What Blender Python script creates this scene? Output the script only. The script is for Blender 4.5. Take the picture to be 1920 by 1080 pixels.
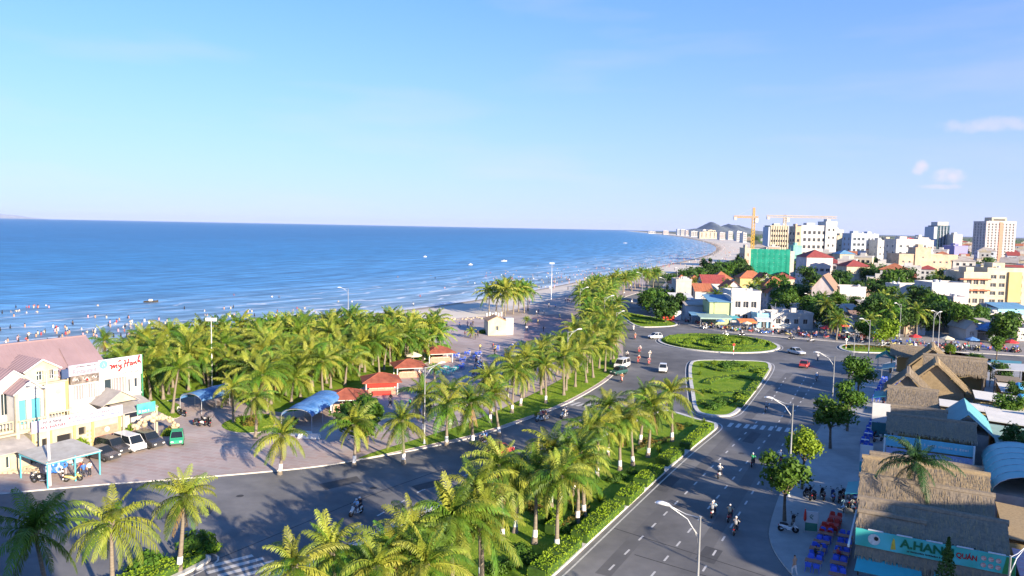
import bpy, math, random
import numpy as np
from mathutils import Vector, Matrix
R = math.radians
for o in list(bpy.data.objects):
    bpy.data.objects.remove(o)
SC = bpy.context.scene
COL = SC.collection
rnd = random.Random(11)

# ------------------------------------------------------------------ camera
CAM_H, FOC, ROLL = 27.0, 1400.0, R(1.08)
PITCH = math.atan(114 * math.cos(ROLL) / FOC)
cam = bpy.data.cameras.new('camera'); cam_o = bpy.data.objects.new('camera', cam); COL.objects.link(cam_o)
cam.sensor_width = 36; cam.lens = FOC / 1920 * 36; cam.clip_start = 0.5; cam.clip_end = 60000
cam_o.matrix_world = Matrix.Translation((0, 0, CAM_H)) @ Matrix.Rotation(R(90) - PITCH, 4, 'X') @ Matrix.Rotation(ROLL, 4, 'Z')
SC.camera = cam_o
HAZE = 0.000018

# ------------------------------------------------------------------ sky and sun (sun low, behind and to the right)
SKY_LIFT, SKY_TINT, SKY_SAT, SKY_HUE, SKY_VAL = 0.17, (0.925,0.95,1.16,1), 1.21, 0.5, 0.88
SKY_HORIZON, SKY_CLOUD = (1.98,1.98,2.75,1), (2.6,2.35,2.6,1)
SUN_EL, SUN_AZ = R(17), R(142)          # azimuth clockwise from +Y
wd = bpy.data.worlds.new('World'); SC.world = wd; wd.use_nodes = True
nt = wd.node_tree; nt.nodes.clear()
def N(nt, t, **kw):
    n = nt.nodes.new(t)
    for k, v in kw.items(): setattr(n, k, v)
    return n
w_out = N(nt, 'ShaderNodeOutputWorld'); w_bg = N(nt, 'ShaderNodeBackground'); w_bg.inputs['Strength'].default_value = 0.15
sky = N(nt, 'ShaderNodeTexSky', sky_type='NISHITA', sun_disc=False, sun_elevation=SUN_EL, sun_rotation=SUN_AZ, altitude=0, air_density=1.0, dust_density=0.2, ozone_density=2.0)
L = nt.links.new
def wm(op, a, b=None):
    n = N(nt, 'ShaderNodeMath', operation=op)
    for i, v in enumerate((a, b)):
        if v is None: continue
        if isinstance(v, (int, float)): n.inputs[i].default_value = v
        else: L(v, n.inputs[i])
    return n.outputs[0]
tc = N(nt, 'ShaderNodeTexCoord'); sp = N(nt, 'ShaderNodeSeparateXYZ'); cb = N(nt, 'ShaderNodeCombineXYZ'); L(tc.outputs['Generated'], sp.inputs[0])
zc = wm('MAXIMUM', sp.outputs[2], 0.0); zl = wm('ADD', wm('MULTIPLY', zc, 0.92), SKY_LIFT)
L(sp.outputs[0], cb.inputs[0]); L(sp.outputs[1], cb.inputs[1]); L(zl, cb.inputs[2]); L(cb.outputs[0], sky.inputs['Vector'])
tint = N(nt, 'ShaderNodeMix', data_type='RGBA', blend_type='MULTIPLY'); tint.inputs[0].default_value = 1.0; tint.inputs[7].default_value = SKY_TINT
hs = N(nt, 'ShaderNodeHueSaturation'); hs.inputs['Saturation'].default_value = SKY_SAT; hs.inputs['Hue'].default_value = SKY_HUE; hs.inputs['Value'].default_value = SKY_VAL
L(sky.outputs[0], tint.inputs[6]); L(tint.outputs[2], hs.inputs['Color'])
# lavender sea haze low all round the horizon
hzf = wm('MULTIPLY', wm('POWER', 2.718, wm('MULTIPLY', zc, -6.2)), 0.86)
mixh = N(nt, 'ShaderNodeMix', data_type='RGBA'); L(hzf, mixh.inputs[0]); L(hs.outputs[0], mixh.inputs[6]); mixh.inputs[7].default_value = SKY_HORIZON
# thin high cloud veil and a few small cumulus puffs low in the sky
mp = N(nt, 'ShaderNodeMapping'); mp.inputs['Scale'].default_value = (2.0, 2.0, 12.0); L(tc.outputs['Generated'], mp.inputs[0])
nz = N(nt, 'ShaderNodeTexNoise'); nz.inputs['Scale'].default_value = 1.6; nz.inputs['Detail'].default_value = 5; L(mp.outputs[0], nz.inputs['Vector'])
n3 = N(nt, 'ShaderNodeTexNoise'); n3.inputs['Scale'].default_value = 46; n3.inputs['Detail'].default_value = 4; L(tc.outputs['Generated'], n3.inputs['Vector'])
rp = N(nt, 'ShaderNodeMapRange'); rp.inputs[1].default_value = 0.52; rp.inputs[2].default_value = 0.85; rp.inputs[4].default_value = 0.25; L(nz.outputs['Fac'], rp.inputs[0])
az = wm('ARCTAN2', sp.outputs[0], sp.outputs[1]); cm_ = rp.outputs[0]
for (u0, v0, a_, b_, s_) in ((0.493,0.078,0.011,0.011,.9),(0.522,0.068,0.024,0.010,.9),(0.516,0.056,0.026,0.004,.55),(0.57,0.123,0.07,0.010,.5),(0.64,0.135,0.05,0.006,.5),(0.9,0.10,0.06,0.015,.8),(-1.2,0.09,0.08,0.012,.7),(2.2,0.12,0.1,0.02,.8),(-2.4,0.1,0.09,0.02,.8)):
    q = wm('ADD', wm('POWER', wm('DIVIDE', wm('SUBTRACT', az, u0), a_), 2.0), wm('POWER', wm('DIVIDE', wm('SUBTRACT', sp.outputs[2], v0), b_), 2.0))
    q = wm('ADD', wm('SUBTRACT', 1.0, q), wm('MULTIPLY', wm('SUBTRACT', n3.outputs['Fac'], 0.5), 2.6))
    r1 = N(nt, 'ShaderNodeMapRange', interpolation_type='SMOOTHSTEP'); r1.inputs[1].default_value = 0.0; r1.inputs[2].default_value = 1.4; r1.inputs[4].default_value = s_*.95; L(q, r1.inputs[0])
    cm_ = wm('MAXIMUM', cm_, r1.outputs[0])
mixc = N(nt, 'ShaderNodeMix', data_type='RGBA'); mixc.inputs[7].default_value = SKY_CLOUD; L(cm_, mixc.inputs[0]); L(mixh.outputs[2], mixc.inputs[6])
L(mixc.outputs[2], w_bg.inputs['Color']); L(w_bg.outputs[0], w_out.inputs[0])

sun = bpy.data.lights.new('sun', 'SUN'); sun.energy = 5.0; sun.angle = R(0.55); sun.color = (1.0, 0.84, 0.63)
sun_o = bpy.data.objects.new('sun', sun); COL.objects.link(sun_o)
S_DIR = Vector((math.sin(SUN_AZ) * math.cos(SUN_EL), math.cos(SUN_AZ) * math.cos(SUN_EL), math.sin(SUN_EL)))
sun_o.rotation_euler = S_DIR.to_track_quat('Z', 'Y').to_euler(); sun_o.location = (60, -60, 120)

vs = SC.view_settings; vs.view_transform = 'Standard'; vs.look = 'None'; vs.exposure = 1.3; vs.gamma = 1.0; vs.use_curve_mapping = False
cy = SC.cycles; cy.use_denoising = True; cy.max_bounces = 6; cy.diffuse_bounces = 3; cy.glossy_bounces = 2; cy.transmission_bounces = 4; cy.transparent_max_bounces = 6
cy.volume_bounces = 0; cy.caustics_reflective = False; cy.caustics_refractive = False; cy.sample_clamp_indirect = 6

# ------------------------------------------------------------------ survey: where a sight line from the camera meets a level, so that things stand on real ground
_c, _s = math.cos(ROLL), math.sin(ROLL); _cp, _sp = math.cos(PITCH), math.sin(PITCH)
def ray(px, py):
    x, y = px - 960, py - 540
    xr, yr = x * _c + y * _s, -x * _s + y * _c
    return xr, FOC * _cp - yr * _sp, -(FOC * _sp + yr * _cp)
def G(px, py, z=0.0):
    dx, dy, dz = ray(px, py); t = (z - CAM_H) / dz
    return (dx * t, dy * t)
def onY(px, py, Y):
    dx, dy, dz = ray(px, py); t = Y / dy
    return dx * t, CAM_H + dz * t
def GP(pts, z=0.0): return [G(x, y, z) for x, y in pts]

# ------------------------------------------------------------------ mesh helper
class MB:
    def __init__(s): s.v = []; s.f = []; s.m = []
    def add(s, vs, fs, mi=0):
        b = len(s.v); s.v.extend(vs); s.f.extend([tuple(b + i for i in f) for f in fs]); s.m.extend([mi] * len(fs)); return s
    def box(s, x0, x1, y0, y1, z0, z1, mi=0):
        return s.add([(x0,y0,z0),(x1,y0,z0),(x1,y1,z0),(x0,y1,z0),(x0,y0,z1),(x1,y0,z1),(x1,y1,z1),(x0,y1,z1)],
                     [(3,2,1,0),(4,5,6,7),(0,1,5,4),(1,2,6,5),(2,3,7,6),(3,0,4,7)], mi)
    def frustum(s, x0, x1, y0, y1, z0, z1, ix, iy, mi=0):
        return s.add([(x0,y0,z0),(x1,y0,z0),(x1,y1,z0),(x0,y1,z0),(x0+ix,y0+iy,z1),(x1-ix,y0+iy,z1),(x1-ix,y1-iy,z1),(x0+ix,y1-iy,z1)],
                     [(3,2,1,0),(4,5,6,7),(0,1,5,4),(1,2,6,5),(2,3,7,6),(3,0,4,7)], mi)
    def tube(s, pts, rad, n=6, mi=0, caps=True):
        pts = [Vector(p) for p in pts]; k = len(pts)
        if not hasattr(rad, '__len__'): rad = [rad] * k
        vs = []; up = None
        for i in range(k):
            t = (pts[min(i+1, k-1)] - pts[max(i-1, 0)])
            t = t.normalized() if t.length > 1e-9 else Vector((0,0,1))
            ref = Vector((0,0,1)) if abs(t.z) < 0.9 else Vector((1,0,0))
            a = t.cross(ref).normalized(); b = t.cross(a)
            for j in range(n):
                th = 2*math.pi*j/n
                vs.append(tuple(pts[i] + (a*math.cos(th) + b*math.sin(th)) * rad[i]))
        fs = [(i*n+j, i*n+(j+1) % n, (i+1)*n+(j+1) % n, (i+1)*n+j) for i in range(k-1) for j in range(n)]
        if caps: fs += [tuple(range(n)), tuple(range((k-1)*n, k*n))[::-1]]
        return s.add(vs, fs, mi)
    def prism(s, poly, z0, z1, mt=0, ms=None, bottom=False):
        n = len(poly); ms = mt if ms is None else ms
        ar = sum(poly[i][0]*poly[(i+1) % n][1] - poly[(i+1) % n][0]*poly[i][1] for i in range(n))
        if ar < 0: poly = poly[::-1]
        vs = [(x, y, z0) for x, y in poly] + [(x, y, z1) for x, y in poly]
        s.add(vs, [tuple(range(n, 2*n))], mt)
        b = len(s.v) - 2*n
        for i in range(n):
            j = (i+1) % n; s.f.append((b+i, b+j, b+n+j, b+n+i)); s.m.append(ms)
        if bottom: s.f.append(tuple(b+i for i in range(n))[::-1]); s.m.append(ms)
        return s
    def lathe(s, prof, n=10, mi=0, c=(0,0,0)):
        vs = []
        for r, z in prof:
            for j in range(n):
                th = 2*math.pi*j/n; vs.append((c[0]+r*math.cos(th), c[1]+r*math.sin(th), c[2]+z))
        k = len(prof)
        fs = [(i*n+j, i*n+(j+1) % n, (i+1)*n+(j+1) % n, (i+1)*n+j) for i in range(k-1) for j in range(n)]
        fs += [tuple(range(n))[::-1], tuple(range((k-1)*n, k*n))]
        return s.add(vs, fs, mi)
    def quad(s, a, b, c, d, mi=0): return s.add([tuple(a), tuple(b), tuple(c), tuple(d)], [(0,1,2,3)], mi)
    def xf(s, M):
        s.v = [tuple(M @ Vector(p)) for p in s.v]; return s
    def mesh(s, name, mats, smooth=False):
        me = bpy.data.meshes.new(name); me.from_pydata(s.v, [], s.f)
        if not isinstance(mats, (list, tuple)): mats = [mats]
        for m in mats: me.materials.append(m)
        if len(mats) > 1: me.polygons.foreach_set('material_index', s.m)
        if smooth: me.polygons.foreach_set('use_smooth', [True]*len(s.f))
        me.update(); return me
    def build(s, name, mats, parent=None, smooth=False, loc=(0,0,0), rz=0.0):
        return put(name, s.mesh(name, mats, smooth), parent, loc, rz)
def put(name, me, parent=None, loc=(0,0,0), rz=0.0, sc=None):
    o = bpy.data.objects.new(name, me); COL.objects.link(o); o.parent = parent; o.location = loc
    if isinstance(rz, (tuple, list)): o.rotation_euler = rz
    elif rz: o.rotation_euler = (0, 0, rz)
    if sc is not None: o.scale = (sc, sc, sc) if not hasattr(sc, '__len__') else sc
    return o
def tag(o, label, cat, group=None, kind=None):
    if label: o['label'] = label
    if cat: o['category'] = cat
    if group: o['group'] = group
    if kind: o['kind'] = kind
    return o
def thing(name, label, cat, loc=(0,0,0), rz=0.0, group=None, sc=None):
    o = put(name, None, None, loc, rz, sc); o.empty_display_size = 0.3
    return tag(o, label, cat, group)
def struct(o, label=None):
    o['kind'] = 'structure'
    if label: o['label'] = label
    return o
def copy_tree(o, parent=None):
    c = o.copy(); COL.objects.link(c); c.parent = parent
    for ch in list(o.children): copy_tree(ch, c)
    return c
ORD = 'first second third fourth fifth sixth seventh eighth ninth tenth eleventh twelfth'.split()
def nth(i):
    if i < 12: return ORD[i]
    n = i + 1; suf = 'th' if 10 <= n % 100 <= 20 else {1:'st',2:'nd',3:'rd'}.get(n % 10, 'th')
    return f'{n}{suf}'
def inside(p, poly):
    x, y = p; r = False; n = len(poly)
    for i in range(n):
        x1, y1 = poly[i]; x2, y2 = poly[(i+1) % n]
        if (y1 > y) != (y2 > y) and x < (x2-x1)*(y-y1)/(y2-y1)+x1: r = not r
    return r
def scatter(poly, spacing, rr, tries=4000, avoid=()):
    xs = [p[0] for p in poly]; ys = [p[1] for p in poly]; out = []
    for _ in range(tries):
        p = (rr.uniform(min(xs), max(xs)), rr.uniform(min(ys), max(ys)))
        if not inside(p, poly): continue
        if any((p[0]-q[0])**2 + (p[1]-q[1])**2 < spacing**2 for q in out): continue
        if any((p[0]-q[0])**2 + (p[1]-q[1])**2 < q[2]**2 for q in avoid): continue
        out.append(p)
    return out
def smooth_poly(pts, it=2, closed=True):
    for _ in range(it):
        n = len(pts); o = []
        for i in range(n if closed else n-1):
            a, b = pts[i], pts[(i+1) % n]
            o += [(a[0]*.75+b[0]*.25, a[1]*.75+b[1]*.25), (a[0]*.25+b[0]*.75, a[1]*.25+b[1]*.75)]
        if not closed: o = [pts[0]] + o + [pts[-1]]
        pts = o
    return pts
def offset_poly(poly, d):
    n = len(poly); ar = sum(poly[i][0]*poly[(i+1) % n][1] - poly[(i+1) % n][0]*poly[i][1] for i in range(n))
    sg = 1 if ar > 0 else -1; out = []
    for i in range(n):
        p0, p1, p2 = poly[i-1], poly[i], poly[(i+1) % n]
        tx, ty = p2[0]-p0[0], p2[1]-p0[1]; l = math.hypot(tx, ty) or 1
        out.append((p1[0] - sg*ty/l*d, p1[1] + sg*tx/l*d))   # inwards for d > 0
    return out

# ------------------------------------------------------------------ materials
MATS = {}
def lin(c):
    if isinstance(c, str):
        c = [int(c[i:i+2], 16)/255 for i in (0, 2, 4)]
        c = [x/12.92 if x <= .04045 else ((x+.055)/1.055)**2.4 for x in c]
    return (c[0], c[1], c[2], 1)
def mat(name, col, rough=0.7, var=0.12, scale=3.0, col2=None, bump=0.0, bscale=None, spec=0.3, metal=0.0, rand=0.0, usecolor=False, trans=0.0, tcol=None, detail=4, stretch=None, alpha=1.0, blotch=None):
    if name in MATS: return MATS[name]
    m = bpy.data.materials.new(name); m.use_nodes = True; t = m.node_tree; b = t.nodes['Principled BSDF']; out = t.nodes['Material Output']
    b.inputs['Roughness'].default_value = rough; b.inputs['Metallic'].default_value = metal; b.inputs['Specular IOR Level'].default_value = spec
    col = lin(col); l = t.links.new
    tcn = N(t, 'ShaderNodeTexCoord'); vec = tcn.outputs['Object']
    if stretch:
        mpn = N(t, 'ShaderNodeMapping'); mpn.inputs['Scale'].default_value = stretch; l(vec, mpn.inputs[0]); vec = mpn.outputs[0]
    src = None
    oi = N(t, 'ShaderNodeObjectInfo') if (rand or usecolor) else None
    if var or col2:
        nn = N(t, 'ShaderNodeTexNoise'); nn.inputs['Scale'].default_value = scale; nn.inputs['Detail'].default_value = detail; nn.inputs['Roughness'].default_value = 0.6; l(vec, nn.inputs['Vector'])
        mr = N(t, 'ShaderNodeMapRange'); mr.inputs[1].default_value = 0.3; mr.inputs[2].default_value = 0.7; l(nn.outputs['Fac'], mr.inputs[0])
        mxn = N(t, 'ShaderNodeMix', data_type='RGBA'); l(mr.outputs[0], mxn.inputs[0])
        c2 = lin(col2) if col2 else tuple(min(1, x*(1+var)) for x in col[:3]) + (1,)
        c1 = col if col2 else tuple(x*(1-var) for x in col[:3]) + (1,)
        mxn.inputs[6].default_value = c1; mxn.inputs[7].default_value = c2; src = mxn.outputs[2]
        if usecolor:
            mu = N(t, 'ShaderNodeMix', data_type='RGBA', blend_type='MULTIPLY'); mu.inputs[0].default_value = 1; l(src, mu.inputs[6]); l(oi.outputs['Color'], mu.inputs[7]); src = mu.outputs[2]
    elif usecolor: src = oi.outputs['Color']
    if rand:
        h = N(t, 'ShaderNodeHueSaturation'); m1 = N(t, 'ShaderNodeMapRange'); m1.inputs[3].default_value = 1-rand; m1.inputs[4].default_value = 1+rand
        l(oi.outputs['Random'], m1.inputs[0]); l(m1.outputs[0], h.inputs['Value'])
        m2 = N(t, 'ShaderNodeMath', operation='MULTIPLY'); m2.inputs[1].default_value = 7.31; l(oi.outputs['Random'], m2.inputs[0])
        m3 = N(t, 'ShaderNodeMath', operation='FRACT'); l(m2.outputs[0], m3.inputs[0])
        m4 = N(t, 'ShaderNodeMapRange'); m4.inputs[3].default_value = 0.5-rand*0.06; m4.inputs[4].default_value = 0.5+rand*0.06; l(m3.outputs[0], m4.inputs[0]); l(m4.outputs[0], h.inputs['Hue'])
        if src: l(src, h.inputs['Color'])
        else: h.inputs['Color'].default_value = col
        src = h.outputs[0]
    if blotch:
        nb2 = N(t, 'ShaderNodeTexNoise'); nb2.inputs['Scale'].default_value = blotch[0]; nb2.inputs['Detail'].default_value = 5; nb2.inputs['Roughness'].default_value = .65; l(tcn.outputs['Object'], nb2.inputs['Vector'])
        mb2 = N(t, 'ShaderNodeMapRange'); mb2.inputs[1].default_value = .38; mb2.inputs[2].default_value = .62; mb2.inputs[3].default_value = 1-blotch[1]; mb2.inputs[4].default_value = 1+blotch[1]*.6; l(nb2.outputs['Fac'], mb2.inputs[0])
        mm2 = N(t, 'ShaderNodeMix', data_type='RGBA', blend_type='MULTIPLY'); mm2.inputs[0].default_value = 1; l(src, mm2.inputs[6]); l(mb2.outputs[0], mm2.inputs[7]); src = mm2.outputs[2]
    if src: l(src, b.inputs['Base Color'])
    else: b.inputs['Base Color'].default_value = col
    if bump:
        bn = N(t, 'ShaderNodeTexNoise'); bn.inputs['Scale'].default_value = bscale or scale*4; bn.inputs['Detail'].default_value = 3; l(vec, bn.inputs['Vector'])
        bp = N(t, 'ShaderNodeBump'); bp.inputs['Strength'].default_value = min(1, bump); bp.inputs['Distance'].default_value = 0.05; l(bn.outputs['Fac'], bp.inputs['Height']); l(bp.outputs[0], b.inputs['Normal'])
    if trans:
        tr = N(t, 'ShaderNodeBsdfTranslucent'); ms = N(t, 'ShaderNodeMixShader'); ms.inputs[0].default_value = trans
        tr.inputs['Color'].default_value = lin(tcol) if tcol else col
        if not tcol and src: l(src, tr.inputs['Color'])
        l(b.outputs[0], ms.inputs[1]); l(tr.outputs[0], ms.inputs[2]); l(ms.outputs[0], out.inputs[0])
    if alpha < 1: b.inputs['Alpha'].default_value = alpha
    MATS[name] = m; return m
# ------------------------------------------------------------------ setting: land, sea, beach, hills
M_asph = mat('asphalt', (0.14,0.14,0.142), 0.85, 0, 0.35, col2=(0.20,0.196,0.192), bump=0.25, bscale=9, spec=0.2, detail=6, blotch=(0.05,.30))
M_pave = mat('paving', (0.30,0.30,0.295), 0.8, 0, 0.5, col2=(0.37,0.36,0.345), bump=0.2, bscale=6, blotch=(0.3,.14))
M_kerb = mat('kerb concrete', (0.56,0.54,0.50), 0.75, 0.22, 2.2, blotch=None)
M_paint = mat('road paint', (0.66,0.65,0.62), 0.7, 0, 5, col2=(0.36,0.355,0.345), detail=6)
M_lawn = mat('lawn', (0.10,0.21,0.015), 0.9, 0, 0.35, col2=(0.25,0.33,0.035), bump=0.8, bscale=14, detail=8, spec=0.1)
M_soil = mat('soil', (0.10,0.075,0.05), 0.95, 0.3, 1.4, bump=0.5, spec=0.1)
M_earth = mat('town ground', (0.16,0.15,0.12), 0.95, 0, 0.05, col2=(0.09,0.11,0.05), bump=0.3, bscale=2, spec=0.1)
M_white = mat('white paint', (0.76,0.75,0.72), 0.6, 0.05, 2)
M_dark = mat('dark void', (0.02,0.02,0.022), 0.6, 0.1)
M_glass = mat('window glass', (0.03,0.045,0.06), 0.12, 0, spec=0.6, rand=0.25)
M_metal = mat('galvanised metal', (0.52,0.54,0.56), 0.4, 0.06, 4, metal=0.3)

SHORE = GP([(-260,690),(0,663),(190,645),(480,612),(600,598),(700,585),(860,566),(990,544),(1064,531),(1100,522),(1170,512),(1240,497),(1318,481),(1345,468),(1335,458),(1302,449.5),(1273,443.8),(1235,438.8),(1199,435.4),(1172,432.8)])
BEACH = GP([(-260,720),(0,692),(190,672),(480,634),(640,612),(720,598),(840,604),(905,596),(1000,572),(1080,547),(1150,530),(1250,513),(1330,497),(1400,479),(1415,464),(1395,451.5),(1330,444),(1270,438.9),(1215,435.7),(1180,432.9)])
def resample(pl, n):
    d = [0.0]
    for a, b in zip(pl, pl[1:]): d.append(d[-1] + math.hypot(b[0]-a[0], b[1]-a[1])**0.7)
    xs = np.interp(np.linspace(0, d[-1], n), d, [p[0] for p in pl]); ys = np.interp(np.linspace(0, d[-1], n), d, [p[1] for p in pl])
    return list(zip(xs.tolist(), ys.tolist()))
SHORE = [(-420,-700),(-230,-60)] + SHORE; BEACH = [(-380,-700),(-185,-60)] + BEACH
SHORE = resample(smooth_poly(SHORE, 2, False), 160); BEACH = resample(smooth_poly(BEACH, 2, False), 160)
SEA_Z = -0.35
land = MB().add([(x, y, 0.0) for x, y in BEACH] + [(26000,26000,0),(26000,-700,0)], [tuple(range(len(BEACH)+2))[::-1]])
struct(land.build('ground', M_earth), 'town ground behind the beach')

def beach_mat():
    m = mat('beach sand', (0.60,0.54,0.45), 0.95, 0, 0.12, col2=(0.70,0.63,0.53), bump=0.4, bscale=1.5, spec=0.1)
    t = m.node_tree; b = t.nodes['Principled BSDF']; src = b.inputs['Base Color'].links[0].from_socket
    a = N(t, 'ShaderNodeAttribute', attribute_name='wet'); mx_ = N(t, 'ShaderNodeMix', data_type='RGBA', blend_type='MULTIPLY')
    mx_.inputs[7].default_value = (0.46,0.43,0.40,1); t.links.new(a.outputs['Fac'], mx_.inputs[0]); t.links.new(src, mx_.inputs[6]); t.links.new(mx_.outputs[2], b.inputs['Base Color'])
    return m
bm_ = MB(); wet = []
fr = [(-1.2,-1.6,1.0),(0.0,SEA_Z-0.02,1.0),(0.10,SEA_Z+0.06,0.9),(0.2,-0.2,0.12),(0.65,-0.05,0.0),(1.0,0.012,0.0),(1.06,0.012,0.0)]
for i, ((sx, sy), (bx, by)) in enumerate(zip(SHORE, BEACH)):
    for (t_, z, w_) in fr:
        if t_ < 0:   # under water, seawards
            l = max(1, math.hypot(bx-sx, by-sy)); k = 40/l; bm_.v.append((sx-(bx-sx)*k, sy-(by-sy)*k, z))
        else: bm_.v.append((sx+(bx-sx)*t_, sy+(by-sy)*t_, z))
        wet.append(w_)
nf = len(fr)
for i in range(len(SHORE)-1):
    for j in range(nf-1): bm_.f.append((i*nf+j, (i+1)*nf+j, (i+1)*nf+j+1, i*nf+j+1)); bm_.m.append(0)
beach = bm_.build('beach', beach_mat(), smooth=True); struct(beach, 'pale sand beach along the sea')
at = beach.data.attributes.new('wet', 'FLOAT', 'POINT'); at.data.foreach_set('value', wet)

# sea: one level sheet out to the horizon, with the distance from the shore kept for depth colour and surf
xs = np.unique(np.concatenate([np.linspace(-26000,-1200,30), np.linspace(-1200,-200,40), np.linspace(-200,260,150), np.linspace(260,1500,50), np.linspace(1500,20000,20)]))
ys = np.unique(np.concatenate([np.linspace(-800,60,12), np.linspace(60,600,170), np.linspace(600,2500,60), np.linspace(2500,26000,40)]))
X, Y = np.meshgrid(xs, ys); P = np.stack([X.ravel(), Y.ravel()], 1)
sh = np.array(SHORE); best = np.full(len(P), 1e9)
for a, b in zip(sh[:-1], sh[1:]):
    ab = b-a; tt = np.clip(((P-a)@ab)/max(1e-6, ab@ab), 0, 1); q = a + tt[:, None]*ab
    best = np.minimum(best, np.hypot(*(P-q).T))
nx, ny = len(xs), len(ys); idx = np.arange(nx*ny).reshape(ny, nx)
F = np.stack([idx[:-1,:-1].ravel(), idx[:-1,1:].ravel(), idx[1:,1:].ravel(), idx[1:,:-1].ravel()], 1)
me = bpy.data.meshes.new('sea'); me.from_pydata(np.column_stack([P, np.full(len(P), SEA_Z)]).tolist(), [], F.tolist())
me.attributes.new('shore_distance', 'FLOAT', 'POINT').data.foreach_set('value', best.astype(np.float32))
def sea_mat():
    m = bpy.data.materials.new('sea water'); m.use_nodes = True; t = m.node_tree; b = t.nodes['Principled BSDF']; l = t.links.new
    b.inputs['Roughness'].default_value = 0.35; b.inputs['IOR'].default_value = 1.33; b.inputs['Specular IOR Level'].default_value = 0.14
    a = N(t, 'ShaderNodeAttribute', attribute_name='shore_distance'); cr = N(t, 'ShaderNodeValToRGB')
    mr = N(t, 'ShaderNodeMapRange'); mr.inputs[2].default_value = 850; l(a.outputs['Fac'], mr.inputs[0]); l(mr.outputs[0], cr.inputs[0])
    el = cr.color_ramp.elements; el[0].position = 0; el[0].color = (0.26,0.36,0.42,1); el[1].position = 1; el[1].color = (0.014,0.14,0.305,1)
    for p, c in ((0.05,(0.17,0.33,0.48,1)),(0.13,(0.07,0.25,0.46,1)),(0.34,(0.028,0.19,0.385,1))): e = el.new(p); e.color = c
    g = N(t, 'ShaderNodeTexCoord')
    # patches of wind-roughened water
    mpw = N(t, 'ShaderNodeMapping'); mpw.inputs['Scale'].default_value = (0.012,0.05,1); mpw.inputs['Rotation'].default_value = (0,0,R(-25)); l(g.outputs['Object'], mpw.inputs[0])
    nw = N(t, 'ShaderNodeTexNoise'); nw.inputs['Scale'].default_value = 1; nw.inputs['Detail'].default_value = 6; l(mpw.outputs[0], nw.inputs['Vector'])
    mw = N(t, 'ShaderNodeMapRange'); mw.inputs[1].default_value = .3; mw.inputs[2].default_value = .7; mw.inputs[3].default_value = .86; mw.inputs[4].default_value = 1.15; l(nw.outputs['Fac'], mw.inputs[0])
    mu = N(t, 'ShaderNodeMix', data_type='RGBA', blend_type='MULTIPLY'); mu.inputs[0].default_value = 1; l(cr.outputs[0], mu.inputs[6]); l(mw.outputs[0], mu.inputs[7])
    mpr = N(t, 'ShaderNodeMapping'); mpr.inputs['Scale'].default_value = (0.10,0.30,1); mpr.inputs['Rotation'].default_value = (0,0,R(-28)); l(g.outputs['Object'], mpr.inputs[0])
    nrp = N(t, 'ShaderNodeTexNoise'); nrp.inputs['Scale'].default_value = 1; nrp.inputs['Detail'].default_value = 3; l(mpr.outputs[0], nrp.inputs['Vector'])
    rrp = N(t, 'ShaderNodeMapRange'); rrp.inputs[1].default_value = .3; rrp.inputs[2].default_value = .7; rrp.inputs[3].default_value = .72; rrp.inputs[4].default_value = 1.28; l(nrp.outputs['Fac'], rrp.inputs[0])
    mu0 = N(t, 'ShaderNodeMix', data_type='RGBA', blend_type='MULTIPLY'); mu0.inputs[0].default_value = 1; l(mu.outputs[2], mu0.inputs[6]); l(rrp.outputs[0], mu0.inputs[7])
    al = N(t, 'ShaderNodeVectorMath', operation='DOT_PRODUCT'); al.inputs[1].default_value = (0.5,0.86,0); l(g.outputs['Object'], al.inputs[0])
    cx_ = N(t, 'ShaderNodeCombineXYZ'); k1 = N(t, 'ShaderNodeMath', operation='MULTIPLY'); k1.inputs[1].default_value = 0.022; l(al.outputs['Value'], k1.inputs[0]); k2 = N(t, 'ShaderNodeMath', operation='MULTIPLY'); k2.inputs[1].default_value = 0.16; l(a.outputs['Fac'], k2.inputs[0]); l(k1.outputs[0], cx_.inputs[0]); l(k2.outputs[0], cx_.inputs[1])
    ns = N(t, 'ShaderNodeTexNoise'); ns.inputs['Scale'].default_value = 1; ns.inputs['Detail'].default_value = 4; l(cx_.outputs[0], ns.inputs['Vector'])
    nr = N(t, 'ShaderNodeMapRange'); nr.inputs[1].default_value = .36; nr.inputs[2].default_value = .64; nr.inputs[3].default_value = .62; nr.inputs[4].default_value = 1.3; l(ns.outputs['Fac'], nr.inputs[0])
    mu2 = N(t, 'ShaderNodeMix', data_type='RGBA', blend_type='MULTIPLY'); fd = N(t, 'ShaderNodeMapRange'); fd.inputs[1].default_value = 500; fd.inputs[2].default_value = 120; fd.inputs[3].default_value = .25; l(a.outputs['Fac'], fd.inputs[0]); l(fd.outputs[0], mu2.inputs[0]); l(mu0.outputs[2], mu2.inputs[6]); l(nr.outputs[0], mu2.inputs[7])
    # surf: broken foam lines parallel to the shore
    n1 = N(t, 'ShaderNodeTexNoise'); n1.inputs['Scale'].default_value = 0.035; n1.inputs['Detail'].default_value = 4; l(g.outputs['Object'], n1.inputs['Vector'])
    d1 = N(t, 'ShaderNodeMath', operation='MULTIPLY_ADD'); d1.inputs[1].default_value = 46; l(n1.outputs['Fac'], d1.inputs[0]); l(a.outputs['Fac'], d1.inputs[2])
    s1 = N(t, 'ShaderNodeMath', operation='MULTIPLY'); s1.inputs[1].default_value = 0.38; l(d1.outputs[0], s1.inputs[0])
    s2 = N(t, 'ShaderNodeMath', operation='SINE'); l(s1.outputs[0], s2.inputs[0])
    s3 = N(t, 'ShaderNodeMapRange'); s3.inputs[1].default_value = 0.8; s3.inputs[2].default_value = 1.0; l(s2.outputs[0], s3.inputs[0])
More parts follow.
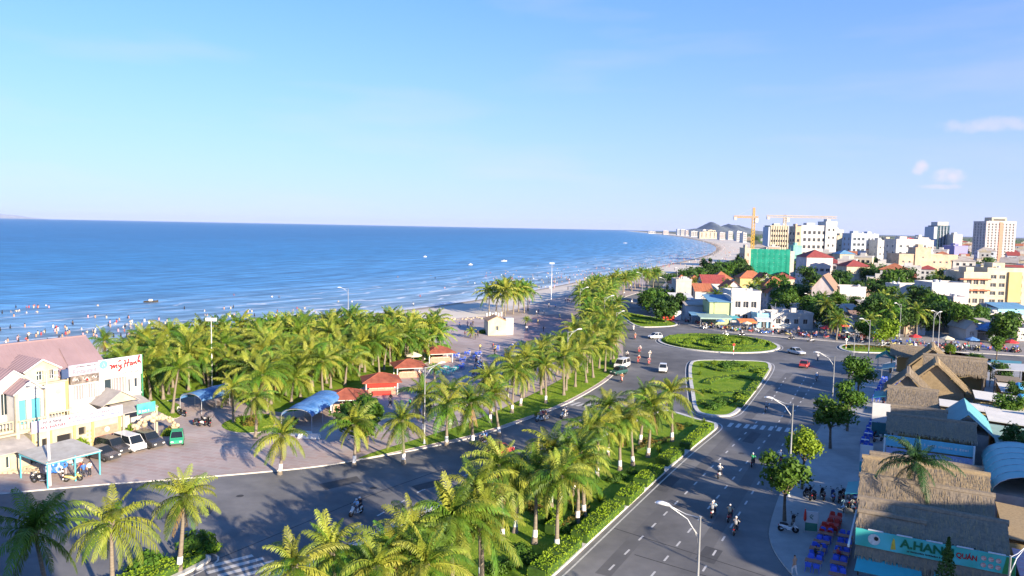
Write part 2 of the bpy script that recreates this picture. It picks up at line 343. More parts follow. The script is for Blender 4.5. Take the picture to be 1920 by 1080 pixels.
    n2 = N(t, 'ShaderNodeTexNoise'); n2.inputs['Scale'].default_value = 0.085; n2.inputs['Detail'].default_value = 3; mp2 = N(t, 'ShaderNodeMapping'); mp2.inputs['Location'].default_value = (53,17,0); l(g.outputs['Object'], mp2.inputs[0]); l(mp2.outputs[0], n2.inputs['Vector'])
    n2r = N(t, 'ShaderNodeMapRange'); n2r.inputs[1].default_value = .43; n2r.inputs[2].default_value = .55; l(n2.outputs['Fac'], n2r.inputs[0])
    nf_ = N(t, 'ShaderNodeMapRange'); nf_.inputs[1].default_value = 85; nf_.inputs[2].default_value = 30; l(a.outputs['Fac'], nf_.inputs[0])
    f1 = N(t, 'ShaderNodeMath', operation='MULTIPLY'); l(s3.outputs[0], f1.inputs[0]); l(n2r.outputs[0], f1.inputs[1])
    f2 = N(t, 'ShaderNodeMath', operation='MULTIPLY'); l(f1.outputs[0], f2.inputs[0]); l(nf_.outputs[0], f2.inputs[1])
    ed = N(t, 'ShaderNodeMapRange'); ed.inputs[1].default_value = 5.0; ed.inputs[2].default_value = 1.0; ed.inputs[4].default_value = 0.75; l(a.outputs['Fac'], ed.inputs[0])
    f3 = N(t, 'ShaderNodeMath', operation='MAXIMUM'); l(f2.outputs[0], f3.inputs[0]); l(ed.outputs[0], f3.inputs[1])
    fm = N(t, 'ShaderNodeMix', data_type='RGBA'); l(f3.outputs[0], fm.inputs[0]); l(mu2.outputs[2], fm.inputs[6]); fm.inputs[7].default_value = (0.66,0.68,0.70,1)
    l(fm.outputs[2], b.inputs['Base Color'])
    # waves: swell lines along the shore plus chop
    mpb = N(t, 'ShaderNodeMapping'); mpb.inputs['Scale'].default_value = (0.09,0.28,1); mpb.inputs['Rotation'].default_value = (0,0,R(-28)); l(g.outputs['Object'], mpb.inputs[0])
    nb = N(t, 'ShaderNodeTexNoise'); nb.inputs['Scale'].default_value = 1.0; nb.inputs['Detail'].default_value = 7; nb.inputs['Roughness'].default_value = .62; l(mpb.outputs[0], nb.inputs['Vector'])
    bp = N(t, 'ShaderNodeBump'); bp.inputs['Strength'].default_value = 1.0; bp.inputs['Distance'].default_value = 1.1; l(nb.outputs['Fac'], bp.inputs['Height']); l(bp.outputs[0], b.inputs['Normal'])
    return m
me.materials.append(sea_mat()); sea = bpy.data.objects.new('sea', me); COL.objects.link(sea); struct(sea, 'blue sea with low surf lines')

# hills far down the coast
def hill(name, peaks, Y, col, label):
    """peaks: (px, py of the top, half width in px)"""
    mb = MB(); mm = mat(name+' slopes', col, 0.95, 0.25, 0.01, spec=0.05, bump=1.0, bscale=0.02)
    nxh, nyh = 90, 14; x0 = onY(min(p[0]-p[2] for p in peaks), 430, Y)[0]; x1 = onY(max(p[0]+p[2] for p in peaks), 430, Y)[0]
    rr = random.Random(5); nzv = np.array([[rr.uniform(-1,1) for _ in range(nxh+1)] for _ in range(nyh+1)])
    for j in range(nyh+1):
        for i in range(nxh+1):
            x = x0+(x1-x0)*i/nxh; v = j/nyh*2-1; z = 0
            for (px, py, hw) in peaks:
                cx, ct = onY(px, py, Y); w_ = hw/FOC*Y
                u = abs(x-cx)/w_; z = max(z, ct*max(0, 1-u**1.25)*(1+0.07*math.sin(x*0.011+j)+0.05*nzv[j, i]))
            mb.v.append((x, Y + v*Y*0.08, z*max(0, 1-abs(v)**1.4)-2))
    for j in range(nyh):
        for i in range(nxh):
            a = j*(nxh+1)+i; mb.f.append((a, a+1, a+nxh+2, a+nxh+1)); mb.m.append(0)
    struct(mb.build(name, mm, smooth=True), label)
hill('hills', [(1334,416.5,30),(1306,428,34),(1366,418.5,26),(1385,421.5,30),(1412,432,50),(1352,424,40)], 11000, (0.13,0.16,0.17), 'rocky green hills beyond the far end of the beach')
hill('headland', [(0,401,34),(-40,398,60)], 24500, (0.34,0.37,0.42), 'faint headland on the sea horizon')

# ------------------------------------------------------------------ roads and pavements
ROAD_U = Vector((0.478,0.878)); ROAD_W = Vector((0.878,-0.478))          # along the boulevard, and across it to the right

def slab(name, poly, m, label, h=0.13):
    mb = MB(); mb.prism(poly, 0.0, h, 0, 1); o = mb.build(name, [m, M_kerb]); struct(o, label); return o
LK = smooth_poly(GP([(-400,950),(-100,936),(110,917),(200,909),(330,900),(500,886),(600,876),(670,864),(790,843),(900,819),(1000,783),(1060,760),(1110,733),(1145,710),(1163,688),(1170,660),(1163,625),(1150,600),(1143,580),(1158,563),(1185,552),(1225,543)]), 2, False)
_lk = [(x-2.2, y+2.2, .004) for x, y in LK]
road = MB().add([(-120,-15,.004),(150,-15,.004),(150,330,.004),(52,330,.004)] + _lk[::-1] + [(-120,72,.004)], [tuple(range(len(_lk)+5))]).build('road', M_asph); struct(road, 'asphalt boulevard and roundabout carriageway')
bi = [p for p in BEACH if -60 < p[1] < 420]
def plaza_mat():
    m = mat('plaza paving', (0.38,0.315,0.29), 0.85, 0, 0.2, col2=(0.45,0.39,0.365), bump=0.15, bscale=5, blotch=(0.07,.16))
    t = m.node_tree; b = t.nodes['Principled BSDF']; src = b.inputs['Base Color'].links[0].from_socket; l = t.links.new
    g = N(t, 'ShaderNodeTexCoord'); mp_ = N(t, 'ShaderNodeMapping'); mp_.inputs['Rotation'].default_value = (0,0,R(18)); l(g.outputs['Object'], mp_.inputs[0])
    br = N(t, 'ShaderNodeTexBrick'); br.inputs['Scale'].default_value = 0.3; br.inputs['Color1'].default_value = (1,1,1,1); br.inputs['Color2'].default_value = (0.98,0.86,0.83,1); br.inputs['Mortar'].default_value = (1.05,1.05,1.04,1); br.inputs['Mortar Size'].default_value = 0.03; br.offset = 0.5
    l(mp_.outputs[0], br.inputs['Vector']); mu = N(t, 'ShaderNodeMix', data_type='RGBA', blend_type='MULTIPLY'); mu.inputs[0].default_value = 1; l(src, mu.inputs[6]); l(br.outputs['Color'], mu.inputs[7]); l(mu.outputs[2], b.inputs['Base Color'])
    return m
M_plaza = plaza_mat()
slab('plaza', LK + bi[::-1], M_plaza, 'paved beach plaza and forecourt beside the boulevard')
RK = smooth_poly(GP([(1530,1130),(1487,1082),(1460,1050),(1444,1020),(1440,990),(1470,905),(1545,790),(1600,722),(1628,698),(1660,680),(1700,674),(1800,680),(1940,688),(2300,705)]), 2, False)
slab('pavement', RK + [(170,120),(120,-5),(46,-5)], M_pave, 'grey pavement in front of the thatched eateries')
FK = smooth_poly(GP([(1225,548),(1200,556),(1196,566),(1230,590),(1290,610),(1340,622),(1460,632),(1560,640),(1700,655),(1920,668),(2300,690)]), 2, False)
slab('shop_pavement', FK + [(260,190),(260,420),(90,420)], mat('dusty paving', (0.27,0.25,0.235), 0.9, 0, 0.15, col2=(0.34,0.31,0.28), bump=0.2), 'dusty pavement along the shop row')

# road paint
def stripe(p, ang, ln, w, name='lane_dash', z=0.009):
    return put(name, DASH, road, (p[0], p[1], z), ang, (ln, w, 1))
DASH = MB().add([(-.5,-.5,0),(.5,-.5,0),(.5,.5,0),(-.5,.5,0)], [(0,1,2,3)]).mesh('dash', M_paint)
def dashes(a, b, step, ln=1.15, w=0.17):
    a, b = Vector(a), Vector(b); d = b-a; n = int(d.length/step); ang = math.atan2(d.y, d.x)
    for i in range(n+1): stripe(a + d*(i*step/d.length), ang, ln, w)
for A, B in (((1147,1064),(1420,790)),((1224,1077),(1448,810)),((1321,1066),(1470,830))): dashes(G(*A), G(*B), 3.35)
for A, B in (((1432,775),(1475,705)),((1455,800),(1512,705)),((1490,770),(1530,712))): dashes(G(*A), G(*B), 3.35)
for A, B in (((520,1075),(790,920)),((790,920),(925,873)),((925,873),(1050,815))): dashes(G(*A), G(*B), 3.4)
def zebra(c0, c1, n, ln, ang):
    for i in range(n):
        t_ = (i+.5)/n; stripe((c0[0]+(c1[0]-c0[0])*t_, c0[1]+(c1[1]-c0[1])*t_), ang, ln, 0.5, 'zebra_stripe')
RA = math.atan2(ROAD_U.y, ROAD_U.x)
zebra(G(1362,796), G(1500,808), 9, 2.4, RA)
zebra(G(1062,755), G(1130,764), 6, 2.6, R(52))
zebra(G(412,1052), G(560,1092), 7, 4.4, R(38))
def line_strip(pts, w, name, m, z=0.0085, parent=None):
    mb = MB(); n = len(pts)
    for i, p in enumerate(pts):
        a, b = pts[max(i-1,0)], pts[min(i+1,n-1)]; tx, ty = b[0]-a[0], b[1]-a[1]; l = math.hypot(tx, ty) or 1
        mb.v += [(p[0]-ty/l*w/2, p[1]+tx/l*w/2, z), (p[0]+ty/l*w/2, p[1]-tx/l*w/2, z)]
    for i in range(n-1): mb.f.append((2*i, 2*i+1, 2*i+3, 2*i+2)); mb.m.append(0)
    return mb.build(name, m, parent)
# joints in the asphalt and darker wheel lanes
M_seam = mat('asphalt seam', (0.045,0.045,0.048), 0.9, 0.2, 2)
line_strip(smooth_poly(GP([(380,1060),(560,985),(690,930),(830,880)]), 2, False), 0.10, 'asphalt_seam', M_seam, 0.0065, road)
for A, B in (((1150,990),(1440,1082)),((1190,1040),(1330,1082))): line_strip(GP([A, B]), 0.11, 'asphalt_seam', M_seam, 0.0065, road)
M_lane = mat('worn wheel lane', (0.105,0.104,0.104), 0.8, 0, 0.3, col2=(0.14,0.137,0.135))
for A, B in (((1130,1078),(1480,700)),((1290,1078),(1505,735))): line_strip(GP([A, B]), 1.3, 'wheel_lane', M_lane, 0.0055, road)

M_mend = mat('mended asphalt', (0.075,0.075,0.078), 0.85, 0.2, 1.5)
for (a_, b_, ln_, w_, r_a) in ((1245,905,5.5,2.2,61),(1330,1040,3.2,1.6,61),(1410,820,6,1.4,61),(640,905,4.5,2.0,40),(820,905,6,1.6,42),(1255,720,5,2.2,30),(1180,740,4,1.8,45),(350,960,5,2.4,20)):
    x_, y_ = G(a_, b_); put('repair_patch', MB().add([(-.5,-.5,0),(.42,-.5,0),(.5,.44,0),(-.46,.5,0)], [(0,1,2,3)]).mesh('repair_patch', M_mend), road, (x_, y_, .0062), R(r_a), (ln_, w_, 1))
M_iron = mat('cast iron', (0.06,0.055,0.05), 0.6, 0.2, 8)
for (a_, b_) in ((1270,950),(1390,850),(700,915),(1230,770),(450,930),(1470,760)):
    x_, y_ = G(a_, b_); put('manhole_cover', MB().lathe([(.05,0),(.36,0),(.36,.006),(.05,.008)], 14).mesh('manhole_cover', M_iron), road, (x_, y_, .006))
# ------------------------------------------------------------------ planted islands
def leaf_surface(mb, pts_n, size, rr, mi=0, tilt=0.9):
    for (p, n) in pts_n:
        n = (Vector(n) + Vector((rr.uniform(-1,1), rr.uniform(-1,1), rr.uniform(-1,1)))*tilt).normalized()
        a = n.cross(Vector((rr.uniform(-1,1), rr.uniform(-1,1), rr.uniform(-1,1)))).normalized(); b = n.cross(a)
        s_ = size*rr.uniform(.6,1.3); a *= s_; b *= s_*.6; p = Vector(p)
        mb.add([tuple(p-a), tuple(p+b), tuple(p+a), tuple(p-b)], [(0,1,2,3)], mi)
M_hedge = mat('hedge leaves', (0.20,0.34,0.016), 0.7, 0, 0.7, col2=(0.31,0.42,0.032), spec=0.2, trans=0.35)
M_hedge2 = mat('russet hedge leaves', (0.14,0.09,0.02), 0.7, 0, 1.2, col2=(0.20,0.17,0.03), spec=0.2, trans=0.3)
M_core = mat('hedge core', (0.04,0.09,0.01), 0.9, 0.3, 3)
def hedge(pts, w, h, parent, rr, dens=48, m=None, z=0.2, size=0.10, name='hedge'):
    mb = MB(); acc = 0; n = len(pts); L_, R_ = [], []
    for i, p in enumerate(pts):
        a, b = pts[max(i-1,0)], pts[min(i+1,n-1)]; tx, ty = b[0]-a[0], b[1]-a[1]; l = math.hypot(tx, ty) or 1
        L_.append((p[0]-ty/l*w/2, p[1]+tx/l*w/2)); R_.append((p[0]+ty/l*w/2, p[1]-tx/l*w/2))
    for i in range(n-1):
        a, b, c, d = L_[i], R_[i], R_[i+1], L_[i+1]
        k = .86
        cc = ((a[0]+b[0]+c[0]+d[0])/4, (a[1]+b[1]+c[1]+d[1])/4); sh_ = lambda q: (cc[0]+(q[0]-cc[0])*k if False else q[0], q[1])
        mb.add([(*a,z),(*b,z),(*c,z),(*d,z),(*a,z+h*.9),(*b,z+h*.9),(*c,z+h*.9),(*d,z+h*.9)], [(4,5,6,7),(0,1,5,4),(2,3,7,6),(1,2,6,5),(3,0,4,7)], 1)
        ln = math.hypot(pts[i+1][0]-pts[i][0], pts[i+1][1]-pts[i][1]); q = []
        for _ in range(int(ln*(w+2*h)*dens)):
            t_ = rr.random(); s_ = rr.random()*(w+2*h); hh = h*(1+0.12*math.sin((pts[i][0]+t_*ln)*2.1))
            P0 = [a[0]+(d[0]-a[0])*t_, a[1]+(d[1]-a[1])*t_]; P1 = [b[0]+(c[0]-b[0])*t_, b[1]+(c[1]-b[1])*t_]
            tn = ((P1[0]-P0[0])/w, (P1[1]-P0[1])/w)
            if s_ < h: q.append(((P0[0],P0[1],z+s_), (-tn[0],-tn[1],.3)))
            elif s_ < h+w: f_ = (s_-h)/w; q.append(((P0[0]+(P1[0]-P0[0])*f_, P0[1]+(P1[1]-P0[1])*f_, z+hh+rr.uniform(-.03,.05)), (0,0,1)))
            else: q.append(((P1[0],P1[1],z+s_-h-w), (tn[0],tn[1],.3)))
        leaf_surface(mb, q, size, rr, 0, 1.5)
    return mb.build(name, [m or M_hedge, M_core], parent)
M_blade = mat('grass blades', (0.13,0.255,0.016), 0.8, 0, 0.35, col2=(0.29,0.385,0.04), spec=0.15, trans=0.35)
def grass_blades(poly, z, parent, dens, hgt, rr, m=None):
    xs_ = [p[0] for p in poly]; ys_ = [p[1] for p in poly]; A = (max(xs_)-min(xs_))*(max(ys_)-min(ys_)); mb = MB()
    for _ in range(int(A*dens)):
        x, y = rr.uniform(min(xs_), max(xs_)), rr.uniform(min(ys_), max(ys_))
        if not inside((x, y), poly): continue
        th = rr.uniform(0, 6.28); h = hgt*rr.uniform(.5,1.2); w = hgt*.75; c, s_ = math.cos(th)*w, math.sin(th)*w
        mb.add([(x-c,y-s_,z),(x+c,y+s_,z),(x+rr.uniform(-.1,.1),y+rr.uniform(-.1,.1),z+h)], [(0,1,2)])
    o = mb.build('grass', m or M_blade, parent); o['kind'] = 'stuff'; return o
def ring(mb, outer, inner, z0, z1, mi=0):
    n = len(outer); b = len(mb.v)
    mb.v += [(x,y,z0) for x,y in outer] + [(x,y,z1) for x,y in outer] + [(x,y,z1) for x,y in inner] + [(x,y,z0) for x,y in inner]
    for i in range(n):
        j = (i+1) % n
        for k in range(3): mb.f.append((b+k*n+i, b+k*n+j, b+(k+1)*n+j, b+(k+1)*n+i)); mb.m.append(mi)
def island(name, label, poly, kw=0.45, lawn=None, blades=(22,.07)):
    c = (sum(p[0] for p in poly)/len(poly), sum(p[1] for p in poly)/len(poly))
    root = thing(name, label, 'traffic island', (0,0,0))
    inn = offset_poly(poly, kw); mb = MB(); ring(mb, poly, inn, 0.0, 0.2); mb.build('kerb', M_kerb, root)
    MB().add([(x,y,.16) for x,y in inn], [tuple(range(len(inn)))]).build('lawn', lawn or M_lawn, root)
    grass_blades(offset_poly(poly, kw+.15), .16, root, blades[0], blades[1], random.Random(len(poly)))
    lo = offset_poly(poly, -0.55); line_strip(lo+[lo[0]], 0.15, 'edge_line', M_paint, 0.0095, root)
    return root
MED_L = [(-16.5,55.5),(-15.6,57.5),(-12.5,61.2),(-6,71.5),(0.9,80.8),(8,90),(16,101),(22.5,110.2)]
MED_R = GP([(1262,772),(1310,788),(1340,793),(1349,800),(1336,812),(1300,840),(1250,884),(1180,949),(1110,1015),(1040,1081)]) + [(-0.5,49),(-4,44),(-24,47)]
MED = smooth_poly(MED_L + MED_R, 2)
median = island('median_island', 'long planted median with palms and hedges between the two carriageways', MED, 0.55)
rr = random.Random(3)
hr = GP([(1330,806),(1300,830),(1283,845)]); hedge(smooth_poly(hr,2,False), 1.3, .75, median, rr, name='hedge')
for seg in ([(1272,852),(1240,876)],[(1233,886),(1200,915)],[(1195,922),(1165,950)],[(1157,955),(1085,1020)],[(1076,1026),(1005,1090)]):
    pts = GP(seg); d = Vector(pts[1])-Vector(pts[0]); k = max(2, int(d.length/1.2))
    hedge([tuple(Vector(pts[0])+d*(i/k)) for i in range(k+1)], 1.5, .8, median, rr)
hedge(smooth_poly(GP([(1060,950),(1085,965),(1110,935),(1090,925)]),2,False), .6, .5, median, rr, m=M_hedge2)
hedge(smooth_poly(GP([(1040,1000),(1075,985),(1100,960)]),2,False), .7, .45, median, rr, m=M_hedge2)
hedge(smooth_poly(GP([(1010,985),(1030,970),(1050,990),(1030,1005)]),2,False), .9, .8, median, rr)
hedge(smooth_poly(GP([(1190,850),(1225,838),(1260,826)]),2,False), .7, .4, median, rr, m=M_hedge2)

TRI = smooth_poly(GP([(1291,684),(1300,676),(1360,676),(1430,678),(1448,683),(1444,698),(1425,724),(1395,762),(1380,778),(1360,783),(1322,780),(1300,772),(1296,740),(1291,710)]), 2)
tri = island('triangular_island', 'triangular lawn island with bushes beside the roundabout', TRI, 0.6)
for seg in ([(1325,722),(1345,712),(1390,708),(1420,716)],[(1322,735),(1350,742),(1395,738)],[(1330,690),(1350,698),(1385,700),(1420,692)],[(1310,757),(1345,764),(1375,752)]):
    hedge(smooth_poly(GP(seg),2,False), 1.5, .38, tri, rr, dens=18, size=.12)
hedge(smooth_poly(GP([(1436,694),(1412,730),(1384,766)]),2,False), 1.1, .4, tri, rr, dens=18, size=.12)
rc = Vector(G(1346,644)); RB = [(rc.x+14.2*math.cos(2*math.pi*i/64)*1.0, rc.y+14.2*math.sin(2*math.pi*i/64)) for i in range(64)]
rb = island('roundabout_island', 'round planted roundabout island with curling hedges', RB, 0.7)
for k in range(4):
    a0 = k*math.pi/2
    hedge([tuple(rc + Vector((math.cos(a0+t_*1.9), math.sin(a0+t_*1.9)))*(3+9.3*t_)) for t_ in [i/10 for i in range(11)]], 1.7, .45, rb, rr, dens=18, size=.14)
hedge([(rc.x+12.4*math.cos(2*math.pi*i/40), rc.y+12.4*math.sin(2*math.pi*i/40)) for i in range(41)], 1.0, .4, rb, rr, dens=16, size=.14)
hedge([(rc.x+6.5*math.cos(2*math.pi*i/24+.4), rc.y+6.5*math.sin(2*math.pi*i/24+.4)) for i in range(19)], 1.0, .4, rb, rr, dens=16, size=.14)
UPI = smooth_poly(GP([(1158,588),(1166,585),(1200,591),(1255,600),(1273,607),(1266,612),(1230,614),(1195,614),(1175,602)]), 2)
upi = island('teardrop_island', 'small teardrop lawn island on the far approach to the roundabout', UPI, .5)
hedge(smooth_poly(GP([(1170,590),(1200,596),(1250,606)]),2,False), 1.6, .6, upi, rr, dens=12, size=.18)
hedge(smooth_poly(GP([(1185,604),(1215,609),(1250,610)]),2,False), 1.4, .6, upi, rr, dens=12, size=.18)
RTI = smooth_poly(GP([(1570,650),(1590,645),(1690,652),(1700,657),(1690,663),(1610,662),(1580,658)]), 2)
rti = island('russet_bed_island', 'narrow island with a russet flower bed at the side street', RTI, .5)
hedge(smooth_poly(GP([(1592,653),(1640,655),(1688,658)]),2,False), 3.0, .5, rti, rr, dens=14, size=.18, m=M_hedge2)
LMI = smooth_poly([(-36,47),(-30.5,52),(-26.5,57.2),(-24.4,58.6),(-23.4,57.7),(-24.6,55),(-27.5,50),(-31,46)] , 2)
lmi = island('hedged_median_end', 'hedge-edged median end beside the zebra crossing', LMI, .5)
hedge(offset_poly(LMI, .95)[:-4], .8, .6, lmi, rr)
# verges along the seaward carriageway
LAWNS = []
def lawn(name, px, label, m=None, h=.16):
    LAWNS.append(name); mb = MB(); mb.prism(smooth_poly(GP(px), 2), 0.12, h + .005*len(LAWNS), 0, 1); o = mb.build(name, [m or M_lawn, M_kerb]); struct(o, label)
    if name == 'lawn': grass_blades(offset_poly(smooth_poly(GP(px), 2), .2), h+.005*len(LAWNS), o, 16, .08, random.Random(len(px)))
    return o
lawn('lawn', [(655,868),(700,850),(740,838),(800,820),(880,795),(960,760),(1040,720),(1090,690),(1120,650),(1118,605),(1145,600),(1158,640),(1160,684),(1140,708),(1100,734),(1050,760),(995,781),(895,816),(790,839)], 'grass verge with palms along the seaward kerb')
lawn('lawn', [(408,800),(440,785),(500,775),(520,790),(505,812),(440,815)], 'small grass plot between forecourt paths')
lawn('lawn', [(255,755),(330,752),(345,775),(330,790),(300,775)], 'grass strip beside the restaurant arch')
lawn('grove_floor', [(150,745),(180,705),(300,678),(450,660),(610,645),(760,640),(850,646),(840,665),(780,690),(720,712),(640,745),(560,775),(500,775),(430,745),(335,745),(270,770),(200,790)], 'shaded grass under the palm grove', M_lawn)
mb = MB(); mb.prism(smooth_poly(GP([(985,612),(1000,592),(1078,590),(1088,612),(1066,640),(980,650)]), 1), 0.12, .135, 0); struct(mb.build('red_paving', mat('red plaza paving', (0.34,0.20,0.19), 0.85, 0, 0.4, col2=(0.42,0.30,0.29), blotch=(0.15,.18))), 'red paved field of the beach plaza')
# ------------------------------------------------------------------ palms and trees
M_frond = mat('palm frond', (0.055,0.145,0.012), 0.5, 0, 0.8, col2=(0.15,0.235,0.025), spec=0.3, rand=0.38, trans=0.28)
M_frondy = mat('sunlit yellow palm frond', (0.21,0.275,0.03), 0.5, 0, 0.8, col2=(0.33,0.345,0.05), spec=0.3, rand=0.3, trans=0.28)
M_frondd = mat('dry palm frond', (0.26,0.17,0.07), 0.8, 0.2, 2, rand=0.2, trans=0.25)
M_trunk = mat('palm trunk', (0.17,0.14,0.105), 0.9, 0, 1.0, col2=(0.27,0.23,0.18), bump=0.6, bscale=3, stretch=(1,1,9))
M_lime = mat('lime wash', (0.80,0.79,0.76), 0.8, 0.1, 5)
def frond(rr, length, a0, droop, n=20, m=None, lw=0.66):
    mb = MB(); k = 12; pts = [Vector((0,0,0))]; a = a0; dirs = []
    for i in range(k):
        t_ = i/k; a = a0 - droop*(t_**1.15); d = Vector((math.cos(a),0,math.sin(a))); dirs.append(d); pts.append(pts[-1]+d*length/k)
    dirs.append(dirs[-1])
    side = rr.uniform(-.25,.25)
    for i, p in enumerate(pts): p.y += side*(i/k)**2*length*.35
    mb.tube(pts[::2], [0.045-0.038*i/6 for i in range(7)], 3, 0, False)
    for s in (-1, 1):
        for i in range(n):
            t_ = 0.10 + 0.90*(i+rr.uniform(0,.6))/n; f = t_*k; j = min(int(f), k-1)
            p = pts[j].lerp(pts[j+1], f-j); T = dirs[j]
            ln = lw*length/3.4*(math.sin(math.pi*min(1, t_*.88+.12))**.55)*rr.uniform(.85,1.1) + .12
            fw = 0.45 + 0.75*t_
            d = (T*(fw+rr.uniform(-.2,.3)) + Vector((0,s,0)) + Vector((0,0,rr.uniform(-.45,.05)-.25*max(0,-T.z)))).normalized()
            w_ = T*(1.45/n)*length/3.4*(1.15-.4*t_)
            mid = p + d*ln*.55; tip = mid + (d*.55 + Vector((0,0,-rr.uniform(.5,1.0)))).normalized()*ln*.5
            mb.add([tuple(p-w_*.6), tuple(p+w_*.6), tuple(mid+w_), tuple(mid-w_), tuple(tip)], [(0,1,2,3),(3,2,4)], 0)
    return mb.mesh('frond', m)
_fr = random.Random(21)
SPEC = [(R(78),R(46),2.55),(R(56),R(84),3.2),(R(32),R(88),3.6),(R(6),R(76),3.6),(R(-30),R(50),3.3)]
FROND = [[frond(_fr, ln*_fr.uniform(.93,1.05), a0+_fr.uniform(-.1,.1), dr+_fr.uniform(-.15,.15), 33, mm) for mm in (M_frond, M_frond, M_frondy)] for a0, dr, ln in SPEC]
M_frond_shade = mat('shade-toned palm frond', (0.02,0.062,0.018), 0.5, 0, 0.8, col2=(0.04,0.10,0.025), spec=0.3, trans=0.25)  # shade on the palm by the eateries is put into this green
FROND_SHADE = [[frond(_fr, ln, a0, dr, 33, M_frond_shade)] for a0, dr, ln in SPEC]
FROND.append([frond(_fr, 3.0, R(-62), R(22), 16, M_frondd, .45) for _ in range(2)])
FROND_LO = [[frond(_fr, ln, a0, dr, 11, mm) for mm in (M_frond, M_frondy)] for a0, dr, ln in SPEC]
def trunk_mesh(seed, h):
    r_ = random.Random(seed); bend = r_.uniform(-.5,.5); bd2 = r_.uniform(-.5,.5); pts = []; rad = []
    for i in range(9):
        t_ = i/8; pts.append((bend*(t_**2)*.9, bd2*math.sin(t_*2)*.5, h*t_)); rad.append(.21-.085*min(1, t_*1.4) + (.10 if i == 0 else 0) + (.05 if i == 8 else 0))
    mb = MB(); mb.tube(pts, rad, 8, 0)
    top = pts[-1]
    for j in range(7):    # boot of leaf bases and young nuts under the crown
        th = j*2.4; mb.lathe([(.03,-.22),(.11,-.12),(.12,0),(.03,.16)], 6, 0, (top[0]+.17*math.cos(th), top[1]+.17*math.sin(th), top[2]-.05))
    b = MB(); n_ = [(.295,-.02),(.235,.25),(.215,.75),(.205,1.15),(.19,1.17)]
    b.lathe(n_, 8); b.v = [(x + bend*((z/h)**2)*.9, y+bd2*math.sin(max(0,z)/h*2)*.5, z) for x, y, z in b.v]
    return mb.mesh('trunk', M_trunk, True), b.mesh('lime_washed_base', M_lime, True), top
TRUNK = [trunk_mesh(i, 6.2) for i in range(6)]
def crown_mesh(seed, n=24):
    r_ = random.Random(seed); vs = []; fs = []; ms = []
    for i in range(n):
        u = i/(n-1); c = min(4, int(u*5)); me = FROND_LO[c][r_.randrange(2)]; az = i*2.399+r_.uniform(-.3,.3); s = r_.uniform(.85,1.1)
        Mx = Matrix.Rotation(az, 4, 'Z') @ Matrix.Scale(s, 4); b = len(vs)
        vs += [tuple(Mx @ v.co) for v in me.vertices]; fs += [tuple(b+q for q in p.vertices) for p in me.polygons]; ms += [1 if me.materials[0] == M_frondy else 0]*len(me.polygons)
    mb = MB(); mb.v, mb.f, mb.m = vs, fs, ms
    return mb.mesh('crown', [M_frond, M_frondy])
CROWN = [crown_mesh(40+i) for i in range(5)]
def palm(x, y, h, seed, label, group, z=0.15, detail=True, lime=True, yellow=.5, dry=.3, sc=1.0, dark=False):
    r_ = random.Random(seed*7+1); s = h/6.2
    root = thing('coconut_palm', label, 'palm tree', (x, y, z), (r_.gauss(0,.055), r_.gauss(0,.055), r_.uniform(0, 6.28)), group)
    ti = r_.randrange(6); tm, lm, top = TRUNK[ti]
    put('trunk', tm, root, (0,0,0), 0, (1.0, 1.0, s))
    if lime: put('painted_base', lm, root)
    c = (top[0], top[1], top[2]*s)
    if not detail:
        put('crown', CROWN[r_.randrange(5)], root, c, (r_.uniform(-.12,.12), r_.uniform(-.12,.12), r_.uniform(0,6.28)), sc*r_.uniform(1.05,1.35)); return root
    n = r_.randint(22,33); sc *= r_.uniform(.92,1.26); lx, ly = r_.uniform(-.16,.16), r_.uniform(-.16,.16)
    az0 = r_.uniform(0, 6.28)
    for i in range(n):
        u = i/(n-1); cl = min(4, int(u**.9*5)); y_ = 2 if r_.random() < yellow else r_.randrange(2)
        put('frond', FROND_SHADE[cl][0] if dark else FROND[cl][y_], root, c, (lx+r_.uniform(-.25,.25), ly+r_.uniform(-.2,.2), az0 + i*2.399 + r_.uniform(-.5,.5)), sc*r_.uniform(.72,1.12))
    if r_.random() < dry+.15:
        for _ in range(r_.randint(1,4)): put('dry_frond', FROND[5][r_.randrange(2)], root, c, (0, 0, r_.uniform(0,6.28)), sc*.9)
    return root

PALM_N = 0
def palm_px(px, py, h, label, group, **kw):
    """crown heart seen at px,py for a palm of height h"""
    global PALM_N; PALM_N += 1
    x, y = G(px, py, h+.15); return palm(x, y, h, 300+PALM_N, label, group, **kw)
gm = 'palms on the planted median'
palm_px(92, 985, 6.6, 'dark shaded coconut palm in the bottom corner on the hedged median end', 'palms on the hedged median end', yellow=.0, dry=0)
palm_px(210, 985, 6.6, 'sunlit yellow-green palm between the shaded palm and the one by the hedge', 'palms on the hedged median end', yellow=.8)
palm_px(333, 928, 6.0, 'sunlit palm with a dry hanging frond standing in the hedged median end', 'palms on the hedged median end', yellow=.8, dry=1)
# median, from the near end to the far tip
MEDP = [(562,1062,5.8),(640,1038,5.8),(700,1060,5.4),(752,1035,5.8),(768,992,5.8),(800,1062,5.2),(853,968,6.4),(905,922,6.8),(945,870,6.6),(968,880,6.0),(905,985,5.0),(1005,893,5.8),(1048,892,6.4),(1085,872,5.4),(1035,845,5.8),(1075,806,6.4),(1098,842,6),(1122,796,6.2),(1142,760,6.2),(1165,790,5.4),(1190,775,6.2),(1203,742,6.6),(1218,762,5.8),(1263,738,6.6),(1052,855,5.0)]
pr0 = random.Random(12)
MEDP.sort(key=lambda p: G(p[0], p[1], p[2])[1])
for i, (a, b, h) in enumerate(MEDP):
    palm_px(a, b, h*pr0.uniform(.93,1.08), f'coconut palm on the planted median, {nth(i)} from its near end', gm, yellow=.52)
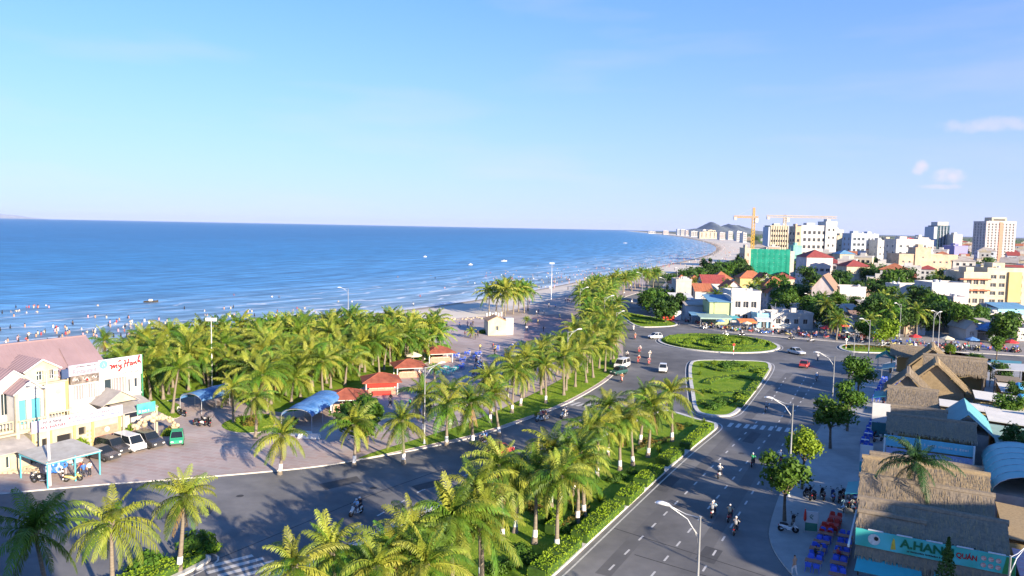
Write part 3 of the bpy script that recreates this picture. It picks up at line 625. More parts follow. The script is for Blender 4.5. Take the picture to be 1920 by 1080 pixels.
# seaward verge
VER = [(524,818,4.3),(664,800,4.6),(757,792,4.9),(795,742,5),(838,762,5),(888,758,5.2),(845,735,5),(938,742,5.4)]
poly_v = smooth_poly(GP([(880,812),(990,775),(1055,752),(1105,725),(1138,704),(1156,684),(1160,640),(1150,606),(1112,600),(1095,650),(1060,690),(985,725),(935,760)]), 1)
pr = random.Random(8)
vpts = [(*G(a, b, h), h) for a, b, h in VER]
vpts += [(x, y, pr.uniform(4.8,6.4)) for x, y in scatter(poly_v, 3.5, pr, 5000, [(p[0], p[1], 3.2) for p in vpts])]
vpts.sort(key=lambda p: p[1])
for i, (x, y, h) in enumerate(vpts):
    palm(x, y, h, 700+i, f'coconut palm on the seaward grass verge, {nth(i)} from the forecourt', 'palms on the seaward verge', yellow=.5, lime=(i < 14), detail=(y < 172))
# beach grove
poly_g = smooth_poly(GP([(205,735),(245,700),(330,684),(450,668),(600,652),(760,648),(838,650),(815,672),(760,690),(705,706),(640,728),(575,755),(520,785),(470,768),(425,745),(335,740),(285,762)]), 1)
gpts = scatter(poly_g, 2.8, pr, 12000, [(*G(655,750),5),(*G(710,722),5),(*G(765,700),5),(*G(820,668),5),(*G(390,745),4.5),(*G(470,725),4.5),(*G(590,765),4.5)])
r0 = Vector((-50,95)); gpts.sort(key=lambda p: (Vector(p)-r0).length)
for i, (x, y) in enumerate(gpts):
    palm(x, y, pr.uniform(3.4,6.6), 1000+i, f'palm in the beach grove, {nth(i)} counting from the restaurant', 'palms of the beach grove', yellow=.52, sc=1.2, detail=(y < 138), lime=False)
for i, (a, b, h) in enumerate([(200,640,6.6),(255,640,6.2),(322,690,6.4),(305,675,6),(438,728,4.6),(478,745,5.2),(350,655,6.4),(232,700,6.0)]):
    palm_px(a, b, h, f'tall palm by the restaurant wall, {nth(i)} of its stand', 'palms beside the restaurant', yellow=.5, lime=False)
# clump by the cream pavilion, and the rows along the far coast road
for i, (a, b) in enumerate([(917,590),(930,586),(942,589),(952,584),(962,590),(972,585),(983,588),(947,594),(990,583)]):
    x, y = G(a, b); palm(x, y, pr.uniform(6.4,8.2), 1400+i, f'palm in the round clump behind the cream pavilion, {nth(i)} from the sea side', 'palms behind the cream pavilion', detail=False, yellow=.3, lime=False, sc=1.3)
poly_f = smooth_poly(GP([(1088,606),(1140,600),(1140,578),(1152,560),(1190,545),(1250,536),(1205,534),(1120,555),(1084,585)]), 1)
fp = scatter(poly_f, 4.0, pr, 4000); fp.sort(key=lambda p: p[1])
for i, (x, y) in enumerate(fp):
    palm(x, y, pr.uniform(5.5,7.5), 1500+i, f'palm beside the far coast road, {nth(i)} from the roundabout', 'palms beside the far coast road', detail=False, lime=False)
for i, (a, b, h) in enumerate([(1555,572,9),(1548,560,8),(1490,545,8),(1472,535,9),(1510,545,8),(1530,540,8),(1690,560,9),(1705,572,8.5),(1722,585,8),(1735,575,9),(1668,580,8.5),(1748,590,8),(1345,555,7),(1410,540,8),(1425,530,8),(1440,545,7),(1775,525,9),(1760,515,9),(1790,600,6.5),(1655,560,8),(1365,545,8),(1300,530,8),(1570,600,6),(1625,600,6)]):
    if i in (7, 9, 11, 18): continue
    palm_px(a, b, h*.85, f'town palm behind the shop row, {nth(i)} from the brown-roofed house', 'palms among the town houses', detail=False, lime=False)

# small plaza palms
for i, (a, b, h) in enumerate([(882,634,1.6),(985,612,1.8),(815,715,2.2)]):
    x, y = G(a, b); palm(x, y, h, 1700+i, ['young palm in the open plaza before the cream pavilion','young palm on the red plaza paving past the pavilion','short palm beside the street lamp by the kiosks'][i], 'young plaza palms', detail=False, lime=False, sc=.42)

# ---- broadleaf trees
M_leaf = [mat('tree leaves bright', (0.14,0.25,0.015), 0.6, 0, 1.0, col2=(0.25,0.34,0.03), spec=0.25, rand=.15, trans=0.35),
          mat('tree leaves mid', (0.04,0.115,0.012), 0.6, 0, 1.0, col2=(0.10,0.185,0.02), spec=0.25, rand=.15, trans=0.3),
          mat('tree leaves dark', (0.025,0.075,0.012), 0.6, 0, 1.0, col2=(0.065,0.125,0.02), spec=0.25, rand=.15, trans=0.25)]
M_bark = mat('bark', (0.13,0.10,0.07), 0.95, 0.3, 4, bump=0.6)
def crown_leaves(seed, rx, rz, n, leaf, lobes):
    r_ = random.Random(seed); mb = MB(); C = []
    for i in range(lobes):
        th = i*2.399; rr_ = rx*.62*math.sqrt(r_.random()); C.append((Vector((rr_*math.cos(th), rr_*math.sin(th), r_.uniform(-.55,.62)*rz)), rx*r_.uniform(.28,.5)))
    q = []
    for i in range(n):
        c, rad = C[r_.randrange(lobes)]; d = Vector((r_.gauss(0,1), r_.gauss(0,1), r_.gauss(0,1)+.25)).normalized()
        p = c + d*rad*(r_.random()**.35)*(1+.12*r_.gauss(0,1)); q.append((p, d))
    leaf_surface(mb, q, leaf, r_, 0, .8); return mb
def limb_mesh(seed, h, rx, rz):
    r_ = random.Random(seed); mb = MB(); mb.tube([(0,0,0),(.05,.03,h*.5),(.0,.08,h)], [.17,.12,.1], 7)
    for i in range(6):
        th = i*1.05+r_.random(); e = Vector((math.cos(th)*rx*.6, math.sin(th)*rx*.6, h+rz*r_.uniform(.1,1.1))); b = Vector((0,.05,h*r_.uniform(.75,1)))
        mb.tube([b, b.lerp(e,.5)+Vector((0,0,.2)), e], [.075,.05,.02], 5)
    return mb.mesh('trunk', M_bark, True)
TREE = []
for i in range(5):
    mb = crown_leaves(60+i, 2.3, 1.9, 1900, .20, 11)
    TREE.append(([mb.mesh('crown', m_) for m_ in M_leaf], limb_mesh(70+i, 2.6, 2.3, 1.9)))
TREE_N = 0
def tree(x, y, s, label, group, hue=1, z=.13, lift=1.0, name='street_tree', cz=1.0):
    global TREE_N; TREE_N += 1; r_ = random.Random(TREE_N*13); v = TREE[r_.randrange(5)]
    root = thing(name, label, 'tree', (x, y, z), r_.uniform(0, 6.28), group)
    put('trunk', v[1], root, (0,0,0), 0, (s, s, s*lift)); put('crown', v[0][hue], root, (0,0,(2.6*lift+1.35*cz)*s), 0, (s, s, s*cz)); return root
def tree_px(px, py, s, hc, label, group, hue=1, **kw):
    x, y = G(px, py, hc); lift = max(.3, (hc - 1.35*s*kw.get('cz',1))/(2.6*s)); return tree(x, y, s, label, group, hue, lift=lift, **kw)
gs = 'trees along the right pavement'
tree_px(1475,893,1.15,4.4,'dark green street tree nearest the blue chairs on the pavement',gs,1)
tree_px(1508,832,1.0,5.0,'bright yellow-green street tree beside the lamp post',gs,0)
tree_px(1560,775,1.25,4.6,'wide dark street tree between the bright tree and the zebra crossing',gs,1)
tree_px(1592,745,1.1,4.8,'street tree leaning over the pavement, next beyond the wide dark tree',gs,1)
tree_px(1612,697,1.3,4.8,'dense green street tree nearest the side street corner',gs,1)
tree_px(672,785,1.5,4.2,'dense dark broadleaf tree in front of the nearest orange-roofed kiosk','forecourt trees',1)
tree_px(690,770,1.0,4.2,'smaller broadleaf tree close behind the dense forecourt tree','forecourt trees',1)
for i, (a, b, s, hc, hu) in enumerate([(1640,500,2.3,8,2),(1660,515,2.2,8,2),(1675,530,2.2,8,1),(1650,540,2.0,6,2),(1630,520,2.0,7,2),(1690,545,1.8,6,1),(1700,525,2,8,2),(1610,510,2,7,2),(1660,560,1.8,5,1),(1450,530,2,6,1),(1470,550,2,6,1),(1500,560,1.8,5,2),(1525,575,1.8,5,1),(1545,585,1.8,4.5,1),(1560,598,1.5,4,2),(1465,575,1.5,4,1),(1480,565,1.8,4.5,1),(1720,560,1.8,6,2),(1740,570,1.8,5,2),(1760,580,1.8,5,1),(1800,500,2,7,1),(1812,520,1.7,6,2),(1770,595,1.6,4,2),(1800,605,1.5,3.5,1),(1815,600,1.5,4,1),(1880,620,1.5,3.5,1),(1730,600,1.6,4,2),(1385,500,2.2,7,2),(1360,505,2.2,7,1),(1335,515,2,6,2),(1310,520,2,6,1),(1285,528,1.9,5,2),(1395,515,2,6,2),(1265,535,1.6,4,1),(1215,565,1.5,3.5,2),(1230,572,1.6,3.5,1),(1250,560,1.6,4,2),(1265,575,1.5,3.5,2),(1248,585,1.4,3.5,2),(1355,540,1.5,5,1),(1500,500,2,7,1),(1520,520,2,6,2),(1600,545,1.6,5,2),(1680,600,1.4,3.5,1),(1620,620,1.0,2.5,1),(1660,625,1.2,2.8,0),(1890,470,2.2,10,2),(1850,495,2,8,1)]):
    x, y = G(a, b, hc)
    s *= 1.35
    tree(x, y, s, f'leafy tree behind the shop row, {nth(i)} of its group', 'trees among the town houses', hu, lift=max(.3, (hc-1.35*s)/(2.6*s)), name='town_tree')
for i, (a, b, hu, s) in enumerate([(1905,830,2,1.0),(1895,760,1,1.0),(1830,675,1,.8),(1850,690,0,.6),(1782,655,0,.6),(1870,645,1,.9),(1880,700,2,.9),(1905,735,2,.8)]):
    tree_px(a, b, s, 3.6, f'bushy tree between the low roofs behind the thatched eateries, {nth(i)} listed', 'trees behind the thatched eateries', hu, name='yard_tree')
# dark young conifer before the first signboard
def conifer(x, y, h, label, z=.13):
    root = thing('young_conifer', label, 'tree', (x, y, z)); MB().tube([(0,0,0),(0,0,h*.9)], [.09,.02], 6).build('trunk', M_bark, root)
    r_ = random.Random(4); mb = MB(); q = []
    for i in range(1500):
        t_ = r_.random()**.7; rad = (1-t_)*h*.30*(0.55+.45*abs(math.sin(t_*22)))*r_.random()**.4; th = r_.uniform(0,6.28)
        q.append(((rad*math.cos(th), rad*math.sin(th), h*(.12+.88*t_)-rad*.35), (math.cos(th), math.sin(th), .2)))
    leaf_surface(mb, q, .11, r_); mb.build('crown', M_leaf[2], root); return root
conifer(31.2,51.2, 5.6, 'dark young conifer standing in front of the green signboard')

# ---- bushes: clipped topiary and shrubs
def bush_mesh(seed, n=420, flat=.8, leaf=.12):
    r_ = random.Random(seed); mb = MB(); q = []
    for i in range(n):
        d = Vector((r_.gauss(0,1), r_.gauss(0,1), abs(r_.gauss(0,1)))).normalized(); rad = r_.uniform(.75,1.05)*(1+.18*math.sin(d.x*5+seed)*math.cos(d.y*4)); q.append(((d.x*rad, d.y*rad, d.z*rad*flat), d))
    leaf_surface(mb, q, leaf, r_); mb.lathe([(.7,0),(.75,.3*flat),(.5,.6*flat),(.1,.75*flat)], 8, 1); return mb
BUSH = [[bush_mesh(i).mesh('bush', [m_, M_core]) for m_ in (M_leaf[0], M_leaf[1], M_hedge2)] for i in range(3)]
def spiky_mesh(seed):
    r_ = random.Random(seed); mb = MB()
    for i in range(46):
        th = r_.uniform(0,6.28); el = r_.uniform(.3,1.4); d = Vector((math.cos(th)*math.cos(el), math.sin(th)*math.cos(el), math.sin(el))); p = d*r_.uniform(.7,1.1); s = d.cross(Vector((0,0,1))).normalized()*.07
        mb.add([tuple(-s*.4), tuple(s*.4), tuple(p*.6+s), tuple(p), tuple(p*.6-s)], [(0,1,2,3,4)])
    return mb.mesh('bush', M_leaf[0])
SPIKY = [spiky_mesh(i) for i in range(3)]
BUSHES = []
def bush(x, y, s, hue, label, group, z=.17, spiky=False):
    o = put('bush', SPIKY[BUSHES.__len__() % 3] if spiky else BUSH[len(BUSHES) % 3][hue], None, (x, y, z), rnd.uniform(0,6), s); tag(o, label, 'bush', group); BUSHES.append(o); return o
for i, (a, b, s, hu, sp) in enumerate([(1235,850,.9,0,1),(1125,945,1.2,0,1),(1175,840,.9,0,1),(1215,835,1,2,0),(1270,805,.9,2,0),(1112,905,.9,1,0),(1150,905,.8,1,0),(1165,900,.9,1,0),(1010,965,.9,2,0),(985,955,.9,2,0),(975,1040,1,1,0),(1000,1060,.9,1,0),(1030,1055,.9,0,1),(960,1065,.9,1,0),(1080,955,.8,1,0),(1185,890,.7,1,0),(1060,1000,.6,1,0),(1320,795,.7,0,1),(1290,800,.6,1,0),(930,1075,.9,1,0)]):
    x, y = G(a, b); bush(x, y, s, hu, f'{"spiky light green" if sp else ["bright green","deep green","russet"][hu]} shrub on the median lawn, {nth(i)} below the palms', 'shrubs on the median', spiky=bool(sp))
for i, (a, b, s, hu) in enumerate([(1315,690,.9,0),(1360,692,1.3,1),(1375,688,1.0,1),(1312,705,.8,0),(1400,690,.8,0),(1340,684,.7,0),(1415,735,.7,0),(1318,740,.7,0),(1395,745,.8,1),(1350,760,1.0,1),(1335,768,1.0,1),(1420,700,.8,0),(1385,752,.9,0)]):
    x, y = G(a, b); bush(x, y, s*1.3, hu, f'round {["bright","deep"][hu]} green bush on the triangular island, {nth(i)} of its planting', 'bushes on the triangular island', spiky=(i in (0,3,6,7)))
for i, (dx, dy, s, hu) in enumerate([(0,0,2.0,1),(2.2,1.0,1.5,0),(-2.4,.8,1.6,1),(1,-2,1.2,0),(-6,2,1.2,0),(6,-1,1.3,0),(7.5,3,1.1,1),(-8,-2,1.1,0),(3,7,1.2,0),(-3,-7,1.1,0)]):
    bush(rc.x+dx, rc.y+dy, s, hu, f'clipped {["bright","deep"][hu]} green bush in the roundabout bed, {nth(i)} from its middle', 'bushes on the roundabout')
for i, (a, b, s, hu) in enumerate([(370,1030,1.35,1),(278,1070,1.3,1),(395,1035,.7,0)]):
    x, y = G(a, b); bush(x, y, s*1.2, hu, ['dark clipped ball bush inside the hedged median end','dark bush behind the sunlit palm on the hedged median end','small bright bush at the tip of the hedged median end'][i], 'bushes on the hedged median end')
for i, (a, b, s, hu) in enumerate([(470,798,1.2,2),(450,792,.9,0),(925,628,1.5,1),(905,626,1.2,1),(1010,780,.7,0),(1205,606,1.0,0),(1178,594,.9,0),(1232,609,.9,1),(1245,605,.8,0),(1620,655,.8,0),(1780,650,.8,0)]):
    x, y = G(a, b); bush(x, y, s, hu, ['russet shrub on the small forecourt grass plot','green shrub on the small forecourt grass plot','low hedge bush against the cream pavilion wall','second low bush at the foot of the cream pavilion','small bush on the verge by the kerb riders','bright bush in the middle of the teardrop island','bright bush at the tip of the teardrop island','deep green bush on the wide end of the teardrop island','small bush at the end of the teardrop island','green bush on the russet bed island','bright bush beyond the russet bed island'][i], None)
# ------------------------------------------------------------------ people
M_skin = mat('skin', (0.42,0.25,0.16), 0.6, 0.06, 6)
M_hair = mat('black hair', (0.015,0.012,0.012), 0.5, 0.1)
M_cloth = mat('clothing', (1,1,1), 0.85, 0, usecolor=True)
M_trous = mat('dark trousers', (0.05,0.055,0.075), 0.85, 0.1, rand=.6)
M_helm = mat('white helmet', (0.75,0.75,0.73), 0.35, 0, spec=.5)
def body_mesh(name, J, bones, head_mat, shirtless=False):
    """J: joint -> (x, y, z, radius); bones: (a, b, material index) with 0 skin 1 shirt 2 trousers 3 hair"""
    keys = list(J); me = bpy.data.meshes.new(name+'_skeleton'); me.from_pydata([J[k][:3] for k in keys], [(keys.index(a), keys.index(b)) for a, b, _ in bones], [])
    o = bpy.data.objects.new(name, me); COL.objects.link(o); o.modifiers.new('skin', 'SKIN'); ss = o.modifiers.new('sub', 'SUBSURF'); ss.levels = 1; ss.render_levels = 1
    sv = me.skin_vertices[0].data
    for i, k in enumerate(keys): sv[i].radius = (J[k][3], J[k][3]); sv[i].use_root = (k == 'hip')
    dg = bpy.context.evaluated_depsgraph_get(); m2 = bpy.data.meshes.new_from_object(o.evaluated_get(dg)); bpy.data.objects.remove(o); m2.name = name
    m2.materials.clear()
    for m_ in (M_skin, M_skin if shirtless else M_cloth, M_trous, head_mat): m2.materials.append(m_)
    seg = [(Vector(J[a][:3]), Vector(J[b][:3]), mi) for a, b, mi in bones]; hd = Vector(J['head'][:3]); fx = J['face'][0]-J['head'][0]
    for p in m2.polygons:
        c = p.center; bd, bm = 9, 0
        for a, b, mi in seg:
            ab = b-a; t_ = max(0, min(1, (c-a).dot(ab)/max(1e-9, ab.length_squared))); d = (c-(a+ab*t_)).length
            if d < bd: bd, bm = d, mi
        if bm == 3: bm = 3 if (c.z > hd.z+.02 or c.x < hd.x-.03) else 0
        p.material_index = bm; p.use_smooth = True
    return m2
def J_stand(walk=0.0):
    w = walk
    return {'hip':(0,0,.90,.125),'waist':(0,0,1.05,.115),'chest':(0.01,0,1.25,.135),'neck':(0.01,0,1.42,.055),'head':(.02,0,1.55,.09),'face':(.035,0,1.60,.085),'crown':(.01,0,1.66,.06),
      'shL':(0,.19,1.36,.062),'elL':(-w*.5-.01,.25,1.09,.046),'haL':(-w*.55+.06,.25,.86,.036),'fiL':(-w*.5+.1,.24,.76,.022),
      'shR':(0,-.19,1.36,.062),'elR':(w*.5-.01,-.25,1.09,.046),'haR':(w*.75+.08,-.25,.87,.036),'fiR':(w*.8+.13,-.24,.78,.022),
      'knL':(w*.6+.03,.10,.48,.068),'anL':(w*.55,.10,.09,.046),'toL':(w*.55+.17,.11,.04,.036),'knR':(-w*.35+.03,-.10,.48,.068),'anR':(-w*1.0,-.10,.10,.046),'toR':(-w*1.0+.16,-.11,.04,.036)}
BONES = [('hip','waist',1),('waist','chest',1),('chest','neck',1),('neck','head',0),('head','face',3),('face','crown',3),('chest','shL',1),('shL','elL',1),('elL','haL',0),('haL','fiL',0),('chest','shR',1),('shR','elR',1),('elR','haR',0),('haR','fiR',0),
  ('hip','knL',2),('knL','anL',2),('anL','toL',0),('hip','knR',2),('knR','anR',2),('anR','toR',0)]
def J_ride():
    return {'hip':(-.18,0,.80,.135),'waist':(-.17,0,.97,.12),'chest':(-.10,0,1.18,.14),'neck':(-.05,0,1.35,.055),'head':(-.02,0,1.47,.115),'face':(.0,0,1.52,.11),'crown':(-.03,0,1.59,.08),
      'shL':(-.09,.20,1.29,.065),'elL':(.08,.30,1.09,.048),'haL':(.36,.27,1.02,.038),'fiL':(.44,.24,1.0,.026),'shR':(-.09,-.20,1.29,.065),'elR':(.08,-.30,1.09,.048),'haR':(.36,-.27,1.02,.038),'fiR':(.44,-.24,1.0,.026),
      'knL':(.22,.17,.72,.078),'anL':(.15,.17,.34,.05),'toL':(.33,.18,.30,.038),'knR':(.22,-.17,.72,.078),'anR':(.15,-.17,.34,.05),'toR':(.33,-.18,.30,.038)}
def J_sit():
    return {'hip':(0,0,.50,.13),'waist':(-.02,0,.66,.12),'chest':(0,0,.86,.135),'neck':(.02,0,1.02,.055),'head':(.04,0,1.14,.09),'face':(.055,0,1.19,.085),'crown':(.03,0,1.26,.06),
      'shL':(0,.19,.96,.062),'elL':(.12,.24,.74,.046),'haL':(.34,.18,.74,.036),'fiL':(.43,.16,.75,.024),'shR':(0,-.19,.96,.062),'elR':(.12,-.24,.74,.046),'haR':(.34,-.18,.74,.036),'fiR':(.43,-.16,.75,.024),
      'knL':(.42,.12,.50,.075),'anL':(.40,.12,.09,.048),'toL':(.56,.12,.04,.036),'knR':(.42,-.12,.50,.075),'anR':(.40,-.12,.09,.048),'toR':(.56,-.12,.04,.036)}
def J_bathe():
    j = J_stand(); j.update({'elL':(.12,.34,1.15,.046),'haL':(.34,.36,1.05,.036),'fiL':(.42,.34,1.03,.024),'elR':(.05,-.36,1.20,.046),'haR':(.22,-.50,1.12,.036),'fiR':(.3,-.54,1.12,.024)}); return j
P_STAND = body_mesh('person', J_stand(.04), BONES, M_hair); P_WALK = body_mesh('person', J_stand(.34), BONES, M_hair)
P_RIDE = body_mesh('person', J_ride(), BONES, M_helm); P_SIT = body_mesh('person', J_sit(), BONES, M_hair)
P_BATHE = body_mesh('person', J_bathe(), BONES, M_hair)
M_short = mat('pale shorts', (0.62,0.60,0.58), .85, .05)
P_BARE = body_mesh('person', J_stand(.22), BONES, M_hair, True); P_BARE.materials[2] = M_short
CLO = {'white':(.75,.75,.73),'red':(.42,.06,.06),'blue':(.06,.16,.5),'pale blue':(.3,.5,.7),'green':(.05,.35,.15),'orange':(.52,.24,.12),'pink':(.55,.30,.32),'yellow':(.5,.42,.16),'black':(.03,.03,.035),'grey':(.28,.29,.31),'beige':(.5,.42,.3)}
def person(me, x, y, z, rz, colour, label, group, sc=1.0, cat='person'):
    o = put('person', me, None, (x, y, z), rz, sc); o.color = (*CLO[colour], 1); return tag(o, label, cat, group)

# ------------------------------------------------------------------ motorbikes
M_rub = mat('rubber', (0.02,0.02,0.02), .9, .1); M_bk = mat('bike paint', (1,1,1), .3, 0, usecolor=True, spec=.5); M_seat = mat('black vinyl', (0.025,0.025,0.028), .5, .1)
M_chr = mat('chrome', (0.6,0.6,0.6), .2, 0, metal=.8); M_lens = mat('lamp lens', (0.75,0.75,0.72), .2, 0); M_redl = mat('red lens', (0.5,0.02,0.02), .3, 0)
def wheel_mb(r, w, n=12):
    mb = MB(); prof = [(r*.55,-w*.35),(r*.9,-w*.5),(r,-w*.3),(r,w*.3),(r*.9,w*.5),(r*.55,w*.35)]; mb.lathe(prof, n, 0); mb.lathe([(r*.56,-w*.2),(r*.2,-w*.45),(r*.2,w*.45),(r*.56,w*.2)], n, 1)
    return mb.xf(Matrix.Rotation(math.pi/2, 4, 'X'))
def bike_parts():
    body = MB()
    body.tube([(-.78,0,.62),(-.5,0,.60),(-.15,0,.50),(.05,0,.36),(.28,0,.42),(.48,0,.78),(.46,0,.98)], [.06,.15,.17,.13,.11,.10,.07], 8)
    body.tube([(.62,0,.28),(.50,0,.62),(.43,0,.98)], [.035,.05,.04], 6); body.box(-.08,.30,-.15,.15,.27,.33)
    body.add([(.36,-.2,.92),(.60,-.12,.42),(.60,.12,.42),(.36,.2,.92),(.50,0,.95),(.68,0,.45)], [(0,1,5,4),(4,5,2,3)])
    body.tube([(.40,0,.60),(.62,0,.62),(.82,0,.50)], [.03,.09,.04], 6)
    seat = MB(); seat.tube([(-.72,0,.80),(-.45,0,.80),(-.12,0,.76),(.02,0,.70)], [.07,.12,.12,.05], 8)
    bar = MB(); bar.tube([(.36,-.33,1.0),(.44,-.1,1.02),(.44,.1,1.02),(.36,.33,1.0)], .018, 5); bar.tube([(.42,-.22,1.02),(.44,-.28,1.18)], .012, 4); bar.box(.42,.45,-.34,-.24,1.16,1.23); bar.tube([(.42,.22,1.02),(.44,.28,1.18)], .012, 4); bar.box(.42,.45,.24,.34,1.16,1.23)
    eng = MB(); eng.tube([(-.55,.13,.30),(-.1,.13,.26),(.1,.10,.3)], [.05,.05,.03], 6); eng.box(-.2,.08,-.1,.1,.2,.40); eng.tube([(-.62,-.1,.28),(-.3,-.1,.45)], .03, 5)
    return body, seat, bar, eng
_b, _st, _br, _en = bike_parts()
BIKE = dict(body=_b.mesh('body', M_bk, True), seat=_st.mesh('seat', M_seat, True), handlebar=_br.mesh('handlebar', M_seat), engine=_en.mesh('engine', M_chr), wheel=wheel_mb(.29,.10).mesh('wheel', [M_rub, M_chr]),
            headlight=MB().lathe([(.02,0),(.085,.02),(.07,.06)], 8).xf(Matrix.Translation((.47,0,.93)) @ Matrix.Rotation(R(80), 4, 'Y')).mesh('headlight', M_lens), tail_light=MB().box(-.85,-.79,-.06,.06,.58,.66).mesh('tail_light', M_redl))
def join(parts):
    mb = MB(); mats = []
    for me, Mx in parts:
        b = len(mb.v); mb.v += [tuple(Mx @ v.co) for v in me.vertices]
        ix = []
        for m_ in me.materials:
            if m_ not in mats: mats.append(m_)
            ix.append(mats.index(m_))
        for p in me.polygons: mb.f.append(tuple(b+i for i in p.vertices)); mb.m.append(ix[p.material_index])
    return mb, mats
_T = Matrix.Translation
_mb, _ms = join([(BIKE['body'], Matrix()), (BIKE['seat'], Matrix()), (BIKE['handlebar'], Matrix()), (BIKE['engine'], Matrix()), (BIKE['headlight'], Matrix()), (BIKE['wheel'], _T((.64,0,.29))), (BIKE['wheel'], _T((-.60,0,.29)))])
BIKE_LO = _mb.mesh('motorbike', _ms)
def motorbike(x, y, z, rz, colour, label, group, full=True, lean=0.0):
    if not full:
        o = put('motorbike', BIKE_LO, None, (x, y, z), (lean, 0, rz)); o.color = (*CLO[colour], 1); return tag(o, label, 'motorbike', group)
    t = thing('motorbike', label, 'motorbike', (x, y, z), (lean, 0, rz), group)
    for k in ('body','seat','handlebar','engine','headlight','tail_light'): o = put(k, BIKE[k], t); o.color = (*CLO[colour], 1)
    put('wheel', BIKE['wheel'], t, (.64,0,.29)); put('wheel', BIKE['wheel'], t, (-.60,0,.29)); return t
def rider(px, py, head, bcol, ccol, lab_b, lab_p, pillion=None, full=True):
    """head: travel direction in degrees from +x; px,py the tyre contact"""
    x, y = G(px, py); a = R(head); motorbike(x, y, .01, a, bcol, lab_b, 'motorbikes ridden on the boulevard', full)
    person(P_RIDE, x, y, .01, a, ccol, lab_p, 'motorbike riders')
    if pillion: person(P_RIDE, x-.42*math.cos(a), y-.42*math.sin(a), .06, a, pillion[0], pillion[1], 'motorbike riders')
UP = math.degrees(math.atan2(.878,.478)); DN = UP+180
def ride(px, py, head, bcol, ccol, where, pil=None, full=True):
    rider(px, py, head, bcol, ccol, f'{bcol} motorbike ridden {where}', f'rider in {ccol} clothes {where}', None if not pil else (pil, f'passenger in {pil} behind the rider {where}'), full)
ride(668,966,235,'white','pale blue','alone on the shaded seaward carriageway','black')
ride(1349,895,UP,'white','white','up the middle of the right carriageway')
ride(1411,874,UP,'black','green','beside the wide street tree on the right carriageway')
ride(1337,968,UP,'white','pale blue','on the left of the trio near the lamp post','grey')
ride(1368,976,UP,'red','beige','in the middle of the trio near the lamp post')
ride(1379,1000,UP,'black','grey','lowest of the trio near the lamp post')
ride(1436,772,UP,'white','grey','past the zebra crossing beside the triangular island')
ride(1531,714,UP,'grey','pale blue','between the lamp post and the street trees')
ride(1463,868,UP,'red','white','behind the dark street tree')
ride(1533,676,UP,'white','white','at the far end of the right carriageway')
ride(905,832,222,'black','pale blue','close to the seaward kerb under the palms','blue')
ride(1013,790,222,'white','pink','first of the three abreast at the seaward kerb','red')
ride(1022,788,222,'grey','orange','second of the three abreast at the seaward kerb')
ride(1058,784,225,'white','white','on the left carriageway just before its zebra crossing','grey')
for i, (a, b, bc, cc, pl) in enumerate([(1176,672,'black','white',None),(1199,662,'red','pink','white'),(1197,681,'red','red','orange'),(1217,684,'red','pink',None),(1218,672,'grey','white','beige'),(1191,636,'red','orange',None),(1188,620,'white','white',None),(1166,716,'red','orange',None)]):
    ride(a, b, 235+i*3, bc, cc, f'on the curve left of the roundabout, {nth(i)} in line', pl, full=True)
for i, (a, b, h, bc, cc) in enumerate([(1360,630,185,'white','white'),(1391,630,185,'black','white'),(1484,637,180,'black','grey'),(1520,641,165,'white','beige'),(1615,644,170,'grey','pink'),(1653,651,165,'white','white'),(1717,657,170,'red','white'),(1803,660,165,'black','white'),(1900,661,170,'black','black'),(1317,616,190,'white','beige'),(1203,575,240,'red','red'),(1218,588,235,'white','white'),(1185,568,240,'white','grey'),(1235,598,230,'black','white'),(1323,617,195,'white','white')]):
    ride(a, b, h, bc, cc, f'along the shop-side lane, {nth(i)} past the roundabout', None, full=False)

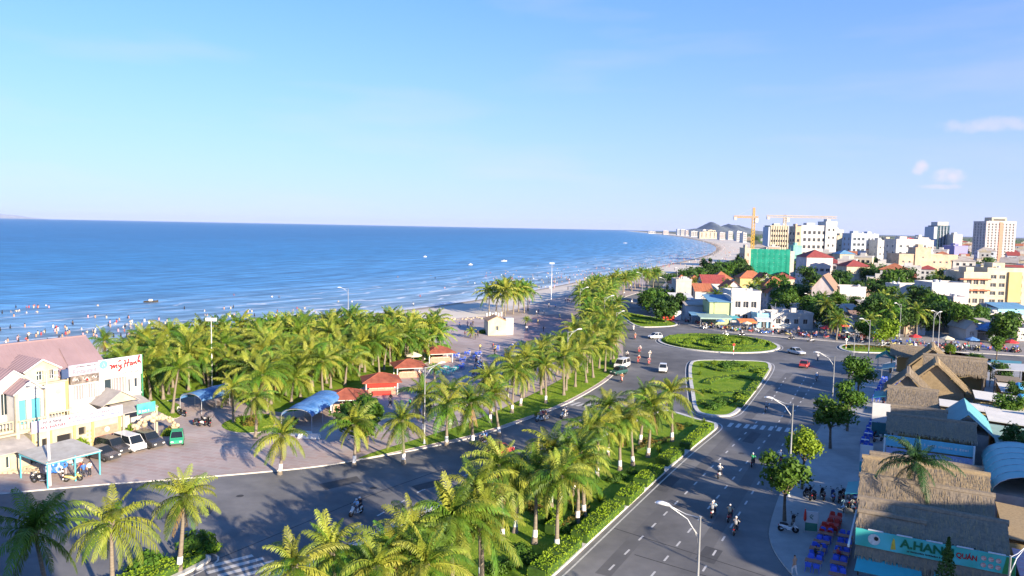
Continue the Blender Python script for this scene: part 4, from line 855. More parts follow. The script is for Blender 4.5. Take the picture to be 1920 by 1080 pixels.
# ------------------------------------------------------------------ cars
M_carp = mat('car paint', (1,1,1), .25, 0, usecolor=True, spec=.6); M_tint = mat('car glass', (0.015,0.02,0.025), .08, 0, spec=.7); M_plate = mat('bumper plastic', (0.06,0.06,0.065), .6, 0)
def car_meshes(kind):
    """side profile stations: (x, z bottom, z belt, half width) for the lower body, and (x, z) for the cabin"""
    L_, w, zb, zr = {'sedan':(2.2,.86,.86,1.44),'van':(2.25,.88,1.02,1.86),'suv':(2.2,.9,1.02,1.72),'hatch':(1.8,.8,.88,1.5)}[kind]
    st = [(-L_,.42,zb*.80,w*.80),(-L_*.96,.28,zb*.97,w*.93),(-L_*.6,.22,zb,w),(0,.22,zb,w),(L_*.5,.22,zb,w),(L_*.9,.26,zb*.86,w*.92),(L_,.40,zb*.68,w*.78)]
    if kind in ('van',): st[-2] = (L_*.92,.26,zb*.94,w*.93); st[-1] = (L_,.40,zb*.8,w*.8)
    mb = MB(); n = 8
    for (x, z0, z1, hw) in st:
        for (fy, fz) in ((-.86,0),(-1,.22),(-1,.72),(-.93,1),(.93,1),(1,.72),(1,.22),(.86,0)): mb.v.append((x, fy*hw, z0+(z1-z0)*fz))
    k = len(st)
    for i in range(k-1):
        for j in range(n): mb.f.append((i*n+j, i*n+(j+1) % n, (i+1)*n+(j+1) % n, (i+1)*n+j)); mb.m.append(0)
    mb.f += [tuple(range(n))[::-1], tuple(range((k-1)*n, k*n))]; mb.m += [0, 0]
    if kind == 'sedan': c0, c1, t0, t1 = -L_*.72, L_*.42, -L_*.42, L_*.08
    elif kind == 'van': c0, c1, t0, t1 = -L_*.97, L_*.72, -L_*.93, L_*.42
    elif kind == 'suv': c0, c1, t0, t1 = -L_*.96, L_*.45, -L_*.86, L_*.14
    else: c0, c1, t0, t1 = -L_*.94, L_*.5, -L_*.7, L_*.1
    wt = w*.78; wb = w*.93
    roof = MB(); roof.add([(c0,-wb,zb-.01),(c1,-wb,zb-.01),(c1,wb,zb-.01),(c0,wb,zb-.01),(t0,-wt,zr),(t1,-wt,zr),(t1,wt,zr),(t0,wt,zr)], [(4,5,6,7),(0,1,5,4),(1,2,6,5),(2,3,7,6),(3,0,4,7)])
    def pane(a, b, c, d, s=.12):
        ce = (Vector(a)+Vector(b)+Vector(c)+Vector(d))/4; nn = (Vector(b)-Vector(a)).cross(Vector(d)-Vector(a)).normalized()*.012
        return MB().quad(*[Vector(q).lerp(ce, s)+nn for q in (a, b, c, d)]).mesh('window', M_tint)
    V = roof.v; xm = (c0+c1)/2; tm = (t0+t1)/2
    wins = [('windscreen', pane(V[1],V[2],V[6],V[5],.08)), ('rear_window', pane(V[3],V[0],V[4],V[7],.1))]
    for s in (0, 1):
        lo0, lo1, hi0, hi1 = (V[0],V[1],V[4],V[5]) if s == 0 else (V[3],V[2],V[7],V[6])
        ml = Vector(lo0).lerp(Vector(lo1),.5); mh = Vector(hi0).lerp(Vector(hi1),.5)
        for A, B, C_, D in ((lo0, ml, mh, hi0), (ml, lo1, hi1, mh)):
            wins.append(('side_window', pane(A,B,C_,D,.10) if s == 0 else pane(B,A,D,C_,.10)))
    lights = [('headlight', MB().box(L_-.10,L_+.012,y-.14,y+.14,.58,.72).mesh('headlight', M_lens)) for y in (-w*.58,w*.58)] + [('tail_light', MB().box(-L_-.012,-L_+.1,y-.1,y+.1,.66,.86).mesh('tail_light', M_redl)) for y in (-w*.62,w*.62)]
    bump = [MB().box(L_-.12,L_+.04,-w*.74,w*.74,.3,.46).mesh('bumper', M_plate), MB().box(-L_-.04,-L_+.12,-w*.74,w*.74,.3,.48).mesh('bumper', M_plate)]
    return dict(body=mb.mesh('body', M_carp), cabin=roof.mesh('cabin', M_carp), wins=wins, lights=lights, bumper=bump, wheels=[(sx*L_*.62, sy*(w-.1)) for sx in (-1,1) for sy in (-1,1)])
CARM = {k: car_meshes(k) for k in ('sedan','van','suv','hatch')}
CW = wheel_mb(.32,.2).mesh('wheel', [M_rub, M_chr])
CARC = dict(CLO, **{'dark grey':(.05,.05,.055),'green':(.05,.42,.2),'silver':(.5,.51,.53),'dark green':(.03,.09,.07)})
def car(px, py, head, kind, colour, label, group, z=.01):
    x, y = G(px, py); t = thing('car' if kind != 'van' else 'van', label, 'car' if kind != 'van' else 'van', (x, y, z), R(head), group); m_ = CARM[kind]
    b = put('body', m_['body'], t); c = put('cabin', m_['cabin'], t); b.color = c.color = (*CARC[colour], 1)
    for n_, w_ in m_['wins']: put(n_, w_, c)
    for n_, w_ in m_['lights']: put(n_, w_, t)
    [put('bumper', q_, t) for q_ in m_['bumper']]
    for wx, wy in m_['wheels']: put('wheel', CW, t, (wx, wy, .32))
    return t
gp = 'cars parked before the restaurant'
FA = math.degrees(math.atan2(.848,.53))
car(192,862,FA-90+8,'sedan','dark grey','dark saloon car half under the pale shed roof',gp,.14); car(213,850,FA-90+4,'suv','dark grey','dark off-road car between the shed and the white van',gp,.14)
car(244,845,FA-90,'van','white','white van parked in front of the restaurant',gp,.14); car(279,838,FA-90,'suv','dark grey','dark car parked at the far end of the restaurant row',gp,.14)
car(332,833,-68,'hatch','green','bright green car driving across the forecourt',None,.14)
gr = 'cars on the roundabout approaches'
car(1166,690,238,'van','white','white van at the kerb under the verge palms',gr); car(1160,702,222,'hatch','dark green','dark green hatchback stopped just ahead of the white kerb van',gr)
car(1243,697,255,'hatch','white','white hatchback between the palms and the triangular island',gr); car(1228,635,205,'hatch','white','white taxi entering left of the roundabout island',gr)
car(1493,664,290,'sedan','silver','silver car at the right of the roundabout island',gr); car(1508,688,UP,'sedan','red','dark red car heading away on the right carriageway',gr)
car(938,852,44,'hatch','red','red car hidden behind median palms on the seaward carriageway',gr)

# ------------------------------------------------------------------ street lamps
def lamp_meshes(h=10.0):
    pole = MB(); pole.tube([(0,0,0),(0,0,.9),(0,0,h)], [.14,.11,.065], 8); pole.lathe([(.22,0),(.22,.05),(.15,.1)], 8)
    arm = MB(); arm.tube([(0,0,h-2.0),(.25,0,h-1.1),(.8,0,h-.35),(2.0,0,h+.25)], [.035,.035,.035,.035], 6); arm.tube([(0,0,h-.1),(.9,0,h-.05),(2.0,0,h+.28)], .03, 6); arm.tube([(0,0,h-1.4),(.35,0,h-.9)], .02, 4)
    hd = MB(); hd.tube([(1.85,0,h+.22),(2.1,0,h+.32),(2.5,0,h+.40),(2.8,0,h+.36),(2.95,0,h+.30)], [.05,.15,.2,.16,.05], 8)
    hd.v = [(x, y*1.25, h+.33+(z-h-.33)*.6) for x, y, z in hd.v]
    return pole.mesh('pole', M_metal, True), arm.mesh('arm', M_metal, True), hd.mesh('lamp_head', M_white, True)
LP10 = lamp_meshes()
def lamp(x, y, rz, label, h=10.0, z=.15, group='street lamps'):
    t = thing('street_lamp', label, 'street lamp', (x, y, z), rz, group, h/10)
    for n_, m_ in zip(('pole','arm','lamp_head'), LP10): put(n_, m_, t)
    return t
def lamp_px(px, py, h, side, label):
    """pole top seen at px,py"""
    x, y = G(px, py, h+.15); return lamp(x, y, side, label, h)
toL = math.atan2(.478,-.878)
lamp_px(1313,968,9.6,toL,'tall grey street lamp standing nearest on the right carriageway median edge')
lamp_px(1487,757,9.6,toL,'street lamp beside the bright yellow-green street tree')
lamp_px(1565,668,9.6,toL,'street lamp between the dark red car and the street trees')
lamp_px(1895,1042,8.5,R(30),'white lamp head rising at the corner of the green signboard')
lamp_px(797,688,9.6,R(35),'slim street lamp in front of the orange-roofed kiosks')
lamp_px(1065,622,9.6,R(30),'street lamp rising above the verge palms by the red plaza')
lamp_px(1088,541,9.6,R(25),'distant street lamp above the far palm belt')
lamp_px(1134,557,9.6,R(25),'street lamp at the bend of the far coast road')
lamp_px(1156,586,8,R(30),'street lamp by the tip of the teardrop island')
lamp_px(1205,512,9.6,R(200),'street lamp far along the coast road over palms'); lamp_px(1249,522,9.6,R(200),'street lamp beside the concrete house with the orange roof'); lamp_px(1276,503,9.6,R(200),'thin lamp post beyond the orange roofs'); lamp_px(1361,487,9.6,R(200),'thin lamp post in front of the dark trees'); lamp_px(1521,552,8.5,R(200),'street lamp standing before the brown-roofed house')
lamp_px(1374,553,9,R(180),'white lamp post before the white two-storey shop'); lamp_px(1603,625,8,R(200),'white pole lamp on the pavement left of the russet bed')
lamp_px(1632,600,9.6,R(200),'white pole lamp in the middle of the crowded pavement'); lamp_px(1690,570,9.6,R(210),'pale pole lamp near the leafy fence'); lamp_px(1752,588,9.6,R(30),'street lamp in front of the side street palms'); lamp_px(1763,585,9.6,R(200),'twin post right behind the side street lamp')
lamp_px(653,541,9.6,R(200),'lamp mast rising above the grove at the beach')
# beach floodlight mast and forecourt mast
def mast(px, py, h, label, rings=False):
    x, y = G(px, py, h); t = thing('light_mast', label, 'light mast', (x, y, .12)); MB().tube([(0,0,0),(0,0,h)], [.14,.07], 8).build('pole', M_white, t, True)
    if rings:
        mb = MB()
        for dz in (0,.55):
            for s in (-1,1): mb.tube([(0,0,h-.3+dz),(s*.5,0,h-.1+dz),(s*.95,0,h-.2+dz)], .03, 5)
        mb.build('arm', M_metal, t)
        for dz in (0,.55):
            for s in (-1,1): MB().lathe([(.02,.08),(.22,.05),(.24,0),(.05,-.06)], 8).build('lamp_head', M_white, t, loc=(s*.95,0,h-.2+dz))
    else:
        MB().box(-.9,.9,-.06,.06,h-.15,h+.05).build('crossbar', M_metal, t)
        for s in (-.7,-.25,.25,.7): MB().box(-.17,.17,-.16,.12,-.16,.2).build('floodlight', M_white, t, loc=(s,0,h+.2))
    return t
mast(1035,495,13.5,'tall white floodlight mast on the beach plaza'); mast(87,702,11.5,'white light mast with four curled arms beside the restaurant',True); mast(396,602,11,'white post standing in the grove before the sea')
# short red and white marker posts
M_red = mat('red paint', (0.55,0.04,0.03), .6, .1)
for i, (a, b) in enumerate([(1586,655),(1375,666),(1170,560),(1449,628),(1714,665)]):
    x, y = G(a, b); t = thing('marker_post', ['red and white post at the tip of the russet bed island','red and white post before the triangular island','round sign post on the far road bend','red and white post right of the roundabout','red and white post at the side street corner'][i], 'post', (x, y, .15), 0, 'marker posts')
    MB().tube([(0,0,0),(0,0,2.2)], .08, 8).build('pole', M_white, t); MB().tube([(0,0,.5),(0,0,1.0)], .085, 8).build('red_band', M_red, t); MB().lathe([(.05,0),(.3,.02),(.3,.05),(.05,.07)], 10).xf(_T((0,-.12,2.2)) @ Matrix.Rotation(R(90),4,'X')).build('disc', M_red if i % 2 else M_white, t)

# ------------------------------------------------------------------ plastic chairs, tables
M_plas = mat('plastic', (1,1,1), .45, 0, usecolor=True, spec=.4)
def chair_mesh():
    mb = MB(); mb.box(-.21,.21,-.21,.21,.42,.46)
    for sx, sy in ((1,1),(1,-1),(-1,1),(-1,-1)): mb.tube([(sx*.22,sy*.22,0),(sx*.18,sy*.18,.43)], .025, 4)
    mb.add([(-.23,-.22,.46),(-.30,-.20,.84),(-.32,0,.88),(-.30,.20,.84),(-.23,.22,.46),(-.20,-.22,.46),(-.27,-.20,.83),(-.29,0,.87),(-.27,.20,.83),(-.20,.22,.46)], [(0,1,2,3,4),(9,8,7,6,5),(0,5,6,1),(1,6,7,2),(2,7,8,3),(3,8,9,4)])
    for s in (-1,1): mb.tube([(-.27,s*.22,.66),(.0,s*.25,.67),(.17,s*.23,.62),(.18,s*.2,.45)], .022, 4)
    return mb.mesh('chair', M_plas)
CHAIR = chair_mesh(); M_top = mat('table top', (0.33,0.12,0.07), .5, .15)
def table_mesh(w, d, m_):
    mb = MB(); mb.box(-w/2,w/2,-d/2,d/2,.66,.70,0)
    for sx in (-1,1):
        for sy in (-1,1): mb.tube([(sx*(w/2-.08),sy*(d/2-.08),0),(sx*(w/2-.08),sy*(d/2-.08),.66)], .025, 4, 1)
    return mb.mesh('table', [m_, M_metal])
TABLE = table_mesh(1.25,.65,M_top); TABLE_W = table_mesh(.9,.6,M_white); TABLE_R = table_mesh(1.1,.7,M_red)
def chair(x, y, z, rz, colour, label, group):
    o = put('plastic_chair', CHAIR, None, (x, y, z), rz); o.color = (*{'blue':(.05,.12,.62),'red':(.62,.04,.03),'teal':(.1,.45,.45),'white':(.7,.7,.7)}[colour], 1); return tag(o, label, 'chair', group)
def table(x, y, z, rz, label, group, me=None): return tag(put('folding_table', me or TABLE, None, (x, y, z), rz), label, 'table', group)
def dining(cx, cy, colour, which, group, z=.14, me=None, rz=0.0, n=4):
    """a table across the pavement with chairs on its two long sides"""
    w_, u_ = ROAD_W, ROAD_U; a = math.atan2(w_.y, w_.x) + rz
    table(cx, cy, z, a, f'small table {which}', group+' tables', me)
    k = 0
    for s in (-1,1):
        for t_ in (-.3,.3):
            if k >= n: break
            p = Vector((cx,cy)) + w_*t_ + u_*s*.62; chair(p.x, p.y, z, a+(math.pi/2 if s < 0 else -math.pi/2)+rnd.uniform(-.15,.15), colour, f'{colour} chair {["near-left","near-right","far-left","far-right"][k]} of the table {which}', group+' chairs'); k += 1
for i, (a, b) in enumerate([(1525,1054),(1533,1031),(1540,1018),(1548,1002)]): x, y = G(a, b, .7); dining(x, y, 'blue', f'in the left column, {nth(i)} from the walking man', 'pavement eatery', me=TABLE)
for i, (a, b) in enumerate([(1570,1080),(1572,1058),(1577,1039),(1582,1024),(1585,1007)]): x, y = G(a, b, .7); dining(x, y, 'blue', f'beside the signboard stall, {nth(i)} from the front', 'pavement eatery', me=TABLE)
for i, (a, b) in enumerate([(1560,985),(1566,972),(1550,992)]): x, y = G(a, b, .7); dining(x, y, 'red', f'in the red set, {nth(i)} from the front', 'red eatery', me=TABLE_R)
for i, (a, b) in enumerate([(1622,826),(1628,814),(1632,804),(1637,793),(1642,783),(1627,838)]): x, y = G(a, b, .7); dining(x, y, 'blue', f'by the pale blue banner, {nth(i)} from its near end', 'second stall', me=TABLE_W)
for i, (a, b) in enumerate([(1646,735),(1651,727),(1655,718),(1658,710),(1643,745),(1678,722),(1682,712),(1675,730)]): x, y = G(a, b, .7); dining(x, y, 'blue', f'in the far pavement rows, {nth(i)} from the near end', 'far stall', me=TABLE_W)
for i, (a, b) in enumerate([(1607,935),(1612,915)]): x, y = G(a, b, .7); dining(x, y, 'blue', f'against the thatch wall, {nth(i)} up', 'wall side', me=TABLE_W)
# the walking man, and diners
x, y = G(1489,1079); person(P_BARE, x, y, .005, R(115), 'white', 'shirtless man in pale shorts walking at the bottom kerb', None)
for i, (a, b, c) in enumerate([(1528,1042,'black'),(1540,1040,'grey'),(1571,1045,'red')]): x, y = G(a, b, .5); person(P_SIT, x, y, .14, R([-20,150,10][i]), c, ['diner in black seated at the left pavement column','diner in grey facing the black-shirted diner','diner in red seated in the right pavement column'][i], 'diners')
# parked motorbikes on the right pavement
for i, (a, b, h, c) in enumerate([(1477,1000,-18,'white'),(1541,937,80,'black'),(1513,937,95,'black'),(1521,935,95,'black'),(1560,940,75,'blue'),(1572,942,65,'black'),(1579,938,70,'black'),(1587,950,75,'white'),(1596,950,80,'white'),(1600,936,60,'black'),(1580,960,75,'pale blue'),(1598,960,80,'white'),(1647,820,20,'black'),(1645,830,25,'white'),(1652,770,80,'black'),(1648,790,60,'red'),(1655,760,70,'black'),(1668,700,70,'black'),(1672,694,75,'white'),(1676,690,75,'black'),(1485,990,70,'black')]):
    x, y = G(a, b); motorbike(x, y, .13, R(h), c, f'{c} motorbike parked on the right pavement, {nth(i)} from the menu board', 'motorbikes parked on the right pavement', True, R(8))
# ------------------------------------------------------------------ lettering
def text_mesh(s, m, w=None, h=None, depth=0.02, bold=0.0, shear=0.0):
    c = bpy.data.curves.new('lettering', 'FONT'); c.body = s; c.align_x = 'LEFT'; c.extrude = depth; c.offset = bold; c.shear = shear; c.resolution_u = 3
    o = bpy.data.objects.new('lettering', c); COL.objects.link(o); dg = bpy.context.evaluated_depsgraph_get(); dg.update()
    me = bpy.data.meshes.new_from_object(o.evaluated_get(dg)); bpy.data.objects.remove(o); bpy.data.curves.remove(c)
    n = len(me.vertices); co = np.empty(n*3, np.float32); me.vertices.foreach_get('co', co); co = co.reshape(-1,3)
    mn, mxx = co.min(0), co.max(0); sx = (w/(mxx[0]-mn[0])) if w else (h/(mxx[1]-mn[1])); sy = (h/(mxx[1]-mn[1])) if h else sx
    co[:,0] = (co[:,0]-mn[0])*sx; co[:,1] = (co[:,1]-mn[1])*sy; me.vertices.foreach_set('co', co.ravel()); me.materials.clear(); me.materials.append(m); me.update(); return me
def sign_text(s, m, parent, x, y, z, w=None, h=None, name='lettering', **kw):
    return put(name, text_mesh(s, m, w, h, **kw), parent, (x, y, z), (R(90),0,0))
def fine_print(m, parent, x, y, z, w, h, seed=1, name='fine_print'):
    """a line of lettering too small to read"""
    r_ = random.Random(seed); mb = MB(); cx = x
    while cx < x+w:
        k = r_.uniform(.5,1.1)*h; mb.box(cx, min(x+w, cx+k*.62), y-.012, y, z, z+h*r_.uniform(.65,1)); cx += k*.62+h*.22
        if r_.random() < .2: cx += h*.5
    o = mb.build(name, m, parent); o['kind'] = 'stuff'; return o
M_rink = mat('red lettering', (0.42,0.005,0.012), .5, 0); M_pink = mat('pink lettering', (0.55,0.18,0.22), .5, 0); M_blk = mat('black lettering', (0.03,0.03,0.04), .5, 0); M_blu = mat('blue lettering', (0.10,0.16,0.45), .5, 0); M_grn = mat('green lettering', (0.0,0.13,0.06), .5, 0); M_aqua = mat('aqua emblem', (0.15,0.55,0.68), .5, .1)
M_cream = mat('cream render', (0.48,0.43,0.32), .85, .08, .8, blotch=(0.5,.14)); M_wall = mat('white render', (0.50,0.49,0.47), .85, .08, .6, blotch=(0.35,.14)); M_pinkr = mat('pink metal roof', (0.27,0.19,0.20), .6, .10, .35, spec=.3); M_ochre = mat('ochre render', (0.44,0.34,0.16), .85, .12, .8)
M_board = mat('white signboard', (0.62,0.62,0.62), .45, .03, 2); M_lilac = mat('lilac signboard', (0.48,0.44,0.52), .5, .06, 1); M_greyrf = mat('grey roof', (0.34,0.32,0.31), .8, .15, 1.2); M_terra = mat('terracotta relief', (0.46,0.25,0.18), .9, .2, 2, bump=.6)
M_curt = mat('pale pink curtains', (0.34,0.24,0.25), .9, .3, 3, stretch=(8,8,1)); M_tealf = mat('teal frame', (0.10,0.42,0.50), .5, .05)

# wall with real openings
def facade(mb, P0, U, w, h, holes, depth, mi=0, mr=None):
    """P0 lower corner, U unit vector along (outward normal is U x Z); holes (x0, x1, z0, z1); reveals go in by depth"""
    P0 = Vector(P0); U = Vector(U); Nn = U.cross(Vector((0,0,1))); mr = mi if mr is None else mr
    xs_ = sorted({0.0, w, *[v for q in holes for v in q[:2]]}); zs_ = sorted({0.0, h, *[v for q in holes for v in q[2:]]})
    pt = lambda x, z, d=0: tuple(P0 + U*x + Vector((0,0,z)) - Nn*d)
    for i in range(len(xs_)-1):
        for j in range(len(zs_)-1):
            cx, cz = (xs_[i]+xs_[i+1])/2, (zs_[j]+zs_[j+1])/2
            if any(a < cx < b and c < cz < d for a, b, c, d in holes): continue
            mb.quad(pt(xs_[i],zs_[j]), pt(xs_[i+1],zs_[j]), pt(xs_[i+1],zs_[j+1]), pt(xs_[i],zs_[j+1]), mi)
    for a, b, c, d in holes:
        for (x0, z0, x1, z1) in ((a,c,b,c),(b,c,b,d),(b,d,a,d),(a,d,a,c)):
            mb.quad(pt(x0,z0), pt(x1,z1), pt(x1,z1,depth), pt(x0,z0,depth), mr)
WINM = {}
def window_mesh(w, h, glass=None, frame=None, mull=1, bar=.06):
    k = (round(w,2), round(h,2), (glass or M_glass).name, (frame or M_white).name, mull)
    if k not in WINM:
        mb = MB(); mb.box(-w/2,w/2,-.02,.03,0,bar,1).box(-w/2,w/2,-.02,.03,h-bar,h,1).box(-w/2,-w/2+bar,-.02,.03,bar,h-bar,1).box(w/2-bar,w/2,-.02,.03,bar,h-bar,1)
        for i in range(mull): x = -w/2 + w*(i+1)/(mull+1); mb.box(x-bar*.4,x+bar*.4,-.015,.028,bar,h-bar,1)
        mb.quad((-w/2,.035,0),(w/2,.035,0),(w/2,.035,h),(-w/2,.035,h),0); WINM[k] = mb.mesh('window', [glass or M_glass, frame or M_white])
    return WINM[k]
def windows(parent, P0, U, holes, depth, **kw):
    P0 = Vector(P0); U = Vector(U); Nn = U.cross(Vector((0,0,1))); a = math.atan2(U.y, U.x)
    for q in holes:
        p = P0 + U*(q[0]+q[1])/2 + Vector((0,0,q[2])) - Nn*(depth-.04); put('window', window_mesh(q[1]-q[0], q[3]-q[2], **kw), parent, p, a)
def grid_holes(w, z0, rows, step, cols, ww, wh, margin=.8):
    out = []; sp = (w-2*margin)/cols
    for r in range(rows):
        for c in range(cols):
            x = margin + sp*(c+.5); out.append((x-ww/2, x+ww/2, z0+r*step, z0+r*step+wh))
    return out
def gable_roof(mb, x0, x1, y0, y1, ze, zp, ov=.35, th=.12, axis='x', mi=0, ribs=0, me_=None):
    """ridge along x (axis x) or y; overhang ov; thickness th"""
    sl = []
    if axis == 'x':
        ym = (y0+y1)/2; k = (zp-ze)/((y1-y0)/2); 
        for s, ye in ((-1, y0-ov), (1, y1+ov)):
            zz = ze-k*ov; a = [(x0-ov,ye,zz),(x1+ov,ye,zz),(x1+ov,ym,zp),(x0-ov,ym,zp)]; sl.append(a if s < 0 else a[::-1])
    else:
        xm = (x0+x1)/2; k = (zp-ze)/((x1-x0)/2)
        for s, xe in ((-1, x0-ov), (1, x1+ov)):
            zz = ze-k*ov; a = [(xe,y1+ov,zz),(xe,y0-ov,zz),(xm,y0-ov,zp),(xm,y1+ov,zp)]; sl.append(a if s < 0 else a[::-1])
    for a in sl:
        up = [(x,y,z+th) for x,y,z in a]; mb.add(a+up, [(3,2,1,0),(4,5,6,7),(0,1,5,4),(1,2,6,5),(2,3,7,6),(3,0,4,7)], mi)
        if ribs:
            A, B, C_, D = [Vector(q) for q in up]
            if (A-B).length < (A-D).length and axis == 'x': pass
            low0, low1, hi0, hi1 = (A, B, D, C_) if abs(A.z-B.z) < 1e-6 else (B, C_, A, D)
            n = int((low1-low0).length/ribs)
            for i in range(1, n):
                t_ = i/n; p, q = low0.lerp(low1,t_), hi0.lerp(hi1,t_); mb.tube([p, q], .035, 4, mi, False)
def hip_roof(mb, x0, x1, y0, y1, ze, zp, ov=.4, mi=0, th=.1, ribs=0):
    x0 -= ov; x1 += ov; y0 -= ov; y1 += ov; w, d = x1-x0, y1-y0
    if w >= d: a, b = (x0+d/2, (y0+y1)/2, zp), (x1-d/2, (y0+y1)/2, zp)
    else: a, b = ((x0+x1)/2, y0+w/2, zp), ((x0+x1)/2, y1-w/2, zp)
    c = [(x0,y0,ze),(x1,y0,ze),(x1,y1,ze),(x0,y1,ze)]; e = [(x,y,ze-th) for x,y,z in c]
    fs = [(0,1,5,4),(1,2,5),(2,3,4,5),(3,0,4)] if w >= d else [(0,1,4),(1,2,5,4),(2,3,5),(3,0,4,5)]
    mb.add(c+[a,b], fs, mi); mb.add(c+e, [(0,4,5,1),(1,5,6,2),(2,6,7,3),(3,7,4,0),(4,7,6,5)], mi)
    for p, q in zip(c, [a,b,b,a] if w >= d else [a,a,b,b]): mb.tube([p, q], .07, 5, mi, False)
    if (Vector(a)-Vector(b)).length > .1: mb.tube([a,b], .08, 5, mi, False)

# ------------------------------------------------------------------ seafood restaurant beside the grove
RX, RY, RZ = -52.5, 80.5, math.atan2(.848,.53)
rest = thing('restaurant', 'two-storey cream restaurant with a big pink roof and white script signboard', 'restaurant', (RX,RY,.12), RZ)
# main hall
mb = MB(); hl = [(1.0,2.6,4.9,7.4),(3.6,5.2,4.9,7.4)]
facade(mb, (-7,5,0), (1,0,0), 18, 8.4, [], .2); facade(mb, (11,5,0), (0,1,0), 10, 8.4, [(2,4,5,7.2),(6,8,5,7.2)], .25); mb.quad((-7,15,0),(-7,5,0),(-7,5,8.4),(-7,15,8.4))
mb.add([(11,5,8.4),(11,15,8.4),(11,10,11.8),(-7,5,8.4),(-7,15,8.4),(-7,10,11.8)], [(0,1,2),(3,5,4)]); mb.build('hall_wall', M_cream, rest)
windows(rest, (11,5,0), (0,1,0), [(2,4,5,7.2),(6,8,5,7.2)], .25)
mb = MB(); gable_roof(mb, -7, 11, 5, 15, 8.4, 11.8, .45, .14, 'x', 0, .55); mb.box(-7.4,11.4,9.85,10.15,11.85,12.02); rf = mb.build('roof', M_pinkr, rest)
MB().add([(7.3,8.4,10.9),(9.0,8.4,10.9),(8.6,5.6,9.05),(6.9,5.6,9.05),(7.3,8.4,11.0),(9.0,8.4,11.0),(8.6,5.6,9.15),(6.9,5.6,9.15)], [(4,7,6,5),(0,1,2,3),(0,4,5,1),(2,6,7,3)]).build('roof_patch', M_pinkr, rf)
# signboard block
mb = MB(); zf = 3.6
holes = [(.6,1.9,5.0,6.85),(2.05,3.3,5.0,6.85),(4.3,5.3,5.0,7.0),(5.45,7.0,5.0,7.0),(7.35,7.75,4.9,6.6),(8.15,8.7,5.4,6.6)]
facade(mb, (6.1,4,0), (1,0,0), 9.0, 7.1, holes, .3); facade(mb, (15.1,4,0), (0,1,0), 7, 7.1, [(1,2.2,5,6.6),(3.5,4.7,5,6.6)], .25)
mb.quad((6.1,11,0),(6.1,4,0),(6.1,4,7.1),(6.1,11,7.1)); mb.quad((6.1,4,7.1),(15.1,4,7.1),(15.1,11,7.1),(6.1,11,7.1)); mb.box(6.0,15.2,3.85,4.0,4.55,4.75); mb.box(9.55,9.9,3.8,4.0,0,7.1); mb.box(6.0,6.35,3.8,4.0,0,7.1)
mb.build('sign_block_wall', M_wall, rest)
for q in holes: windows(rest, (6.1,4,0), (1,0,0), [q], .3, glass=M_curt if q[1]-q[0] > 1 else M_glass, mull=3 if q[1]-q[0] > 1 else 0)
windows(rest, (15.1,4,0), (0,1,0), [(1,2.2,5,6.6),(3.5,4.7,5,6.6)], .25)
MB().box(5.2,6.1,4.05,6,3.6,7.6).build('side_pier', M_ochre, rest)
b1 = MB().box(9.6,15.15,3.75,3.95,7.15,9.6).build('signboard', M_board, rest); b2 = MB().box(6.0,9.55,3.72,3.95,8.15,9.45).build('signboard', M_lilac, rest); b3 = MB().box(6.2,9.55,3.7,3.95,7.15,8.12).build('picture_panel', mat('photo panel', (0.04,0.03,0.03), .5, 0, 2.2, col2=(0.35,0.3,0.26), detail=6), rest)
MB().box(5.2,6.0,3.75,3.9,8.0,9.1).build('blue_panel', mat('blue panel', (0.05,0.08,0.17), .5, .1), rest)
MB().box(15.16,15.22,3.7,3.96,3.6,9.6).build('corner_trim', mat('green trim', (0.05,0.3,0.15), .5, .05), rest)
def script(parent, strokes, x, y, z, sx, sz, r, m):
    mb = MB()
    for st in strokes:
        pts = smooth_poly([(p[0], p[1]) for p in st], 2, False); mb.tube([(x+p[0]*sx, y, z+p[1]*sz) for p in pts], r, 5)
    return mb.build('script_lettering', m, parent)
MY = [[(0,.75),(.08,.95),(.2,.85),(.22,.5),(.16,.2),(.3,.6),(.42,.9),(.46,.7),(.44,.3),(.56,.65),(.68,.88),(.74,.7),(.72,.35),(.8,.3)],
      [(.92,.85),(.94,.6),(1.02,.5),(1.12,.6),(1.2,.85),(1.15,.4),(1.06,0.0),(.92,-.2),(.9,-.05),(1.1,.15),(1.3,.35)],[(.9,1.25),(1.0,1.4),(1.08,1.3),(1.18,1.42)],
      [(1.5,1.25),(1.62,1.4),(1.6,.9),(1.5,.3),(1.46,.2)],[(2.0,1.5),(1.92,1.1),(1.84,.5),(1.86,.32)],[(1.5,.8),(1.7,.86),(1.95,.95),(2.05,.9)],
      [(2.35,.85),(2.2,.9),(2.1,.65),(2.16,.45),(2.28,.5),(2.36,.85),(2.36,.55),(2.44,.5)],[(2.5,.9),(2.55,.55),(2.64,.85),(2.74,.95),(2.76,.6),(2.84,.55)],[(2.94,1.0),(3.1,1.5),(3.16,1.75),(3.06,1.7),(2.98,1.2),(2.94,.62),(3.06,.95),(3.16,1.0),(3.18,.7),(3.3,.68)],[(2.26,.25),(2.3,.22)]]
script(b1, MY, 10.9, 3.72, 8.05, 1.25, .85, .085, M_rink); sign_text('ĐẶC SẢN BIỂN', M_blk, b1, 12.6, 3.735, 7.42, w=2.3, h=.34)
MB().lathe([(.02,0),(.52,0),(.52,.04),(.02,.04)], 20).xf(_T((10.15,3.735,9.0)) @ Matrix.Rotation(R(90),4,'X')).build('emblem', M_aqua, b1)
MB().tube([(10.0,3.68,8.8),(10.15,3.68,9.25),(10.3,3.68,8.8)], .03, 4).build('emblem_mark', M_board, b1)
sign_text('Restaurant', M_pink, b2, 6.5, 3.71, 8.35, w=2.8, h=.55, bold=.01); fine_print(M_blk, b2, 6.8, 3.715, 9.12, 2.4, .16, 4)
